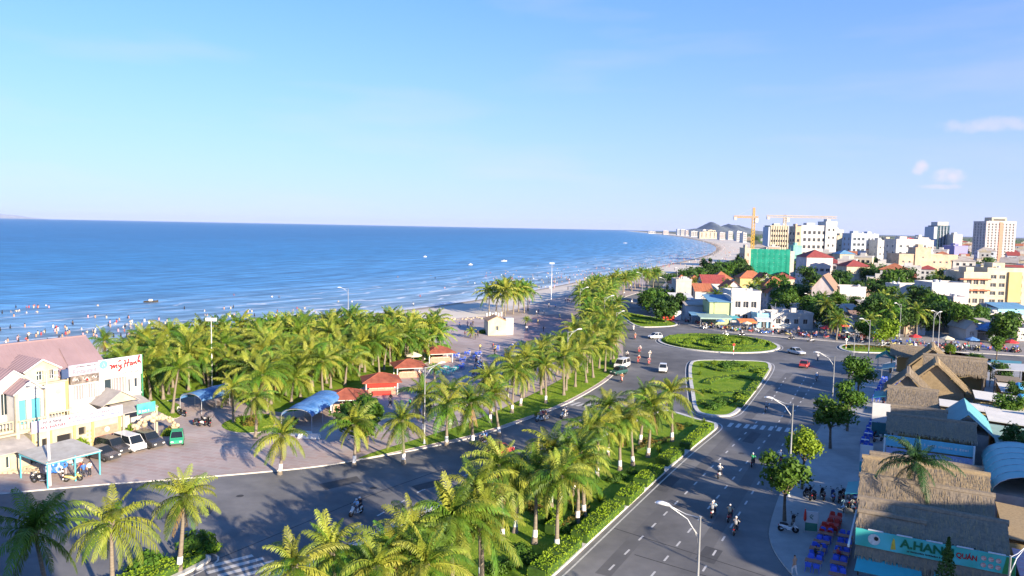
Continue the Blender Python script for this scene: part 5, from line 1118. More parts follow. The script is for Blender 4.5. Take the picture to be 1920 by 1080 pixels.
script(b3, [[(0,.4),(.2,.9),(.35,.3),(.5,.8),(.7,.2)],[(1.2,.8),(1.4,.2),(1.7,.9),(2.0,.1)],[(2.3,.5),(2.5,.9),(2.7,.2),(2.9,.7)]], 6.4, 3.68, 7.3, 1.0, .7, .035, M_board)
MB().lathe([(.02,0),(.12,0),(.12,.03),(.02,.03)], 10).xf(_T((8.1,3.69,7.5)) @ Matrix.Rotation(R(90),4,'X')).build('red_spot', M_rink, b3)
# gabled balconies on the left of the hall
def gable_front(x0, x1, y0, y1, z0, ze, zp, holes, wallm, win=True, ov=.3, roofm=None):
    mb = MB(); facade(mb, (x0,y0,z0), (1,0,0), x1-x0, ze-z0, holes, .35); mb.quad((x1,y0,z0),(x1,y1,z0),(x1,y1,ze),(x1,y0,ze)); mb.quad((x0,y1,z0),(x0,y0,z0),(x0,y0,ze),(x0,y1,ze)); mb.add([(x0,y0,ze),(x1,y0,ze),((x0+x1)/2,y0,zp)], [(0,1,2)]); w_ = mb.build('gable_wall', wallm, rest)
    r_ = MB(); gable_roof(r_, x0, x1, y0, y1, ze, zp, ov, .1, 'y', 0, .6); rr_ = r_.build('gable_roof', roofm or M_pinkr, rest)
    xm = (x0+x1)/2; k = (zp-ze)/((x1-x0)/2); bb = MB()
    for s in (-1,1): bb.tube([(xm, y0-ov-.02, zp+.04), (xm+s*((x1-x0)/2+ov), y0-ov-.02, ze-k*ov+.04)], .09, 4)
    bb.build('barge_board', M_white, rr_)
    for q in holes:
        if win: windows(rest, (x0,y0,z0), (1,0,0), [q], .35)
        else: MB().quad((x0+q[0],y0+.34,z0+q[2]),(x0+q[1],y0+.34,z0+q[2]),(x0+q[1],y0+.34,z0+q[3]),(x0+q[0],y0+.34,z0+q[3])).build('door', M_tealf, rest)
gable_front(.9, 4.4, 3.0, 9.0, 3.6, 9.7, 10.75, [(1.2,1.9,4.75,5.85),(2.6,3.2,4.75,5.85)], M_cream)
MB().box(2.7,4.95,2.6,3.0,4.5,7.9).build('white_bay', M_wall, rest); MB().lathe([(.3,0),(.3,.05)], 16).xf(_T((4.2,2.58,6.9)) @ Matrix.Rotation(R(90),4,'X')).build('round_vent', M_cream, rest)
MB().box(.8,5.1,2.5,3.1,7.95,8.12).build('string_course', M_cream, rest)
gable_front(-2.0, 1.3, 3.1, 9.0, 3.6, 8.7, 9.9, [(.4,1.2,1.4,3.9)], M_wall)
gable_front(-1.1, 1.9, 1.0, 3.0, 3.6, 7.8, 8.95, [(.3,1.1,.6,3.3),(1.6,2.6,.3,3.3)], M_wall, False)
mb = MB()
for (x0, x1, y) in ((-6,-1.3,1.2),(-1.2,1.95,.55),(1.95,5.0,1.6)):
    mb.box(x0,x1,y,y+.16,3.5,3.75); mb.box(x0,x1,y-.03,y+.19,4.62,4.78); n = int((x1-x0)/.32)
    for i in range(n+1): x = x0+(x1-x0)*i/n; mb.lathe([(.05,3.75),(.075,3.95),(.045,4.2),(.06,4.62)], 6, 0, (x,y+.08,0))
mb.build('balustrade', M_cream, rest)
for (x, y, z1) in ((-1.15,.62,7.8),(1.9,.62,7.8),(5.0,1.65,4.9),(-5.8,1.2,7.6)):
    MB().box(x-.17,x+.17,y-.1,y+.24,0,z1).build('column', M_cream, rest)
MB().box(-6.5,5.0,.5,5.2,3.3,3.5).build('balcony_floor', M_cream, rest)
mb = MB(); facade(mb, (-6.5,3.2,3.5), (1,0,0), 4.4, 4.2, [(.6,1.6,.2,2.6),(2.6,3.6,.2,2.6)], .3); mb.build('shaded_wall', M_wall, rest); windows(rest, (-6.5,3.2,3.5), (1,0,0), [(.6,1.6,.2,2.6),(2.6,3.6,.2,2.6)], .3)
MB().add([(-7,2.6,7.5),(-2.2,2.6,7.5),(-2.2,5.2,8.7),(-7,5.2,8.7),(-7,2.6,7.62),(-2.2,2.6,7.62),(-2.2,5.2,8.82),(-7,5.2,8.82)], [(4,5,6,7),(3,2,1,0),(0,1,5,4)]).build('lean_to_roof', M_pinkr, rest)
# ground floor wing with its long fascia sign
hg = [(2.6,4.2,.1,2.4),(5.0,5.8,1.9,2.8),(1.0,1.6,1.2,2.4)]
mb = MB(); facade(mb, (0,0,0), (1,0,0), 10.0, 3.2, hg, .4); mb.quad((10,0,0),(10,4,0),(10,4,3.2),(10,0,3.2)); mb.quad((0,4,0),(0,0,0),(0,0,3.2),(0,4,3.2)); mb.box(-.2,10.2,-.1,4,3.2,3.45); mb.build('wing_wall', M_cream, rest)
for q in hg: MB().quad((q[0],.38,q[2]),(q[1],.38,q[2]),(q[1],.38,q[3]),(q[0],.38,q[3])).build('doorway', M_dark, rest)
mb = MB()
for i in range(2):
    for j in range(4):
        for x in (5.9+i*.45, .35): mb.box(x,x+.2,-.03,0,.7+j*.45,.92+j*.45)
mb.build('vent_block', M_ochre, rest)
MB().box(6.9,9.6,-.08,0,.35,2.4).build('relief_panel', M_terra, rest); MB().lathe([(.02,0),(.3,0),(.3,.05),(.02,.05)], 14).xf(_T((8.25,-.09,1.95)) @ Matrix.Rotation(R(90),4,'X')).build('relief_emblem', M_board, rest); sign_text('SAO BIỂN', M_board, rest, 7.3, -.09, .85, w=1.9, h=.42)
for x in (0.05, 1.9, 4.5, 6.6, 9.85): MB().box(x-.14,x+.14,-.12,0,0,3.2).build('pilaster', M_ochre, rest)
fs_ = MB().box(-.15,10.1,-.32,-.14,3.3,4.6).build('fascia_sign', M_lilac, rest)
sign_text('Nhà hàng', M_blk, fs_, 1.0, -.34, 4.05, w=2.0, h=.38, shear=.2); sign_text('MỸ HẠNH', M_rink, fs_, .75, -.34, 3.45, w=2.6, h=.5); sign_text('ĐẶC SẢN BIỂN', M_pink, fs_, 3.7, -.34, 4.02, w=5.6, h=.42); fine_print(M_blu, fs_, 3.7, -.33, 3.68, 6.0, .16, 9)
mb = MB(); gable_roof(mb, 8.7, 12.8, 1.2, 4, 4.6, 5.9, .3, .1, 'y'); pr_ = mb.build('porch_roof', M_greyrf, rest); MB().add([(8.7,1.2,4.55),(12.8,1.2,4.55),(10.75,1.2,5.85)], [(0,1,2)]).build('porch_gable', M_cream, rest)
MB().add([(10.2,-.1,3.3),(14.9,-.1,3.3),(14.9,3.95,4.3),(10.2,3.95,4.3),(10.2,-.1,3.4),(14.9,-.1,3.4),(14.9,3.95,4.4),(10.2,3.95,4.4)], [(4,5,6,7),(3,2,1,0),(0,1,5,4),(1,2,6,5)]).build('canopy_roof', M_greyrf, rest)
for x in (10.4, 14.7): MB().box(x-.12,x+.12,0,.2,0,3.35).build('canopy_post', M_cream, rest)
mb = MB(); mb.box(1,4.4,1.2,3,3.46,4.2).box(5,6.4,1.5,2.6,3.46,4.0); mb.build('terrace_cover', M_board, rest)
# green hanging sign, its own board on posts
gsn = thing('green_signboard', 'small turquoise green signboard hanging by the restaurant arch', 'signboard', (RX,RY,.12), RZ)
MB().box(12.0,14.4,-.2,-.1,2.95,4.2).build('board', mat('turquoise board', (0.05,0.42,0.36), .5, 0, 1.2, col2=(0.12,0.6,0.35)), gsn); fine_print(M_board, gsn, 12.2, -.21, 3.1, 1.4, .3, 2)
for x in (12.1,14.3): MB().tube([(x,-.12,0),(x,-.12,3.0)], .05, 6).build('post', M_metal, gsn)
# rockery arch at the right of the facade
M_rock = mat('pale rockwork', (0.50,0.41,0.28), .95, .3, 1.5, bump=1)
ra = thing('rockery_arch', 'pale rockwork arch with creepers beside the restaurant forecourt', 'rockery', (RX,RY,.12), RZ); r_ = random.Random(2)
for i in range(46):
    t_ = i/45; th = math.pi*t_; x = 13.2+2.9*math.cos(th)+r_.uniform(-.3,.3); z = 2.7*math.sin(th)*r_.uniform(.85,1.05); s = r_.uniform(.22,.4)
    m2 = MB(); m2.lathe([(.1,-.9),(.8,-.6),(1,0),(.75,.6),(.1,.9)], 7); m2.v = [(a*r_.uniform(.8,1.15), b*r_.uniform(.8,1.15), c) for a, b, c in m2.v]; m2.xf(_T((x, -1.6+r_.uniform(-.5,.5), max(.2,z))) @ Matrix.Rotation(r_.uniform(0,3),4,'X') @ Matrix.Scale(s,4)); m2.build('rock', M_rock, ra)
for i, (x, y, s, hu) in enumerate([(4.9,-.75,.9,0),(10.9,-.7,1.0,0),(12.4,-2.2,.7,2),(14.9,-2.0,.8,0),(15.9,-1.4,.9,2)]):
    c = Vector((RX,RY)) + Vector((.53,.848))*x + Vector((-.848,.53))*y
    bu = bush(c.x, c.y, s, hu, ['clipped bright green topiary cone in front of the restaurant doorway','bright green topiary beside the relief panel','russet creeper bush on the rockery arch','bright bush at the far foot of the rockery arch','russet bush past the rockery arch'][i], 'restaurant planting', z=.13); bu.scale = (s, s, s*(2.4 if i < 2 else 1.2))
# low hut with a grey roof left of the wing
hut = thing('guard_hut', 'low cream hut with a grey lean-to roof left of the fascia sign', 'hut', (RX,RY,.12), RZ)
mb = MB(); facade(mb, (-7,-1,0), (1,0,0), 6.3, 2.2, [(2.4,2.9,.9,1.5),(3.9,4.3,.3,1.6)], .25); mb.quad((-.7,-1,0),(-.7,3,0),(-.7,3,2.2),(-.7,-1,2.2)); mb.build('wall', M_cream, hut); windows(hut, (-7,-1,0), (1,0,0), [(2.4,2.9,.9,1.5),(3.9,4.3,.3,1.6)], .25, mull=0)
mb = MB(); mb.add([(-7.4,-1.7,2.0),(-.3,-1.7,2.0),(-.3,2.2,3.3),(-7.4,2.2,3.9),(-7.4,-1.7,2.12),(-.3,-1.7,2.12),(-.3,2.2,3.42),(-7.4,2.2,4.02)], [(4,5,6,7),(3,2,1,0),(0,1,5,4),(1,2,6,5),(2,3,7,6)]); mb.build('roof', M_greyrf, hut)
MB().box(-7,-3.6,-.8,1.8,3.15,3.45).build('stored_sheet', mat('blue tarp', (0.07,0.15,0.30), .6, .15, 1), hut)
# rubble and dry planting edge
mb = MB(); r_ = random.Random(6)
for i in range(420):
    x, y = G(r_.uniform(-30,75), r_.uniform(872,890)); s = r_.uniform(.06,.2); mb.lathe([(s,0),(s*.9,s*.6),(s*.2,s)], 5, 0, (x,y,.12))
tag(mb.build('rubble', M_rock), 'strip of loose rubble at the foot of the guard hut', 'rubble', kind='stuff')
# pale shed roof on turquoise posts
shp = [G(*q) for q in ((80,905),(125,905),(182,888),(165,882))]
sh_ = thing('parking_shed', 'open shed with a pale sheet roof on turquoise posts', 'shed', (-47.2,76.2,.12), RZ-R(90))
MB().add([(-2.6,-2.6,2.75),(3.2,-2.6,2.55),(3.2,3.0,2.55),(-2.6,3.0,2.85),(-2.6,-2.6,2.83),(3.2,-2.6,2.63),(3.2,3.0,2.63),(-2.6,3.0,2.93)], [(4,5,6,7),(3,2,1,0),(0,1,5,4),(1,2,6,5),(2,3,7,6),(3,0,4,7)]).build('roof_sheet', mat('pale sheet roof', (0.50,0.49,0.45), .7, 0, 1.2, col2=(0.38,0.36,0.32), detail=6), sh_)
for x in (-2.4, 3.0):
    for y in (-2.4, .3, 2.8): MB().box(x-.06,x+.06,y-.06,y+.06,0,2.7).build('post', M_tealf, sh_)
MB().box(-2.5,3.1,-2.5,-2.42,2.45,2.6).box(3.02,3.1,-2.42,2.9,2.4,2.55).build('beam', M_tealf, sh_)
# inflatable rings and goods hanging beside the shed
gst = thing('beach_goods_stand', 'stand hung with blue swim rings and white floats by the mast', 'market stand', (*G(108,905),.12), 0)
MB().tube([(-.9,0,0),(-.9,0,1.9),(.9,0,1.9),(.9,0,0)], .05, 5).build('frame', M_metal, gst)
TOR = MB()
for i in range(12):
    a0 = 2*math.pi*i/12; a1 = 2*math.pi*(i+1)/12; TOR.tube([(.3*math.cos(a0),0,.3*math.sin(a0)),(.3*math.cos(a1),0,.3*math.sin(a1))], .1, 6, 0, False)
TB, TW = TOR.mesh('swim_ring', mat('blue vinyl', (0.05,0.2,0.7), .35, 0)), TOR.mesh('swim_ring', M_board)
for i in range(9): put('swim_ring', TB if i % 3 < 2 else TW, gst, (-.8+(i % 5)*.4, -.15-(i//5)*.12, 1.85-(i//5)*.45))
for s in (-1,1):
    mb = MB(); 
    for k in range(6): mb.lathe([(.04,-.1),(.11,0),(.04,.1)], 7, k % 2, (s*.75,-.3,.35+k*.21))
    mb.build('float_string', [M_board, M_rub], gst)
um = lambda px, py, h, r, m, label, closed=False: _umb(px, py, h, r, m, label, closed)
def _umb(px, py, h, r, m, label, closed):
    x, y = G(px, py); t = thing('parasol', label, 'parasol', (x, y, .13), 0, 'parasols'); MB().tube([(0,0,0),(0,0,h)], .03, 6).build('pole', M_metal, t)
    if closed: MB().lathe([(.04,h*.45),(.14,h*.55),(.1,h*.8),(.02,h)], 8).build('canopy', m, t)
    else:
        mb = MB(); n = 8
        for i in range(n):
            a0, a1 = 2*math.pi*i/n, 2*math.pi*(i+1)/n; mb.add([(0,0,h+.02),(r*math.cos(a0),r*math.sin(a0),h-r*.38),(r*math.cos(a1),r*math.sin(a1),h-r*.38),(r*math.cos(a0),r*math.sin(a0),h-r*.5),(r*math.cos(a1),r*math.sin(a1),h-r*.5)], [(0,1,2),(1,3,4,2)])
        mb.build('canopy', m, t)
    return t
um(140,895,2.1,.9,M_board,'small white parasol under the edge of the parking shed'); um(1508,1000,2.2,.3,M_red,'furled red parasol beside the menu board',True)
M_bluet = mat('blue tarpaulin', (0.05,0.17,0.42), .55, 0, .9, col2=(0.14,0.28,0.50), spec=.3, blotch=(.8,.2))
um(1858,640,5.0,4.3,M_bluet,'large blue parasol over the crowd at the side street'); um(775,690,3.0,1.6,mat('ivory canvas', (0.66,0.58,0.42), .8, .06),'ivory parasol between the second and third kiosks')
bk = motorbike(*G(137,905), .13, R(20), 'yellow', 'yellow motorbike parked at the parking shed corner', 'motorbikes by the restaurant', True, R(6))
for i, (a, b, c) in enumerate([(372,797,'black'),(380,799,'white'),(388,798,'black'),(394,800,'grey'),(335,778,'white'),(342,782,'black'),(70,905,'white'),(76,908,'black'),(540,806,'black'),(547,798,'black')]):
    motorbike(*G(a, b), .13, R(60+i*17), c, f'{c} motorbike standing on the forecourt, {nth(i)} past the green car', 'motorbikes by the restaurant', True, R(6))
for i, (a, b, w_) in enumerate([(562,818,3.2),(580,823,2.8)]):
    x, y = G(a, b); o = MB().frustum(-w_/2,w_/2,-.35,.35,0,.5,.12,.05).box(-w_/2+.1,w_/2-.1,-.32,-.2,.52,.66).build('concrete_bench', M_white, None, loc=(x,y,.13), rz=R(-6)); tag(o, ['longer white concrete bench on the forecourt','shorter white concrete bench nearer the broadleaf tree'][i], 'bench', 'forecourt benches')

# ------------------------------------------------------------------ blue barrel canopies
def barrel(px0, px1, w, label, hgt=1.75, m=None):
    a, b = Vector(G(*px0)), Vector(G(*px1)); d = b-a; ln = d.length; t = thing('barrel_canopy', label, 'canopy', (a.x, a.y, .13), math.atan2(d.y, d.x), 'blue barrel canopies'); n = 14
    mb = MB()
    for i in range(n):
        for x, o in ((0,0),(ln,0)): pass
    k = 9
    for j in range(k+1):
        for i in range(n+1):
            th = math.pi*i/n; sag = 1-.045*math.sin(j*2.1+i*.5)-.02*(j % 3 == 1); mb.v.append((ln*j/k, -w/2*math.cos(th)*sag, hgt+1.0*math.sin(th)*sag))
    for j in range(k):
        for i in range(n): q = j*(n+1)+i; mb.f.append((q,q+1,q+n+2,q+n+1)); mb.m.append(0)
    mb.build('cover', m or M_bluet, t)
    for j in (0, 3, 6, 9):
        x = ln*j/9; MB().tube([(x,-w/2*.97*math.cos(math.pi*i/8), hgt-.04+.95*math.sin(math.pi*i/8)) for i in range(9)], .035, 5).build('hoop', M_metal, t)
        for s in (-1,1): MB().tube([(x,s*w/2*.97,0),(x,s*w/2*.97,hgt)], .04, 6).build('post', M_metal, t)
    return t
barrel((358,775),(436,752),4.0,'blue barrel canopy nearest the restaurant on the grove edge'); barrel((446,752),(498,733),4.0,'blue barrel canopy half hidden behind the grove palms'); barrel((556,808),(616,770),4.3,'bright blue barrel canopy between the broadleaf tree and the grove',1.85)

# ------------------------------------------------------------------ orange-roofed kiosks
M_orng = mat('orange tiles', (0.25,0.065,0.04), .8, 0, 1.0, col2=(0.33,0.105,0.06), bump=.4, bscale=6, blotch=(.6,.2))
def kiosk(px, py, s, rz, label, sign=False):
    x, y = G(px, py); t = thing('beach_kiosk', label, 'kiosk', (x, y, .13), rz, 'orange-roofed kiosks', s*.86)
    mb = MB(); hip_roof(mb, -3, 3, -2.6, 2.6, 2.35, 3.55, .45); rf = mb.build('roof', M_orng, t)
    for sx in (-1,1):
        for sy in (-1,1): MB().box(sx*2.7-.09,sx*2.7+.09,sy*2.3-.09,sy*2.3+.09,0,2.35).build('post', M_white, t)
    MB().box(-1.3,1.3,.9,1.9,0,2.0).build('back_cupboard', M_terra, t); MB().box(-2.4,2.4,-2.0,-1.5,0,1.0).build('counter', M_terra, t); MB().box(-2.2,2.2,-1.95,-1.55,1.02,1.25).build('goods', mat('goods on counter', (0.5,0.2,0.1), .6, 0, 6, col2=(0.6,0.55,0.45)), t)
    if sign: MB().box(-2.6,2.6,-2.55,-2.48,1.5,2.3).build('red_banner', mat('red banner', (0.62,0.03,0.02), .5, .1), t); MB().box(-1.6,1.6,-2.5,-2.4,0,.8).build('red_counter', M_red, t)
    else: MB().box(-2.5,2.5,-2.52,-2.46,1.95,2.3).build('white_valance', M_board, t)
    return t
kiosk(652,768,1.0,R(12),'orange-roofed kiosk nearest the forecourt tree'); kiosk(714,737,1.05,R(15),'orange-roofed kiosk with a bright red banner and counter',True); kiosk(766,706,1.0,R(18),'orange-roofed kiosk beside the ivory parasol'); kiosk(822,678,1.0,R(20),'orange-roofed kiosk farthest along the plaza')

# cream pavilion on the plaza
pav = thing('cream_pavilion', 'cream rendered pavilion with shallow gable and white rooftop crown', 'pavilion', (*G(915,630),.13), R(14)); pw = 6.0
mb = MB(); facade(mb, (0,0,0), (1,0,0), 4.6, 3.6, [(1.9,2.6,1.2,2.3)], .3); facade(mb, (4.6,0,0), (0,1,0), 5, 3.6, [(1.5,3.5,1.0,2.4)], .3); mb.quad((0,5,0),(0,0,0),(0,0,3.6),(0,5,3.6)); mb.add([(0,0,3.6),(4.6,0,3.6),(2.3,0,4.7)], [(0,1,2)]); mb.build('wall', M_cream, pav); windows(pav, (0,0,0), (1,0,0), [(1.9,2.6,1.2,2.3)], .3); windows(pav, (4.6,0,0), (0,1,0), [(1.5,3.5,1,2.4)], .3)
mb = MB(); gable_roof(mb, 0, 4.6, 0, 5, 3.6, 4.7, .2, .12, 'y'); mb.build('roof', mat('ochre tiles', (0.50,0.30,0.16), .8, .15, 2), pav); MB().box(4.62,6.6,.6,3.4,0,4.2).build('white_tower', M_wall, pav)
mb = MB()
for i in range(6): mb.box(.4+i*.75,.85+i*.75,4.4,4.8,4.2,5.1+.25*(i % 2))
mb.build('crown_finials', M_wall, pav)

# ------------------------------------------------------------------ people and furniture on the plaza
cl = list(CLO); r_ = random.Random(77)
PZ = [(r_.uniform(885,965), r_.uniform(655,712)) for _ in range(34)] + [(r_.uniform(845,900), r_.uniform(612,640)) for _ in range(8)] + [(r_.uniform(985,1075), r_.uniform(560,625)) for _ in range(14)] + [(r_.uniform(640,830), r_.uniform(690,790)) for _ in range(18)] + [(r_.uniform(90,180), r_.uniform(890,905)) for _ in range(3)]
PZ = [p for p in PZ if not inside(G(*p), poly_g)]
PZ.sort()
for i, (a, b) in enumerate(PZ):
    c = r_.choice(cl); x, y = G(a, b); person(r_.choice((P_STAND,P_WALK,P_WALK)), x, y, .13, r_.uniform(0,6.28), c, f'person in {c} on the beach plaza, {nth(i)} from the restaurant side', 'people on the beach plaza')
for i in range(14):
    a, b = r_.uniform(845,955), r_.uniform(655,705); x, y = G(a, b); dining(x, y, 'blue', f'at the plaza drinks stand, {nth(i)} of its set', 'plaza stand', me=TABLE_W, rz=r_.uniform(-.4,.4), n=3)
for i in range(5):
    a, b = 815+i*9, 697+(i % 2)*7; x, y = G(a, b); dining(x, y, 'teal', f'in the teal row, {nth(i)} from the far kiosk', 'teal stand', me=TABLE_W, n=4)

# ------------------------------------------------------------------ bathers and boats
BA = []
_cl = [(r_.uniform(0,560), r_.gauss(600,14)) for _ in range(15)]
for _ in range(80): _q = r_.choice(_cl); BA.append((_q[0]+r_.gauss(0,22), _q[1]+r_.gauss(0,7)))
for _ in range(45): BA.append((r_.uniform(560,1180), 0))
for _ in range(15): BA.append((r_.uniform(860,1150), -1))
shp_ = np.array(SHORE)
k = 0
for a, b in BA:
    if b == 0 or b == -1:
        # in the surf off the beach: so many metres from the shoreline
        j = r_.randrange(len(SHORE)); 
        c = [q for q in SHORE if 190 < q[1] < 520]; q = r_.choice(c); off = r_.uniform(3,38) if b == 0 else r_.uniform(3,90); x, y = q[0]-off*.9+r_.uniform(-5,5), q[1]+off*.35+r_.uniform(-5,5)
    else: x, y = G(a, max(572, min(650, b)))
    d = np.hypot(shp_[:,0]-x, shp_[:,1]-y); j = int(d.argmin())
    if x > shp_[j,0]-2: continue
    c = r_.choice(('red','pink','white','black','beige','red','white','grey','beige')); where = 'off the restaurant roof' if x < -60 else ('off the palm grove' if y < 250 else 'off the plaza beach')
    person(P_BATHE, x, y, SEA_Z-1.0+min(.75,.75*4/max(4,d[j])), r_.uniform(0,6.28), c, f'bather in {c} in the shallow sea {where}, {nth(k)} of the counted bathers', f'bathers {where}'); k += 1
# the crowd farther down the beach, too many and too small to tell apart
mb = MB(); pal = ['red','orange','white','pink','black','blue','beige','yellow']; cm = [mat('crowd '+c, CLO[c], .8, 0) for c in pal] + [M_skin, M_hair]
for i in range(1000):
    q = r_.choice([q for q in SHORE if 330 < q[1] < 1900]); off = r_.gauss(8,26); 
    x, y = q[0]-off*.85+r_.uniform(-9,9), q[1]+off*.5+r_.uniform(-14,14); z = SEA_Z-.85 if off > 0 else -.1; h = 1.6; ci = r_.choice((0,2,3,4,6,6,8,8,4,8))
    if i < 150:
        _q = r_.choice(_cl); x, y = G(_q[0]+r_.gauss(0,40), min(640, max(575, _q[1]+r_.gauss(0,12)))); z = SEA_Z-.7
    mb.lathe([(.12,0),(.17,.5),(.2,1.2),(.07,1.4)], 5, ci, (x,y,z)); mb.lathe([(.06,1.38),(.11,1.5),(.1,1.64),(.03,1.7)], 5, 9, (x,y,z))
tag(mb.build('beach_crowd', cm), 'dense distant crowd of bathers along the far beach', 'crowd', kind='stuff')
M_wood = mat('boat wood', (0.06,0.05,0.04), .8, .2)
def boat(px, py, ln, label, m):
    x, y = G(px, py, SEA_Z); t = thing('boat', label, 'boat', (x, y, SEA_Z), R(20), 'boats off the beach'); mb = MB(); st = [(-ln/2,.15,.5),(-ln*.3,.75,.55),(0,.9,.55),(ln*.3,.7,.6),(ln/2,.05,.85)]
    for sx, hw, z in st: mb.v += [(sx,-hw,z),(sx,-hw*.6,-.2),(sx,hw*.6,-.2),(sx,hw,z),(sx,hw*.85,z-.05),(sx,0,.15),(sx,-hw*.85,z-.05)]
    for i in range(4):
        for j in range(7): mb.f.append((i*7+j, i*7+(j+1) % 7, i*7+7+(j+1) % 7, i*7+7+j)); mb.m.append(0)
    mb.build('hull', m, t); MB().box(-.6,.5,-.5,.5,.2,1.1).build('engine_box', M_board, t)
boat(283,567,4.5,'dark small boat among the bathers',M_wood); boat(882,497,3,'white small boat off the plaza beach',M_board); boat(945,490,5,'white skiff far off the floodlight mast',M_board); boat(797,482,3,'tiny white boat farthest out on the open sea',M_board); boat(1172,456,9,'white launch far down the coast',M_board)
# rocks edging the beach by the plaza
mb = MB()
for i in range(50):
    a = 770+i*3.0; x, y = G(a+r_.uniform(-2,2), 603-i*.12+r_.uniform(-1.5,1.5)); s = r_.uniform(.2,.5); mb.lathe([(s,0),(s*.9,s*.6),(s*.2,s)], 6, 0, (x,y,.05))
tag(mb.build('rubble', M_rock), 'line of pale stones between sand and plaza', 'rubble', kind='stuff')
# ------------------------------------------------------------------ thatched eateries along the right pavement
M_thatch = mat('weathered thatch', (0.17,0.145,0.115), .95, 0, 5, col2=(0.29,0.235,0.17), detail=5, spec=.1, stretch=(1,1,.5))
M_thatch2 = mat('golden thatch', (0.25,0.19,0.115), .95, 0, 5, col2=(0.38,0.29,0.17), detail=5, spec=.1)
SA = math.atan2(ROAD_W.y, ROAD_W.x); SO = (28.7,59.0)
def stall_pt(w, u): return (SO[0]+ROAD_W.x*w+ROAD_U.x*u, SO[1]+ROAD_W.y*w+ROAD_U.y*u)
def thatch(mb, A, B, C, D, rr, th=.22, dens=40, mi=0, m2=1, rows=None, ridge=True):
    """A-B eave, D-C ridge (same direction); slab plus loose overlapping straws"""
    A, B, C, D = [Vector(q) for q in (A, B, C, D)]; nn = (B-A).cross(D-A).normalized()
    if nn.z < 0: nn = -nn
    up = [q+nn*th for q in (A,B,C,D)]; mb.add([tuple(q) for q in (A,B,C,D)]+[tuple(q) for q in up], [(3,2,1,0),(4,5,6,7),(0,1,5,4),(1,2,6,5),(2,3,7,6),(3,0,4,7)], mi)
    L_ = (B-A).length; S_ = (D-A).length; k = int(L_*S_*dens); dn = (A-D).normalized(); al = (B-A).normalized()
    for i in range(k):
        t_, s_ = rr.random(), rr.random(); s_ = (int(s_*max(3,S_/.55))+rr.uniform(-.1,.1))/max(3,S_/.55)
        p = up[0].lerp(up[1],t_).lerp(up[3].lerp(up[2],t_), min(1,max(0,s_))); ln = rr.uniform(.35,.8); w_ = al*rr.uniform(.012,.034); d_ = (dn + al*rr.uniform(-.16,.16) + nn*rr.uniform(.0,.10)).normalized()
        q = p + d_*ln; p = p + nn*.01
        mb.add([tuple(p-w_), tuple(p+w_), tuple(q+w_*.6), tuple(q-w_*.6)], [(0,1,2,3)], m2 if rr.random() < .3 else mi)
    if ridge: mb.tube([tuple(D+nn*.12-al*.1), tuple((C+D)/2+nn*.16), tuple(C+nn*.12+al*.1)], [.24,.26,.24], 7, mi)
def eatery(w0, w1, ur, zr, uf, zf, ub, zb, label, seed, m=(None,None), dens=40, posts=True, axis='w', name='thatched_eatery'):
    """gable thatch: ridge at u=ur, eaves at uf (near) and ub (far)"""
    rr = random.Random(seed); t = thing(name, label, 'eatery', (*SO,.13), SA, 'thatched eateries'); mats = [m[0] or M_thatch, m[1] or M_thatch2]
    for (ue, ze) in ((uf,zf),(ub,zb)):
        mb = MB(); thatch(mb, (w0,ue,ze), (w1,ue,ze), (w1,ur,zr), (w0,ur,zr), rr, dens=dens); o = mb.build('thatch_slope', mats, t); o['kind'] = 'stuff'
    for w_ in (w0+.25, w1-.25):
        mb = MB(); mb.add([(w_,uf+.4,zf-.1),(w_,ub-.4,zb-.1),(w_,ur,zr-.2)], [(0,1,2)]); mb.build('gable_infill', mats[1], t)
    if posts:
        n = 3
        for i in range(n):
            w_ = w0+.3+(w1-w0-.6)*i/(n-1)
            for u_, z_ in ((uf+.35,zf),(ub-.35,zb)): MB().tube([(w_,u_,0),(w_,u_,z_+.1)], .07, 6).build('post', M_bark, t)
    MB().box(w0+1.2,w1-.2,ub-.7,ub-.5,0,zb-.15).build('back_wall', M_ochre, t); MB().box(w1-.4,w1-.25,uf+.5,ub-.7,0,min(zf,zb)-.15).build('side_wall', M_greyrf, t)
    return t
M_teal = mat('teal awning', (0.05,0.36,0.40), .5, .08, 1); M_bannr = mat('turquoise banner', (0.10,0.52,0.55), .45, 0, .5, col2=(0.04,0.38,0.30), detail=1)
e1 = eatery(-.2, 9.9, .3, 5.3, -2.5, 3.9, 2.5, 3.7, 'grey thatched eatery with the long turquoise signboard', 1)
mb = MB(); thatch(mb, (-.1,-2.75,3.75), (4.5,-2.75,3.75), (4.5,-1.2,4.75), (-.1,-1.2,4.75), random.Random(9), .16); mb.build('thatch_layer', [M_thatch, M_thatch2], e1)['kind'] = 'stuff'
mb = MB(); thatch(mb, (-.1,-3.75,2.2), (9.9,-3.75,2.2), (9.9,-3.2,2.92), (-.1,-3.2,2.92), random.Random(10), .12, ridge=False); mb.build('thatch_fringe', [M_thatch, M_thatch2], e1)['kind'] = 'stuff'
sg = MB().box(-.15,10.2,-3.0,-2.85,2.95,4.25).build('signboard', M_bannr, e1); sg.location.y = -.55
sign_text('A.HANH', M_grn, sg, 2.9, -3.02, 3.42, w=3.5, h=.66, bold=.03, depth=.03); sign_text('QUÁN', M_rink, sg, 6.55, -3.02, 3.42, w=1.3, h=.55, bold=.02); fine_print(M_blk, sg, 3.4, -3.01, 3.16, 3.0, .12, 3)
DISC = MB().lathe([(.02,0),(.17,0),(.17,.03),(.02,.03)], 12).mesh('dish_picture', mat('dish picture', (0.7,0.66,0.6), .5, 0, 9, col2=(0.45,0.08,0.05)))
for i in range(6): put('dish_picture', DISC, sg, (8.25+(i % 3)*.45,-3.01,3.82-(i//3)*.5), (R(90),0,0))
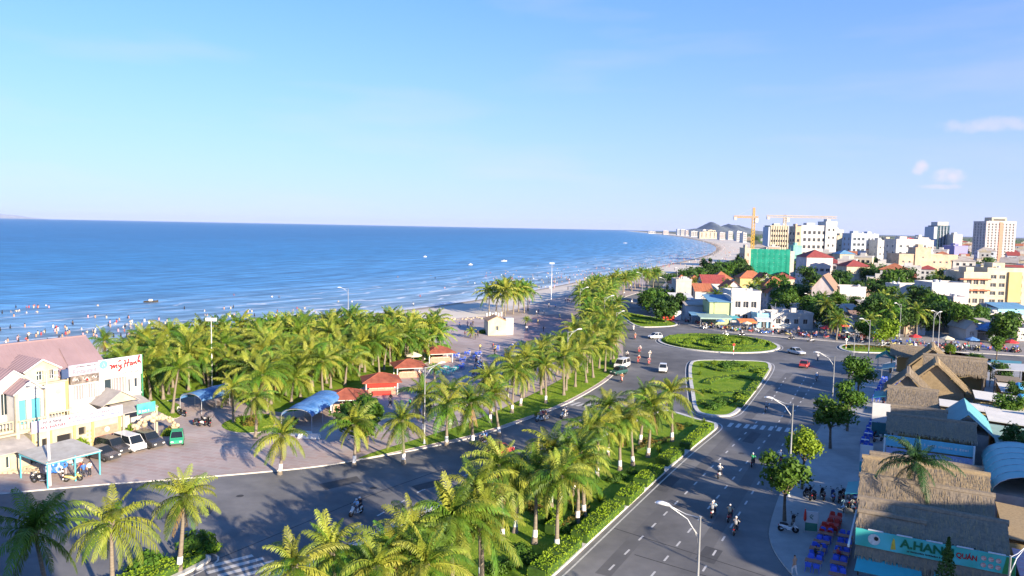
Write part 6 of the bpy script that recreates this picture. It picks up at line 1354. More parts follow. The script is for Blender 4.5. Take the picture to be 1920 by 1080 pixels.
MB().lathe([(.02,0),(.42,0),(.42,.03),(.02,.03)], 18).xf(_T((1.15,-3.01,3.62)) @ Matrix.Rotation(R(90),4,'X')).build('bowl_emblem', mat('emblem plate', (0.75,0.74,0.70), .5, 0, 6, col2=(0.4,0.42,0.4)), sg)
MB().lathe([(.02,0),(.16,0),(.16,.03),(.02,.03)], 10).xf(_T((1.3,-3.05,3.72)) @ Matrix.Rotation(R(90),4,'X')).build('emblem_dish', M_dark, sg)
MB().add([(2.3,-3.02,3.1),(2.65,-3.02,3.15),(2.55,-3.02,3.9),(2.45,-3.02,4.0),(2.35,-3.02,3.6)], [(0,1,2,3,4)]).build('leaf_picture', mat('yellow leaf print', (0.55,0.42,0.05), .5, .2), sg)
MB().add([(9.4,-3.02,2.97),(10.18,-3.02,2.97),(10.18,-3.02,4.23),(9.6,-3.02,4.23)], [(0,1,2,3)]).build('green_end', mat('green print', (0.03,0.22,0.06), .5, .2), sg)
for i in range(5): MB().box(.7+i*1.95,1.75+i*1.95,-3.02,-2.9,4.27,4.34).build('strip_light', M_board, sg)
MB().add([(.1,-3.7,2.15),(4.4,-3.7,2.15),(4.5,-5.3,1.6),(0,-5.3,1.6),(.1,-3.7,2.19),(4.4,-3.7,2.19),(4.5,-5.3,1.64),(0,-5.3,1.64)], [(4,7,6,5),(0,1,2,3),(3,2,6,7)]).build('awning', M_teal, e1)
MB().add([(5.2,-3.2,2.3),(10.1,-3.2,2.3),(10.1,-4.6,1.8),(5.2,-4.6,1.8),(5.2,-3.2,2.34),(10.1,-3.2,2.34),(10.1,-4.6,1.84),(5.2,-4.6,1.84)], [(4,7,6,5),(0,1,2,3),(3,2,6,7)]).build('awning', M_teal, e1)
MB().box(-.62,-.48,-4.4,5.0,2.95,3.15).build('white_gutter', M_white, e1)
eatery(-.5, 9.4, 5.4, 5.7, 2.4, 3.7, 8.0, 3.6, 'half-sunlit thatched eatery next behind the signboard eatery', 2)
eatery(-.7, 9.6, 12.9, 5.3, 9.6, 3.7, 14.8, 4.3, 'low golden thatched eatery behind the dark coconut palm', 3, (M_thatch2, M_thatch))
eatery(-.2, 9.3, 16.2, 4.9, 15.0, 4.2, 18.0, 3.7, 'narrow thatched strip roof behind the golden eatery', 4, posts=False)
e4 = eatery(.7, 9.6, 31.2, 5.8, 28.5, 4.5, 34, 4.0, 'grey thatched eatery with the pale blue banner', 5)
s2 = MB().box(.8,9.4,27.5,27.65,3.1,4.3).build('signboard', mat('pale blue banner', (0.16,0.50,0.62), .45, .08, 1), e4); fine_print(M_board, s2, 4.6, 27.49, 3.6, 4.2, .3, 8); MB().lathe([(.02,0),(.25,0),(.25,.03),(.02,.03)], 12).xf(_T((2.3,27.49,3.75)) @ Matrix.Rotation(R(90),4,'X')).build('crab_emblem', M_terra, s2); MB().lathe([(.02,0),(.22,0),(.22,.03),(.02,.03)], 12).xf(_T((3.0,27.49,3.7)) @ Matrix.Rotation(R(90),4,'X')).build('crab_emblem', M_dark, s2)
s3 = MB().box(.9,9.3,27.1,27.2,2.3,3.0).build('signboard', mat('lavender banner', (0.35,0.38,0.58), .5, .1), e4); fine_print(M_board, s3, 3.5, 27.09, 2.5, 5, .25, 5)
for i in range(3): MB().box(1.0,9.2,25.9-i*.5,26.0-i*.5,1.6-i*.3,1.75-i*.3).build('rail', M_board, e4)
for w_ in (.7,9.3): MB().box(w_-.08,w_+.08,27.0,27.3,0,4.4).build('sign_post', M_white, e4)
eatery(1.0, 6.9, 35.8, 5.9, 33.6, 4.4, 38.5, 3.8, 'squarish grey thatched eatery before the teal metal roof', 6)
eatery(.2, 6.2, 48.0, 6.0, 44.8, 4.2, 51, 4.0, 'sunlit brown thatched eatery beyond the teal metal roof', 7)
MB().box(.3,3.0,43.9,44.1,3.5,4.2).build('white_board', M_board, tag(thing('small_signboard','small white board leaning on the brown thatched eatery','signboard',(*SO,.13),SA),None,None))
def gable_eatery(w0, w1, u0, u1, ze, zp, label, seed, m=None):
    """ridge running away along the boulevard, thatched gable end towards the camera"""
    rr = random.Random(seed); t = thing('thatched_eatery', label, 'eatery', (*SO,.13), SA, 'thatched eateries'); wm = (w0+w1)/2; mats = m or [M_thatch2, M_thatch]
    for we in (w0, w1):
        mb = MB(); A = (we,u0,ze); B = (we,u1,ze); C_ = (wm,u1,zp); D = (wm,u0,zp)
        thatch(mb, A, B, C_, D, rr, .22, 34); mb.build('thatch_slope', mats, t)['kind'] = 'stuff'
    mb = MB(); thatch(mb, (w0+.4,u0+.4,ze-1.6), (w1-.4,u0+.4,ze-1.6), (w1-.4,u0+.75,ze), (w0+.4,u0+.75,ze), rr, .1, 34, ridge=False); mb.add([(w0+.4,u0+.7,ze-.1),(w1-.4,u0+.7,ze-.1),(wm,u0+.7,zp-.15)], [(0,1,2)], 0); mb.build('gable_thatch', mats, t)['kind'] = 'stuff'
    for w_ in (w0+.4, wm, w1-.4): MB().tube([(w_,u0+.5,0),(w_,u0+.5,ze)], .08, 6).build('post', M_bark, t)
    return t
gable_eatery(-.5,5.4,58,65,3.4,6.2,'thatched eatery with a dark shaded gable facing the pavement',11,[M_thatch,M_thatch2])
gable_eatery(2.0,10.6,66,73,2.8,7.0,'tall golden thatched gable hall with straw-covered front',12)
eatery(4.5,13.5,76,6.9,73.5,4.6,79,4.4,'broad thatched hall roof right behind the golden gable',13)
gable_eatery(2.5,9.5,85,93,3.4,6.8,'golden thatched gable hall near the side street',14)
eatery(-1,6,97,5.2,95,3.6,99.5,3.6,'low thatched roof at the side street corner',15)
tg = thing('green_corner_stall','dark green sheet-roofed stall at the corner of the side street','stall',(*SO,.13),SA); mb = MB(); gable_roof(mb,-3.2,-.2,93,98,3.0,4.0,.2,.08,'y',0,.5); mb.build('roof', mat('dark green sheet', (0.03,0.20,0.15), .5, .08), tg)
for w_ in (-3,-.4):
    for u_ in (93.2,97.8): MB().tube([(w_,u_,0),(w_,u_,3)], .05, 5).build('post', M_metal, tg)
# sheds and flat roofs behind
M_sheet = mat('pale sheet metal', (0.50,0.50,0.48), .6, 0, .5, col2=(0.60,0.59,0.56), spec=.3); M_teals = mat('teal sheet metal', (0.10,0.30,0.33), .5, .10, .4, spec=.3); M_rust = mat('rusty sheet', (0.30,0.14,0.08), .8, 0, 1, col2=(0.42,0.24,0.14)); M_ggreen = mat('grey green sheet', (0.25,0.36,0.32), .6, .1, .6)
def shed(w0, w1, u0, u1, z0, z1, roofm, label, wallm=None, ribs=.6, name='back_shed'):
    t = thing(name, label, 'shed', (*SO,.13), SA, 'sheds behind the thatched eateries'); mb = MB()
    mb.add([(w0,u0,z0),(w1,u0,z1),(w1,u1,z1),(w0,u1,z0),(w0,u0,z0+.08),(w1,u0,z1+.08),(w1,u1,z1+.08),(w0,u1,z0+.08)], [(4,5,6,7),(3,2,1,0),(0,1,5,4),(1,2,6,5),(2,3,7,6),(3,0,4,7)])
    n = int((u1-u0)/ribs)
    for i in range(1,n): u_ = u0+(u1-u0)*i/n; mb.tube([(w0,u_,z0+.08),(w1,u_,z1+.08)], .035, 4, 0, False)
    mb.build('roof_sheet', roofm, t); m2 = MB(); zz = min(z0,z1)-.05; m2.box(w0+.2,w1-.2,u0+.25,u0+.4,0,zz).box(w1-.4,w1-.2,u0+.4,u1-.4,0,zz).box(w0+.2,w1-.2,u1-.4,u1-.2,0,zz); m2.build('wall', wallm or M_ochre, t); return t
t = thing('teal_gable_shed','teal metal gable roof between the grey and brown thatched eateries','shed',(*SO,.13),SA); mb = MB(); gable_roof(mb,6.6,11.6,36.5,46.5,3.6,5.8,.2,.08,'y',0,.6); mb.build('roof', M_teals, t); MB().box(6.9,11.3,36.8,46.2,0,3.5).build('wall', M_greyrf, t)
t = thing('teal_barrel_shed','blue-green barrel-vaulted roof right of the dark coconut palm','shed',(*SO,.13),SA); mb = MB(); n = 14
for j in (0,1):
    for i in range(n+1): th = math.pi*i/n; mb.v.append((13.2-3.1*math.cos(th), 15.5+13.5*j, 3.0+2.0*math.sin(th)))
for i in range(n): mb.f.append((i,i+1,n+2+i,n+1+i)); mb.m.append(0)
mb.build('vault', mat('teal vault sheet', (0.14,0.40,0.42), .45, .06, .5, spec=.35), t, True); MB().box(10.2,16.2,15.8,28.8,0,3).build('wall', M_greyrf, t)
for j in range(7): MB().tube([(13.2-3.12*math.cos(math.pi*i/10), 15.5+13.5*j/6, 3.0+2.03*math.sin(math.pi*i/10)) for i in range(11)], .03, 4).build('rib', M_metal, t)
shed(11.8,22,31,44,3.4,3.0,M_ggreen,'grey-green sheet roof behind the teal gable shed'); shed(11.8,24,45,52,3.6,3.1,M_sheet,'long white sheet roof beyond the teal gable shed'); shed(6.6,20,53,58,3.2,2.8,M_sheet,'pale lilac sheet roof below the dark thatched gable'); shed(11.2,19,60,67,3.4,3.0,M_sheet,'white sheet roof right of the golden gable hall'); shed(15,30,68,80,3.4,3.2,M_sheet,'wide pale roof with blue tank far behind the gable hall'); shed(22.5,30,42,50,3.2,2.8,M_rust,'rust-brown roof with an orange brick wall',mat('orange brick wall',(0.55,0.24,0.08),.9,.2,3)); shed(10.2,17,4,13,3.0,2.6,M_thatch2,'ragged straw-covered roof at the frame edge',ribs=9); shed(10.6,16.5,-5,3.2,2.5,2.2,mat('pink striped tarp',(0.62,0.22,0.26),.7,0,1.6,col2=(0.62,0.58,0.58),stretch=(1,6,1)),'pink and white tarp roof by the right edge',ribs=1.2); shed(17.5,26,18,29,3.0,2.7,M_sheet,'white roof to the right of the barrel vault'); shed(25,40,55,66,3.3,3.0,M_ggreen,'grey-green roof near the yard trees'); shed(20,34,83,94,3.4,3.1,M_greyrf,'dark grey roof by the side street'); shed(31,45,70,82,3.5,3.1,M_rust,'rust-brown roof near the side street trees')
rs = random.Random(88); _k = 0
for i in range(26):
    w0_, u0_ = rs.uniform(10.5,33), rs.uniform(-2,92); ww_, uu_ = rs.uniform(3,6.5), rs.uniform(3,6)
    z_ = rs.uniform(3.7,4.4)
    t = thing('lean_to', f'small lean-to roof in the cluttered yard behind the eateries, {nth(i)} of them', 'shed', (*stall_pt(w0_,u0_),.13), SA+R(rs.uniform(-10,10)), 'small lean-tos behind the eateries')
    a_ = rs.uniform(-.35,.35); mb = MB(); mb.add([(0,0,z_),(ww_,0,z_+a_),(ww_,uu_,z_+a_+.3),(0,uu_,z_+.3),(0,0,z_+.06),(ww_,0,z_+a_+.06),(ww_,uu_,z_+a_+.36),(0,uu_,z_+.36)], [(4,5,6,7),(3,2,1,0),(0,1,5,4),(1,2,6,5),(2,3,7,6),(3,0,4,7)])
    mb.build('roof_sheet', rs.choice((M_sheet,M_rust,M_teals,M_ggreen,M_thatch,M_greyrf,M_sheet,M_thatch2)), t)
    for px_, py_ in ((.1,.1),(ww_-.1,.1),(.1,uu_-.1),(ww_-.1,uu_-.1)): MB().tube([(px_,py_,0),(px_,py_,z_-.1)], .05, 5).build('post', M_bark, t)
for i, (u0_, u1_, m_) in enumerate([(10.5,14.5,M_teal),(58.5,64,M_teal),(86,92,M_ggreen)]):
    t = thing('front_awning', f'cloth awning over the pavement front of the eateries, {nth(i)} from the signboard', 'awning', (*SO,.13), SA, 'pavement awnings'); MB().add([(-2.0,u0_,2.15),(.2,u0_,2.75),(.2,u1_,2.75),(-2.0,u1_,2.15),(-2.0,u0_,2.19),(.2,u0_,2.79),(.2,u1_,2.79),(-2.0,u1_,2.19)], [(4,5,6,7),(3,2,1,0),(3,0,4,7),(0,1,5,4)]).build('cloth', m_, t)
    for u_ in (u0_+.1,u1_-.1): MB().tube([(-1.9,u_,0),(-1.9,u_,2.17)], .035, 5).build('pole', M_metal, t)
for i, (w_, u_, z_, s) in enumerate([(17,62.5,3.4,.9),(21,49,3.4,.8),(17.5,71,3.5,1.0),(14.2,14.6,.2,1.5),(15.8,14.0,.2,1.5)]):
    x, y = stall_pt(w_, u_); o = MB().lathe([(.45*s,0),(.6*s,.05),(.62*s,.9*s),(.4*s,1.15*s),(.15*s,1.2*s)], 12).build('water_tank', mat('blue plastic tank', (0.05,0.28,0.55), .4, .04), None, True, (x, y, z_+.05 if z_ > 1 else .13)); tag(o, ['blue water tank on the white sheet roof','blue water tank on the long pale roof','blue water tank on the wide pale roof','blue barrel beside the vaulted shed','second blue barrel beside the vaulted shed'][i], 'water tank', 'blue tanks')
# boards on the pavement
def easel(px, py, w, h, label, m1, m2, face=R(-15)):
    x, y = G(px, py); t = thing('menu_board', label, 'signboard', (x, y, .13), face, 'pavement boards'); MB().box(-w/2,w/2,-.04,.04,h*.45,h).build('board', m1, t); MB().box(-w/2,w/2,-.05,.05,.1,h*.43).build('lower_panel', m2, t)
    for s in (-1,1): MB().box(s*w/2-.03,s*w/2+.03,-.06,.06,0,h+.03).build('leg', M_metal, t)
    return t
ea = easel(1520,1000,1.1,1.9,'white menu board on a green stand by the furled red parasol',M_board,mat('green panel',(0.06,0.22,0.15),.5,.1)); MB().tube([(-.1,-.06,1.3),(.15,-.06,1.55),(.0,-.06,1.62),(-.15,-.06,1.45),(.1,-.06,1.2)], .035, 4).build('logo', M_grn, ea)
easel(1650,822,2.2,4.6,'tall pale board with a blue frame beside the pale blue banner',M_board,mat('teal slats',(0.03,0.14,0.16),.5,.1),R(-25)); easel(1622,893,1.3,3.4,'pale blue-white board at the end of the golden eatery',M_board,M_teal,R(-25)); easel(1672,790,.8,3.6,'narrow white board at the brown thatched eatery front',M_board,M_red,R(60)); easel(1687,690,.8,3.2,'narrow blue board at the green corner stall',M_blu,M_board,R(60)); easel(1668,735,.5,3.0,'thin blue board among the far pavement tables',M_blu,M_board,R(60))
# palm in front of the eateries, its shade put into the frond colour
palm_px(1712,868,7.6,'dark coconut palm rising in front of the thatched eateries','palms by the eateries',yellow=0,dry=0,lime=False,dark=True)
palm(17.5,33,6.2,901,'palm on the pavement just below the picture edge','palms by the eateries'); palm(21,34.5,6.2,902,'second palm on the pavement just below the picture edge','palms by the eateries')
# buildings standing beside and behind the camera, whose shade falls across the foreground
def plain_block(x0, x1, y0, y1, h, m, label, name='hotel_block'):
    t = thing(name, label, 'building', (x0,y0,0)); w, d = x1-x0, y1-y0; mb = MB(); fl = int((h-2)/3.3)
    h1 = grid_holes(w, 1.4, fl, 3.3, max(2,int(w/3.5)), 1.5, 1.5); h2 = grid_holes(d, 1.4, fl, 3.3, max(2,int(d/3.5)), 1.5, 1.5)
    facade(mb,(w,d,0),(-1,0,0),w,h,h1,.25); facade(mb,(0,d,0),(0,-1,0),d,h,h2,.25); facade(mb,(0,0,0),(1,0,0),w,h,h1,.25); facade(mb,(w,0,0),(0,1,0),d,h,h2,.25); mb.quad((0,0,h),(w,0,h),(w,d,h),(0,d,h)); mb.build('wall', m, t)
    windows(t,(w,d,0),(-1,0,0),h1,.25); windows(t,(0,d,0),(0,-1,0),h2,.25); return t
plain_block(-24,9.5,-18,-1.2,29.5,M_wall,'hotel block that the view is taken from')
plain_block(56.5,66,12,25,18.6,M_cream,'cream block beside the eateries outside the view')
plain_block(82,97,20,36,26.5,M_wall,'tall pale block far beside the eateries outside the view')
# ------------------------------------------------------------------ town
M_c = {'white':M_wall,'cream':mat('pale cream render',(0.48,0.42,0.31),.85,.06,.4,blotch=(0.2,.14)),'peach':mat('peach render',(0.48,0.36,0.26),.85,.06,.4,blotch=(0.2,.14)),'pink':mat('pale pink render',(0.56,0.49,0.47),.85,.06,.4,blotch=(0.2,.14)),'grey':mat('blue grey render',(0.42,0.46,0.52),.85,.08,.4),'conc':mat('bare concrete',(0.40,0.38,0.35),.9,.15,.6),'yellow':mat('yellow ochre render',(0.50,0.38,0.17),.85,.06,.4),'blue':mat('sky blue render',(0.25,0.50,0.66),.85,.06,.5),'glass':mat('dark glass wall',(0.04,0.08,0.11),.15,.1,.3,spec=.6),'green':mat('pale green render',(0.42,0.50,0.25),.85,.08,.6)}
M_redt = mat('red tiles',(0.27,0.06,0.055),.8,.18,.8,bump=.3); M_ort = mat('orange roof tiles',(0.36,0.13,0.065),.8,.18,.8,bump=.3); M_brnt = mat('brown roof tiles',(0.28,0.18,0.13),.8,.15,.8,bump=.3); M_tin = mat('tin roof',(0.42,0.40,0.37),.7,0,.5,col2=(0.30,0.25,0.21)); M_tinb = mat('blue tin roof',(0.13,0.28,0.42),.6,.12,.6); M_flat = mat('roof screed',(0.45,0.44,0.42),.9,.12,.4)
DARKW = mat('dark window pane',(0.035,0.04,0.05),.25,.2,1,spec=.5)  # near-black pane colour for the town windows
def city(name, label, pl, pr, pt, Y, depth, wall, rows, cols, ww=1.3, wh=1.5, roof='flat', rise=1.5, roofm=None, scols=2, rz=0.0, group=None, cat='building', z1=1.4, parapet=.7, glass=None, mull=1, h=None, frame=None):
    x0, zt = onY(pl, pt, Y); x1, _ = onY(pr, pt, Y); h = h or zt; w = x1-x0; st = (h-z1-.5)/max(1,rows)
    t = thing(name, label, cat, (x0, Y, 0), rz, group); mb = MB(); wm = M_c[wall] if isinstance(wall, str) else wall
    wh_ = min(wh, st*.7); h1 = grid_holes(w, z1, rows, st, cols, min(ww, (w-1.6)/max(1,cols)*.72), wh_) if rows and cols else []; h2 = grid_holes(depth, z1, rows, st, scols, min(ww, (depth-1.6)/max(1,scols)*.72), wh_) if rows and scols else []
    facade(mb,(0,0,0),(1,0,0),w,h,h1,.3); facade(mb,(0,depth,0),(0,-1,0),depth,h,h2,.3); facade(mb,(w,0,0),(0,1,0),depth,h,[],.3); mb.quad((w,depth,0),(0,depth,0),(0,depth,h),(w,depth,h))
    if roof == 'flat':
        mb.quad((0,0,h),(w,0,h),(w,depth,h),(0,depth,h))
        mb.box(-.1,w+.1,-.1,.12,h,h+parapet).box(-.1,w+.1,depth-.12,depth+.1,h,h+parapet).box(-.1,.12,.12,depth-.12,h,h+parapet).box(w-.12,w+.1,.12,depth-.12,h,h+parapet)
        if rows > 2:
            for r_i in range(1,rows): mb.box(-.08,w+.08,-.08,0,z1+r_i*st-.35,z1+r_i*st-.22)
    if roof == 'gable_y': mb.add([(0,0,h),(w,0,h),(w/2,0,h+rise)], [(0,1,2)])
    if roof == 'gable_x': mb.add([(w,0,h),(w,depth,h),(w,depth/2,h+rise),(0,0,h),(0,depth,h),(0,depth/2,h+rise)], [(0,1,2),(4,3,5)])
    mb.build('wall', wm, t); windows(t,(0,0,0),(1,0,0),h1,.3,glass=glass or M_glass,mull=mull,frame=frame); windows(t,(0,depth,0),(0,-1,0),h2,.3,glass=glass or M_glass,mull=mull,frame=frame)
    if roof == 'flat':
        q_ = random.Random(int(pl*7+Y))
        for _k in range(2 + (h > 9)):
            tx, ty = q_.uniform(.15,.85)*w, q_.uniform(.15,.85)*depth
            if q_.random() < .5: MB().lathe([(.5,0),(.55,.1),(.55,1.1),(.2,1.35)], 10, 0, (tx,ty,h)).build('roof_tank', M_metal, t)
            else: MB().box(tx-.7,tx+.7,ty-.5,ty+.5,h,h+q_.uniform(.5,1.6)).build('roof_unit', M_flat, t)
        MB().tube([(w*.2,depth*.5,h),(w*.2,depth*.5,h+3)], .04, 4).build('antenna', M_metal, t)
    if roof == 'flat' and h > 12: MB().box(w*.3,w*.62,depth*.3,depth*.7,h,h+2.4).build('stair_head', wm, t)
    rm = roofm or M_ort
    if roof == 'hip': m2 = MB(); hip_roof(m2,0,w,0,depth,h,h+rise,.5); m2.build('roof', rm, t)
    if roof in ('gable_x','gable_y'): m2 = MB(); gable_roof(m2,0,w,0,depth,h,h+rise,.4,.12,roof[-1],0,.8); m2.build('roof', rm, t)
    if roof == 'shed': m2 = MB(); m2.add([(-.4,-.6,h),(w+.4,-.6,h),(w+.4,depth,h+rise),(-.4,depth,h+rise),(-.4,-.6,h+.1),(w+.4,-.6,h+.1),(w+.4,depth,h+rise+.1),(-.4,depth,h+rise+.1)],[(4,5,6,7),(3,2,1,0),(0,1,5,4),(1,2,6,5),(2,3,7,6),(3,0,4,7)]); m2.build('roof', rm, t)
    return t
def front_y(a): return float(np.interp(a, [1196,1230,1290,1340,1460,1560,1700,1920], [566,590,610,622,632,640,655,668]))
# tall hotels and slabs
tw = city('hotel_tower','tall pale tower with a stepped crown at the right skyline',1850,1906,416,640,18,'pink',16,8,1.5,1.6,scols=4); w_ = onY(1906,416,640)[0]-onY(1850,416,640)[0]; hh = onY(1850,416,640)[1]
MB().box(w_*.22,w_*.72,2,12,hh,hh+4.0).build('crown_storey', M_c['cream'], tw); MB().box(w_*.28,w_*.66,1.9,2.0,hh+1.2,hh+2.6).build('crown_window', DARKW, tw); MB().box(w_*.44,w_*.56,-.35,0,0,hh).build('stair_strip', M_terra, tw)
gt = city('glass_tower','dark glass tower with a white cap between low blocks',1758,1781,424,700,16,'glass',9,4,2.2,2.6,scols=2,glass=M_c['glass']); w_ = onY(1781,424,700)[0]-onY(1758,424,700)[0]; hh = onY(1758,424,700)[1]; MB().box(-3,0,0,16,0,hh-.5).build('side_slab', M_c['grey'], gt); MB().box(.5,w_-1,1,12,hh+.7,hh+4).build('cap', M_wall, gt)
for i in range(3): MB().box(w_*(.25+.25*i)-.3,w_*(.25+.25*i)+.3,-.4,0,4,hh).build('fin', M_c['grey'], gt)
wh = city('white_hotel','broad white hotel with rows of small dark windows',1503,1552,424,520,16,'white',6,5,1.9,2.2,scols=3,glass=DARKW,mull=0,frame=DARKW); w_ = onY(1552,424,520)[0]-onY(1503,424,520)[0]; hh = onY(1552,418,520)[1]
city('white_hotel_wing','tall blank-sided wing of the broad white hotel',1549,1570,417,519,14,'white',6,2,1.2,1.6,glass=DARKW,mull=0,frame=DARKW); city('balcony_slab','narrow slab with stacked brown balconies left of the white hotel',1492,1503,426,518,12,'peach',6,1,2.6,1.9,glass=DARKW,frame=DARKW,mull=0)
gh = city('grid_hotel','cream hotel with a dense grid of sunshades behind the netting',1444,1479,424,640,14,'cream',7,7,1.7,1.9,glass=DARKW,frame=M_c['cream'],mull=0); w_ = onY(1479,424,640)[0]-onY(1444,424,640)[0]; hh = onY(1479,424,640)[1]
for i in range(8): MB().box(.8+(w_-1.6)*i/7-.25,.8+(w_-1.6)*i/7+.25,-.6,0,1,hh).build('sun_fin', M_c['cream'], gh)
MB().box(-1.2,0,0,14,0,hh-1).build('dark_side', M_c['grey'], gh); MB().lathe([(.05,0),(1.0,.3),(1.1,.9),(.4,1.4)], 12, 0, (w_*.8,5,hh+.7)).build('rooftop_dish', M_board, gh)
city('cream_slab','cream slab block right of the white hotel',1570,1599,443,600,14,'cream',3,3); city('white_upper_block','white block rising behind the cream slab',1566,1582,432,680,14,'white',4,2,scols=1)
city('grey_apartments','blue-grey apartment block with dark roof edge',1597,1625,439,560,16,'grey',6,3,2.0,2.0,roofm=M_dark); city('grey_apartments','blue-grey apartment block with a pale right half',1625,1648,440,575,16,'grey',6,3,1.6,1.8)
city('pale_block','pale block with a single dark slot beside the grey apartments',1646,1664,452,560,14,'white',4,2,1.0,1.4); city('pale_block','cream windowless block left of the red-lettered hotel',1660,1681,450,600,14,'cream',4,1,1.0,1.2)
rh = city('lettered_hotel','white hotel with red rooftop lettering',1681,1724,450,490,16,'white',5,3,1.6,1.5); w_ = onY(1724,450,490)[0]-onY(1681,450,490)[0]; hh = onY(1681,450,490)[1]; fine_print(M_rink, rh, w_*.45, -.15, hh+.8, 4.2, 1.0, 12, 'roof_lettering'); fine_print(M_rink, rh, 1.2, -.12, hh*.42, 7.5, 1.3, 13, 'wall_lettering')
city('pale_block','white block with a flat parapet right of the lettered hotel',1722,1741,447,520,12,'white',4,2); city('pink_block','narrow pink-white block in front of the glass tower',1738,1751,452,560,10,'pink',4,2)
pb = city('peach_block','long peach block with small upper windows',1686,1796,478,420,14,'peach',2,9,1.1,1.1,scols=2,z1=7.5); city('peach_stair_block','raised left end of the long peach block',1717,1746,466,419.4,8,'peach',1,1,.8,.8,z1=14)
city('white_slab','white slab beside the glass tower',1788,1805,441,690,12,'white',3,0,scols=0); city('violet_hall','violet-blue curved hall left of the tall tower',1790,1815,462,600,16,mat('violet sheet',(0.22,0.22,0.45),.6,.1),1,0,scols=0)
# netted construction site and cranes
nt_ = thing('netted_building','building shell wrapped in green safety netting','building',(onY(1408,470,430)[0],430,0)); x1_ = onY(1482,470,430)[0]-onY(1408,470,430)[0]; zn = onY(1440,467,430)[1]
M_net = mat('green netting',(0.0,0.20,0.13),.8,0,.25,col2=(0.02,0.34,0.24),detail=5,trans=.3); mb = MB()
for f_ in range(6): mb.box(.4,x1_-.4,.5,13,f_*3.1-.15 if f_ else 0,f_*3.1+.15)
for i in range(7):
    for y_ in (.7,6,12.6): mb.box(.4+i*(x1_-1.2)/6,.8+i*(x1_-1.2)/6,y_,y_+.4,0,zn-.6)
mb.build('concrete_frame', M_c['conc'], nt_); mb = MB(); nn_ = 24
for i in range(nn_+1):
    y_ = .15*math.sin(i*1.9); mb.v += [(x1_*i/nn_, y_-.1, .5), (x1_*i/nn_, y_*.5, zn)]
for i in range(nn_): mb.f.append((2*i,2*i+2,2*i+3,2*i+1)); mb.m.append(0)
mb.quad((0,0,.5),(0,0,zn),(0,13,zn),(0,13,.5)); mb.build('netting', M_net, nt_); mb = MB()
for i in range(19): mb.tube([(x1_*i/18,.1,0),(x1_*i/18,.1,zn+1.4)], .06, 4, 0, False)
for j in range(8): mb.tube([(0,.05,j*2.4),(x1_,.05,j*2.4)], .05, 4, 0, False)
mb.build('scaffold', M_c['conc'], nt_); MB().box(x1_+.3,x1_+2.6,.5,8,0,zn-1).build('hoist_tower', M_c['conc'], nt_)
city('balcony_house','cream house front with stacked balconies left of the netting',1397,1408,467,428,10,'cream',4,1,2.0,1.8,glass=M_terra,mull=0); city('green_wrapped_annex','small annex wrapped in pale green net right of the netting',1488,1504,462,470,8,mat('pale green net',(0.2,0.45,0.38),.8,.2,.4),2,0,scols=0)
M_cry = mat('crane yellow',(0.62,0.38,0.04),.5,.08,1); M_crp = mat('pale crane paint',(0.60,0.47,0.25),.5,.08,1)
def lattice(mb, p0, p1, s, n, r=.09):
    p0, p1 = Vector(p0), Vector(p1); d = (p1-p0).normalized(); a = d.cross(Vector((0,1,0)) if abs(d.y) < .9 else Vector((1,0,0))).normalized()*s; b = d.cross(a).normalized()*s; C_ = [a+b, a-b, -a-b, -a+b]
    for c in C_: mb.tube([p0+c, p1+c], r, 4, 0, False)
    for i in range(n):
        q0, q1 = p0.lerp(p1,i/n), p0.lerp(p1,(i+1)/n)
        for k in range(4): mb.tube([q0+C_[k], q1+C_[(k+1) % 4]], r*.7, 3, 0, False); mb.tube([q0+C_[k], q0+C_[(k+1) % 4]], r*.7, 3, 0, False)
def crane(px, ytop, yjib, pj0, pj1, Y, m, label, tip=None):
    X, zt = onY(px, ytop, Y); zj = onY(px, yjib, Y)[1]; t = thing('tower_crane', label, 'crane', (X, Y, 0), 0, 'tower cranes'); s = Y/430
    mb = MB(); lattice(mb,(0,0,0),(0,0,zj),.75*s,18,.13*s); mb.build('mast', m, t); mb = MB(); lattice(mb,(0,0,zj+1.2*s),(0,0,zt),.5*s,5,.12*s); mb.build('tower_head', m, t)
    mb = MB(); lattice(mb,(onY(pj0,yjib,Y)[0]-X,0,zj+.6*s),(onY(pj1,yjib,Y)[0]-X,0,zj+.6*s),.55*s,14,.12*s); mb.build('jib', m, t)
    MB().box(.8*s,2.3*s,-1*s,.8*s,zj-2.4*s,zj-.2*s).build('cab', M_board, t); xe = onY(pj0,yjib,Y)[0]-X; MB().box(xe,xe+1.6*s,-.7*s,.7*s,zj-1.2*s,zj+.4*s).build('counterweight', M_c['conc'], t)
    for px_ in (pj0,pj1): MB().tube([(0,0,zt),((onY(px_,yjib,Y)[0]-X)*.85,0,zj+1.1*s)], .05*s, 4).build('stay', M_metal, t)
crane(1414,389,409,1376,1422,440,M_cry,'yellow tower crane standing over the green netted building'); crane(1472,403,408,1438,1569,760,M_crp,'pale far crane with a long level jib over the hotels')
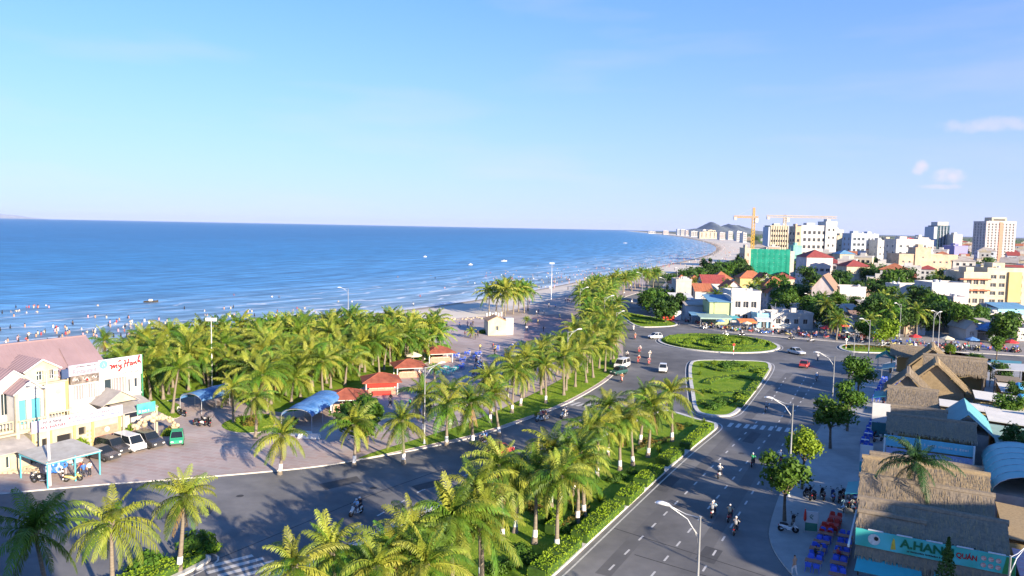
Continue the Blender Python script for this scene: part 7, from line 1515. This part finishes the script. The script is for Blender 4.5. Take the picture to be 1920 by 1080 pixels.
# mid-distance houses
city('villa','cream four-storey villa with terracotta eaves at the right edge',1852,1925,505,285,14,'cream',4,4,2.2,1.5,glass=DARKW,mull=1); vb = city('villa_wing','lower balcony wing of the cream villa',1808,1854,513,284,12,'cream',3,3,2.4,1.8,glass=DARKW); x_ = onY(1888,520,284.7)[0]; 
for i, z in enumerate((6.2,10.4)): o = MB().box(onY(1800,513,283.4)[0],onY(1858,513,283.4)[0],283.0,284.2,z,z+.45).build('eave_tiles', M_ort); o.parent = vb; o.matrix_parent_inverse = Matrix.Translation(vb.location).inverted()
o = MB().box(onY(1893,520,284)[0],onY(1917,520,284)[0],284.2,284.95,2,13.5).build('ochre_bay', M_c['yellow']); o.parent = vb; o.matrix_parent_inverse = Matrix.Translation(vb.location).inverted()
city('white_annex','white flat-roofed house with a long upper wall',1575,1624,541,246,9,'white',1,3,1.2,1.4,scols=1,z1=1.0); city('brown_roof_house','pink-white gabled house with a brown tile roof',1522,1560,540,240,18,'pink',2,2,1.0,1.3,roof='gable_y',rise=4.2,roofm=M_brnt,rz=R(-28))
city('blue_white_house','long blue-white house with small square windows',1748,1818,533,252,11,M_c['white'],1,3,1.0,1.0,scols=2,z1=4.5); city('blue_white_house','lower blue-white house with a stepped roof',1687,1746,537,262,10,'white',1,2,.9,1.0,z1=4.5,scols=1); city('sign_house','small white house front with pale panels below the blue-white house',1788,1815,560,238,7,'pink',1,2,1.6,1.6)
city('red_roof_villa','peach villa with a dark red hipped roof',1513,1562,482,370,14,'pink',2,4,1.9,1.5,roof='hip',rise=3.5,roofm=M_redt); city('red_roof_house','house with a low red hipped roof among palms',1588,1632,499,345,11,'cream',1,3,1.6,1.4,roof='hip',rise=2.8,roofm=M_redt); city('blue_gable_house','cream house with a pale blue gable',1575,1603,476,440,10,'cream',1,3,1.2,1.3,roof='hip',rise=2.2,roofm=M_tinb)
for i, (a, b, c, Y, m_, rs, ty) in enumerate([(1264,1298,533,262,'white',3.2,'hip'),(1292,1318,527,300,'cream',2.2,'hip'),(1318,1362,530,285,'white',2.8,'gable_x'),(1340,1372,522,330,'cream',3.0,'hip'),(1388,1436,521,345,'yellow',3.2,'hip'),(1425,1450,525,310,'white',2.8,'gable_y'),(1434,1482,535,290,'white',3.2,'hip'),(1360,1392,540,270,'white',2.5,'gable_y'),(1455,1490,522,340,'cream',2.6,'hip'),(1304,1336,545,258,'white',2.2,'gable_x'),(1440,1470,548,262,'grey',2.6,'gable_y')]):
    city('orange_roof_house', f'house with an orange tile roof, {nth(i)} counting from the teardrop island', a, b, c, Y, 9, m_, 1, 2, 1.1, 1.2, roof=ty, rise=rs, roofm=(M_ort,M_ort,M_redt)[i % 3], group='orange-roofed houses')
city('concrete_house','bare concrete house with a blank white side below an orange roof',1268,1297,527,246,7,'conc',1,1,1.2,1.4,scols=0)
# shop row
city('white_shop','white two-storey shop with a tall door and teal side',1372,1427,549,214,9,'white',2,3,1.5,1.8,scols=1,glass=DARKW); city('yellow_shop','yellow-green low shop with a blue tin roof',1331,1372,566,214.5,8,'green',1,2,1.6,1.4,roof='shed',rise=1.4,roofm=M_tinb)
city('long_white_wall_shop','long low white shop with a sky blue left end',1446,1525,590,208,7,'white',1,4,1.3,1.4,glass=DARKW); city('blue_shop','small sky blue shop with a dark doorway',1420,1446,592,208.6,6,'blue',1,1,1.5,1.9,z1=.1,glass=DARKW)
city('tin_shop','dark tin-roofed shop beside the tall tree',1286,1332,572,222,7,'grey',1,3,1.4,1.3,roof='shed',rise=1.2,roofm=M_tin); city('tarp_shop','shop under a cream tarpaulin roof',1262,1300,562,232,7,'white',1,2,1.3,1.3,roof='shed',rise=1.6,roofm=M_sheet); city('tin_shop','low grey tin-roofed shop at the coast road',1222,1250,560,250,7,'grey',1,2,1.2,1.2,roof='shed',rise=1.0,roofm=M_tin)
for i, (a, b, c, Y, m_, ty, rs, rm) in enumerate([(1598,1632,600,222,'white','gable_y',2.0,M_tin),(1582,1622,588,232,'cream','gable_x',2.0,M_thatch2),(1642,1676,602,216,'conc','gable_y',1.8,M_tin),(1712,1738,604,212,'conc','shed',.8,M_tin),(1762,1790,606,208,'peach','shed',.8,M_tin),(1790,1820,612,203,'conc','shed',.8,M_greyrf),(1856,1890,592,214,'white','flat',1,M_flat),(1885,1925,595,210,'pink','flat',1,M_flat),(1872,1930,578,232,'blue','shed',1.2,M_tinb),(1818,1860,585,236,'conc','shed',1.2,M_tin),(1540,1580,580,248,'conc','shed',1,M_tin),(1480,1520,580,232,'conc','shed',1.3,M_tin),(1640,1690,590,236,'cream','gable_x',1.5,M_tin),(1908,1940,620,192,'pink','flat',1,M_flat)]):
    city('roadside_house', f'small roadside house behind the crowded pavement, {nth(i)} from the gabled one', a, b, c, Y, 7, m_, 1, 2, 1.0, 1.2, roof=ty, rise=rs, roofm=rm, group='roadside houses', glass=DARKW)
rq = random.Random(515)
for i in range(34):
    pxq = rq.uniform(1440,1915); yb = front_y(pxq) - rq.uniform(20,72); Xq, Yq = G(pxq, yb)
    wq = rq.uniform(16,36); hq = rq.uniform(2.6,4.2); py_t = yb - hq/Yq*FOC
    city('tin_roof_hut', f'low hut with a weathered roof behind the shop row, {nth(i)} of its cluster', pxq-wq/2, pxq+wq/2, py_t, Yq, rq.uniform(5,8), rq.choice(('conc','white','cream','peach','grey')), 1, 2, 1.0, 1.1, roof=rq.choice(('shed','gable_x','gable_y','shed')), rise=rq.uniform(.8,1.8), roofm=rq.choice((M_tin,M_brnt,M_tin,M_greyrf,M_tinb,M_sheet)), scols=0, rz=R(rq.uniform(-24,8)), group='huts behind the shop row', glass=DARKW, h=hq)
def awning(pl, pr, py, Y, d, z, m, label):
    x0, _ = onY(pl, py, Y); x1, _ = onY(pr, py, Y); t = thing('awning', label, 'awning', (x0, Y, .13), 0, 'shop awnings'); w = x1-x0
    mb = MB(); mb.add([(0,-d,z-.5),(w,-d,z-.5),(w,0,z),(0,0,z),(0,-d,z-.45),(w,-d,z-.45),(w,0,z+.05),(0,0,z+.05)], [(4,5,6,7),(3,2,1,0),(0,1,5,4),(1,2,6,5),(3,0,4,7)]); mb.add([(0,-d-.01,z-.5),(w,-d-.01,z-.5),(w,-d-.02,z-.85),(0,-d-.02,z-.85)], [(0,1,2,3)]); mb.build('sheet', m, t)
    for x in (.1,w/2,w-.1): MB().tube([(x,-d+.05,0),(x,-d+.05,z-.5)], .05, 5).build('pole', M_metal, t)
awning(1304,1362,583,213,6,3.2,M_ggreen,'wide pale green tin awning over the shop tables'); awning(1380,1412,598,206,3.5,2.8,mat('orange canvas',(0.62,0.20,0.06),.7,.1),'orange canvas awning below the white shop'); awning(1414,1442,592,208,3,3.0,M_sheet,'pale awning right of the orange one'); awning(1360,1382,588,211,4,3.0,M_teal,'small teal awning between two shops'); awning(1290,1330,586,219,4,3.0,M_tinb,'dark blue awning in the shade of the tall tree'); awning(1540,1580,612,203,4,2.8,mat('red canvas',(0.55,0.05,0.05),.7,.1),'red canvas awning over a fruit stand'); awning(1580,1612,612,203,4,2.8,M_sheet,'pale awning beside the red canvas one'); awning(1526,1540,614,203,3,2.6,M_board,'small white awning left of the red canvas one'); awning(1556,1576,600,206,2,3.2,M_tinb,'blue-grey awning above the red canvas one'); awning(1800,1840,622,195,4,2.8,M_greyrf,'dark awning near the large blue parasol')
bx_ = thing('red_booth','red stall counter with a white board on the shaded shop side','stall',(*G(1256,602),.13)); MB().box(-2.2,1.2,-.6,.6,0,1.6).build('counter', M_red, bx_); MB().box(1.3,3.2,-.3,.3,.3,3.0).build('white_board', M_board, bx_)
# parked bikes, tables and people in front of the shops
r_ = random.Random(31); bc = ['black','white','red','blue','grey','yellow']
BL = [(r_.uniform(1306,1440), 0) for _ in range(34)] + [(r_.uniform(1452,1530), 1) for _ in range(18)] + [(r_.uniform(1535,1910), 2) for _ in range(48)] + [(r_.uniform(1215,1300), 3) for _ in range(12)]
def front(a): return float(np.interp(a, [1196,1230,1290,1340,1460,1560,1700,1920], [566,590,610,622,632,640,655,668]))
BL.sort()
for i, (a, k_) in enumerate(BL):
    b = front(a) - r_.uniform(2.5,9); x, y = G(a, b); motorbike(x, y, .13, r_.uniform(0,6.28), r_.choice(bc), f'motorbike parked along the shop pavement, {nth(i)} from the coast road', 'motorbikes parked along the shops', False, R(6))
PL = sorted([r_.uniform(1225,1910) for _ in range(62)])
for i, a in enumerate(PL):
    b = front(a) - r_.uniform(1.5,13); x, y = G(a, b); c = r_.choice(cl); person(r_.choice((P_STAND,P_WALK,P_SIT)), x, y, .13, r_.uniform(0,6.28), c, f'person in {c} at the shop pavement, {nth(i)} from the coast road', 'people along the shop pavement')
for i in range(60):
    a = r_.uniform(1530,1910); b = front(a)-r_.uniform(5,14); x, y = G(a, b); cc = ('red','blue','white')[i % 3]
    chair(x, y, .13, r_.uniform(0,6.28), cc, f'{cc} plastic chair on the shop pavement, {nth(i)} of its scattered set', 'chairs on the shop pavement')
for i, (a, dy, c_, rr_) in enumerate([(1548,9,'red canvas',1.5),(1592,8,'ivory canvas',1.6),(1640,9,'blue tarpaulin',1.5),(1672,8,'ivory canvas',1.4),(1715,9,'red canvas',1.5),(1775,9,'ivory canvas',1.6),(1822,10,'blue tarpaulin',1.6),(1895,9,'red canvas',1.6),(1470,7,'ivory canvas',1.4),(1400,6,'ivory canvas',1.3),(1350,6,'blue tarpaulin',1.3)]):
    um(a, front(a)-dy, 2.6, rr_, MATS[c_], f'{c_.split()[0]} street parasol on the shop pavement, {nth(i)} of the set')
for i in range(26):
    a = r_.uniform(1535,1910); b = front(a)-r_.uniform(16,60); x, y = G(a, b); s_ = r_.uniform(1.1,2.0)
    tree(x, y, s_, f'dark broadleaf tree between the huts behind the shop row, {nth(i)} of them', 'trees between the huts', r_.choice((1,2,2)), lift=r_.uniform(.5,1.0), name='town_tree')
# ---- the wider town: small houses with a roof and walls each, and trees between them
HV = []
for i in range(7):
    rr = random.Random(i+90); w, d, h = rr.uniform(7,13), rr.uniform(7,12), rr.choice((3.6,6.8,7,10,10.5,13.5)); wl = MB(); fl = max(1,int(h/3.3)); h1 = grid_holes(w,1.1,fl,3.2,3,1.4,1.5); h2 = grid_holes(d,1.1,fl,3.2,2,1.3,1.5)
    facade(wl,(0,0,0),(1,0,0),w,h,h1,.3,0,1); facade(wl,(0,d,0),(0,-1,0),d,h,h2,.3,0,1); facade(wl,(w,0,0),(0,1,0),d,h,[],.3); wl.quad((w,d,0),(0,d,0),(0,d,h),(w,d,h))
    for q in h1: wl.quad((q[0],.28,q[2]),(q[1],.28,q[2]),(q[1],.28,q[3]),(q[0],.28,q[3]),1)
    for q in h2: wl.quad((.28,d-q[0],q[2]),(.28,d-q[1],q[2]),(.28,d-q[1],q[3]),(.28,d-q[0],q[3]),1)
    rf = MB()
    if i % 3 == 0: wl.quad((0,0,h),(w,0,h),(w,d,h),(0,d,h)); rf.box(-.15,w+.15,-.15,.15,h,h+.8).box(-.15,w+.15,d-.15,d+.15,h,h+.8).box(-.15,.15,.15,d-.15,h,h+.8).box(w-.15,w+.15,.15,d-.15,h,h+.8).box(w*.3,w*.6,d*.4,d*.8,h,h+2.2)
    elif i % 3 == 1: wl.add([(w,0,h),(w,d,h),(w,d/2,h+2.4),(0,0,h),(0,d,h),(0,d/2,h+2.4)],[(0,1,2),(4,3,5)]); gable_roof(rf,0,w,0,d,h,h+2.4,.4,.12,'x')
    else: hip_roof(rf,0,w,0,d,h,h+2.4,.5)
    HV.append((wl, rf, i % 3))
M_tw = [M_c[k_] for k_ in ('white','cream','pink','white','grey','peach')]
HM = [[wl.mesh('wall', [m_, DARKW]) for m_ in M_tw] for wl, rf, k_ in HV]
HR = [[rf.mesh('roof', m_) for m_ in ((M_wall, M_flat, M_c['cream']) if k_ == 0 else (M_redt, M_ort, M_tin))] for wl, rf, k_ in HV]
rr = random.Random(404); spots = []
def land_ok(x, y):
    d = (np.array(BEACH)[:,0]-x)**2 + (np.array(BEACH)[:,1]-y)**2; j = int(d.argmin()); return x > BEACH[j][0]+25
for _ in range(9000):
    Y = 300*math.exp(rr.random()*2.05); px = rr.uniform(1255,1960) if Y > 600 else rr.uniform(1480,1960); X = (px-960)/FOC*Y
    if Y < 400 and px < 1600: continue
    if any((X-a)**2+(Y-b)**2 < (11+Y*.006)**2 for a, b in spots) or not land_ok(X, Y): continue
    spots.append((X, Y))
    if len(spots) >= 290: break
spots.sort(key=lambda p: p[0]/p[1])
for i, (X, Y) in enumerate(spots):
    v = rr.randrange(7); t = thing('town_house', f'pale house in the town below the skyline, {nth(i)} from the hills', 'house', (X, Y, 0), R(rr.choice((-28,-20,-35,62,-25))+rr.uniform(-6,6)), 'houses of the wider town', rr.uniform(.75,1.2)); put('wall', HM[v][rr.randrange(6)], t); put('roof', HR[v][rr.randrange(3)], t)
# resort blocks along the far bay
for i, (a, b, c, Y, m_) in enumerate([(1270,1278,426.5,4200,'grey'),(1277,1287,427.5,4100,'white'),(1286,1292,430,4000,'pink'),(1244,1256,431,4600,'pink'),(1318,1330,428,3000,'white'),(1328,1345,429,2900,'cream'),(1296,1312,432,3300,'white'),(1312,1352,434,2600,'cream'),(1366,1376,433,2400,'white'),(1382,1394,433,2100,'white'),(1216,1232,432,5200,'white'),(1350,1362,436,2300,'pink'),(1394,1402,437,1800,'white')]):
    city('bay_block', f'far pale resort block on the bay, {nth(i)} of the cluster below the hills', a, b-(b-a)*.2, c+(437-c)*.32, Y, 30, m_, 4, 4, Y*.0016, Y*.0014, scols=0, group='resort blocks on the bay', glass=DARKW, mull=0, z1=4)
# far trees
ft = []
for _ in range(3000):
    Y = 290*math.exp(rr.random()*1.7); px = rr.uniform(1190,1960) if Y > 420 else rr.uniform(1560,1960); X = (px-960)/FOC*Y
    if not land_ok(X, Y-5) or any((X-a)**2+(Y-b)**2 < 90 for a, b in spots) or any((X-a)**2+(Y-b)**2 < 60 for a, b in ft): continue
    ft.append((X, Y))
    if len(ft) >= 130: break
bel = scatter(smooth_poly(GP([(1225,535),(1300,520),(1395,500),(1398,470),(1385,466),(1330,470),(1402,452),(1340,447),(1300,445.5),(1420,446),(1425,480),(1410,500),(1300,532)]),1), 7.0, rr, 900)
bel = [p for p in bel if land_ok(*p)][:90]; ft += bel
for i, (X, Y) in enumerate(ft):
    tree(X, Y, rr.uniform(1.6,2.5), f'dark tree in the green belt of the town, {nth(i)} of it', 'trees of the wider town', rr.choice((1,2,2)), z=0, lift=.7, name='town_tree')
mb = MB(); q = []
for i in range(9000):
    Y = 900*math.exp(rr.random()*1.9); px = rr.uniform(1240,2000); X = (px-960)/FOC*Y
    if not land_ok(X, Y): continue
    q.append(((X, Y, rr.uniform(.5,6.5)), (rr.uniform(-.5,.8),-.6,.7)))
leaf_surface(mb, q, 3.6, rr); tag(mb.build('distant_wood', M_leaf[2]), 'hazy mass of distant trees across the town plain', 'wood', kind='stuff')

# small cumulus low on the right: real cloud bodies far beyond the hills
M_cl = mat('cloud', (0.9,0.88,0.9), 1.0, .03, .0005, spec=0)
def cloud(px, py, w, h, label, seed):
    Y = 30000; X, Z = onY(px, py, Y); r2 = random.Random(seed); t = thing('cloud', label, 'cloud', (X, Y, Z), 0, 'small clouds'); mb = MB()
    for i in range(26):
        s = r2.uniform(.18,.42)*h; x = r2.gauss(0,.36)*w; z = r2.uniform(-.2,.6)*h*(1-min(1,abs(x)/w)); k0 = len(mb.v); mb.lathe([(.05,-.7),(.7,-.55),(1,-.1),(.92,.3),(.6,.75),(.05,1)], 9); mb.v[k0:] = [(x+a*s*2.0, b*s*2, z+c*s) for a, b, c in mb.v[k0:]]
    mb.build('cloud_body', M_cl, t, True)
# air: pale sea haze over everything
haze = MB().box(-26500,26500,-900,26500,-3.0,165.0).build('haze', []); haze['kind'] = 'stuff'; haze['label'] = 'pale sea haze in the air'
hm = bpy.data.materials.new('haze air'); hm.use_nodes = True; hn = hm.node_tree; hn.nodes.clear(); ho = N(hn,'ShaderNodeOutputMaterial'); hv = N(hn,'ShaderNodeVolumePrincipled'); hv.inputs['Density'].default_value = HAZE; hv.inputs['Color'].default_value = (0.60,0.70,0.97,1); hv.inputs['Anisotropy'].default_value = 0.0; hn.links.new(hv.outputs[0], ho.inputs['Volume']); haze.data.materials.append(hm)
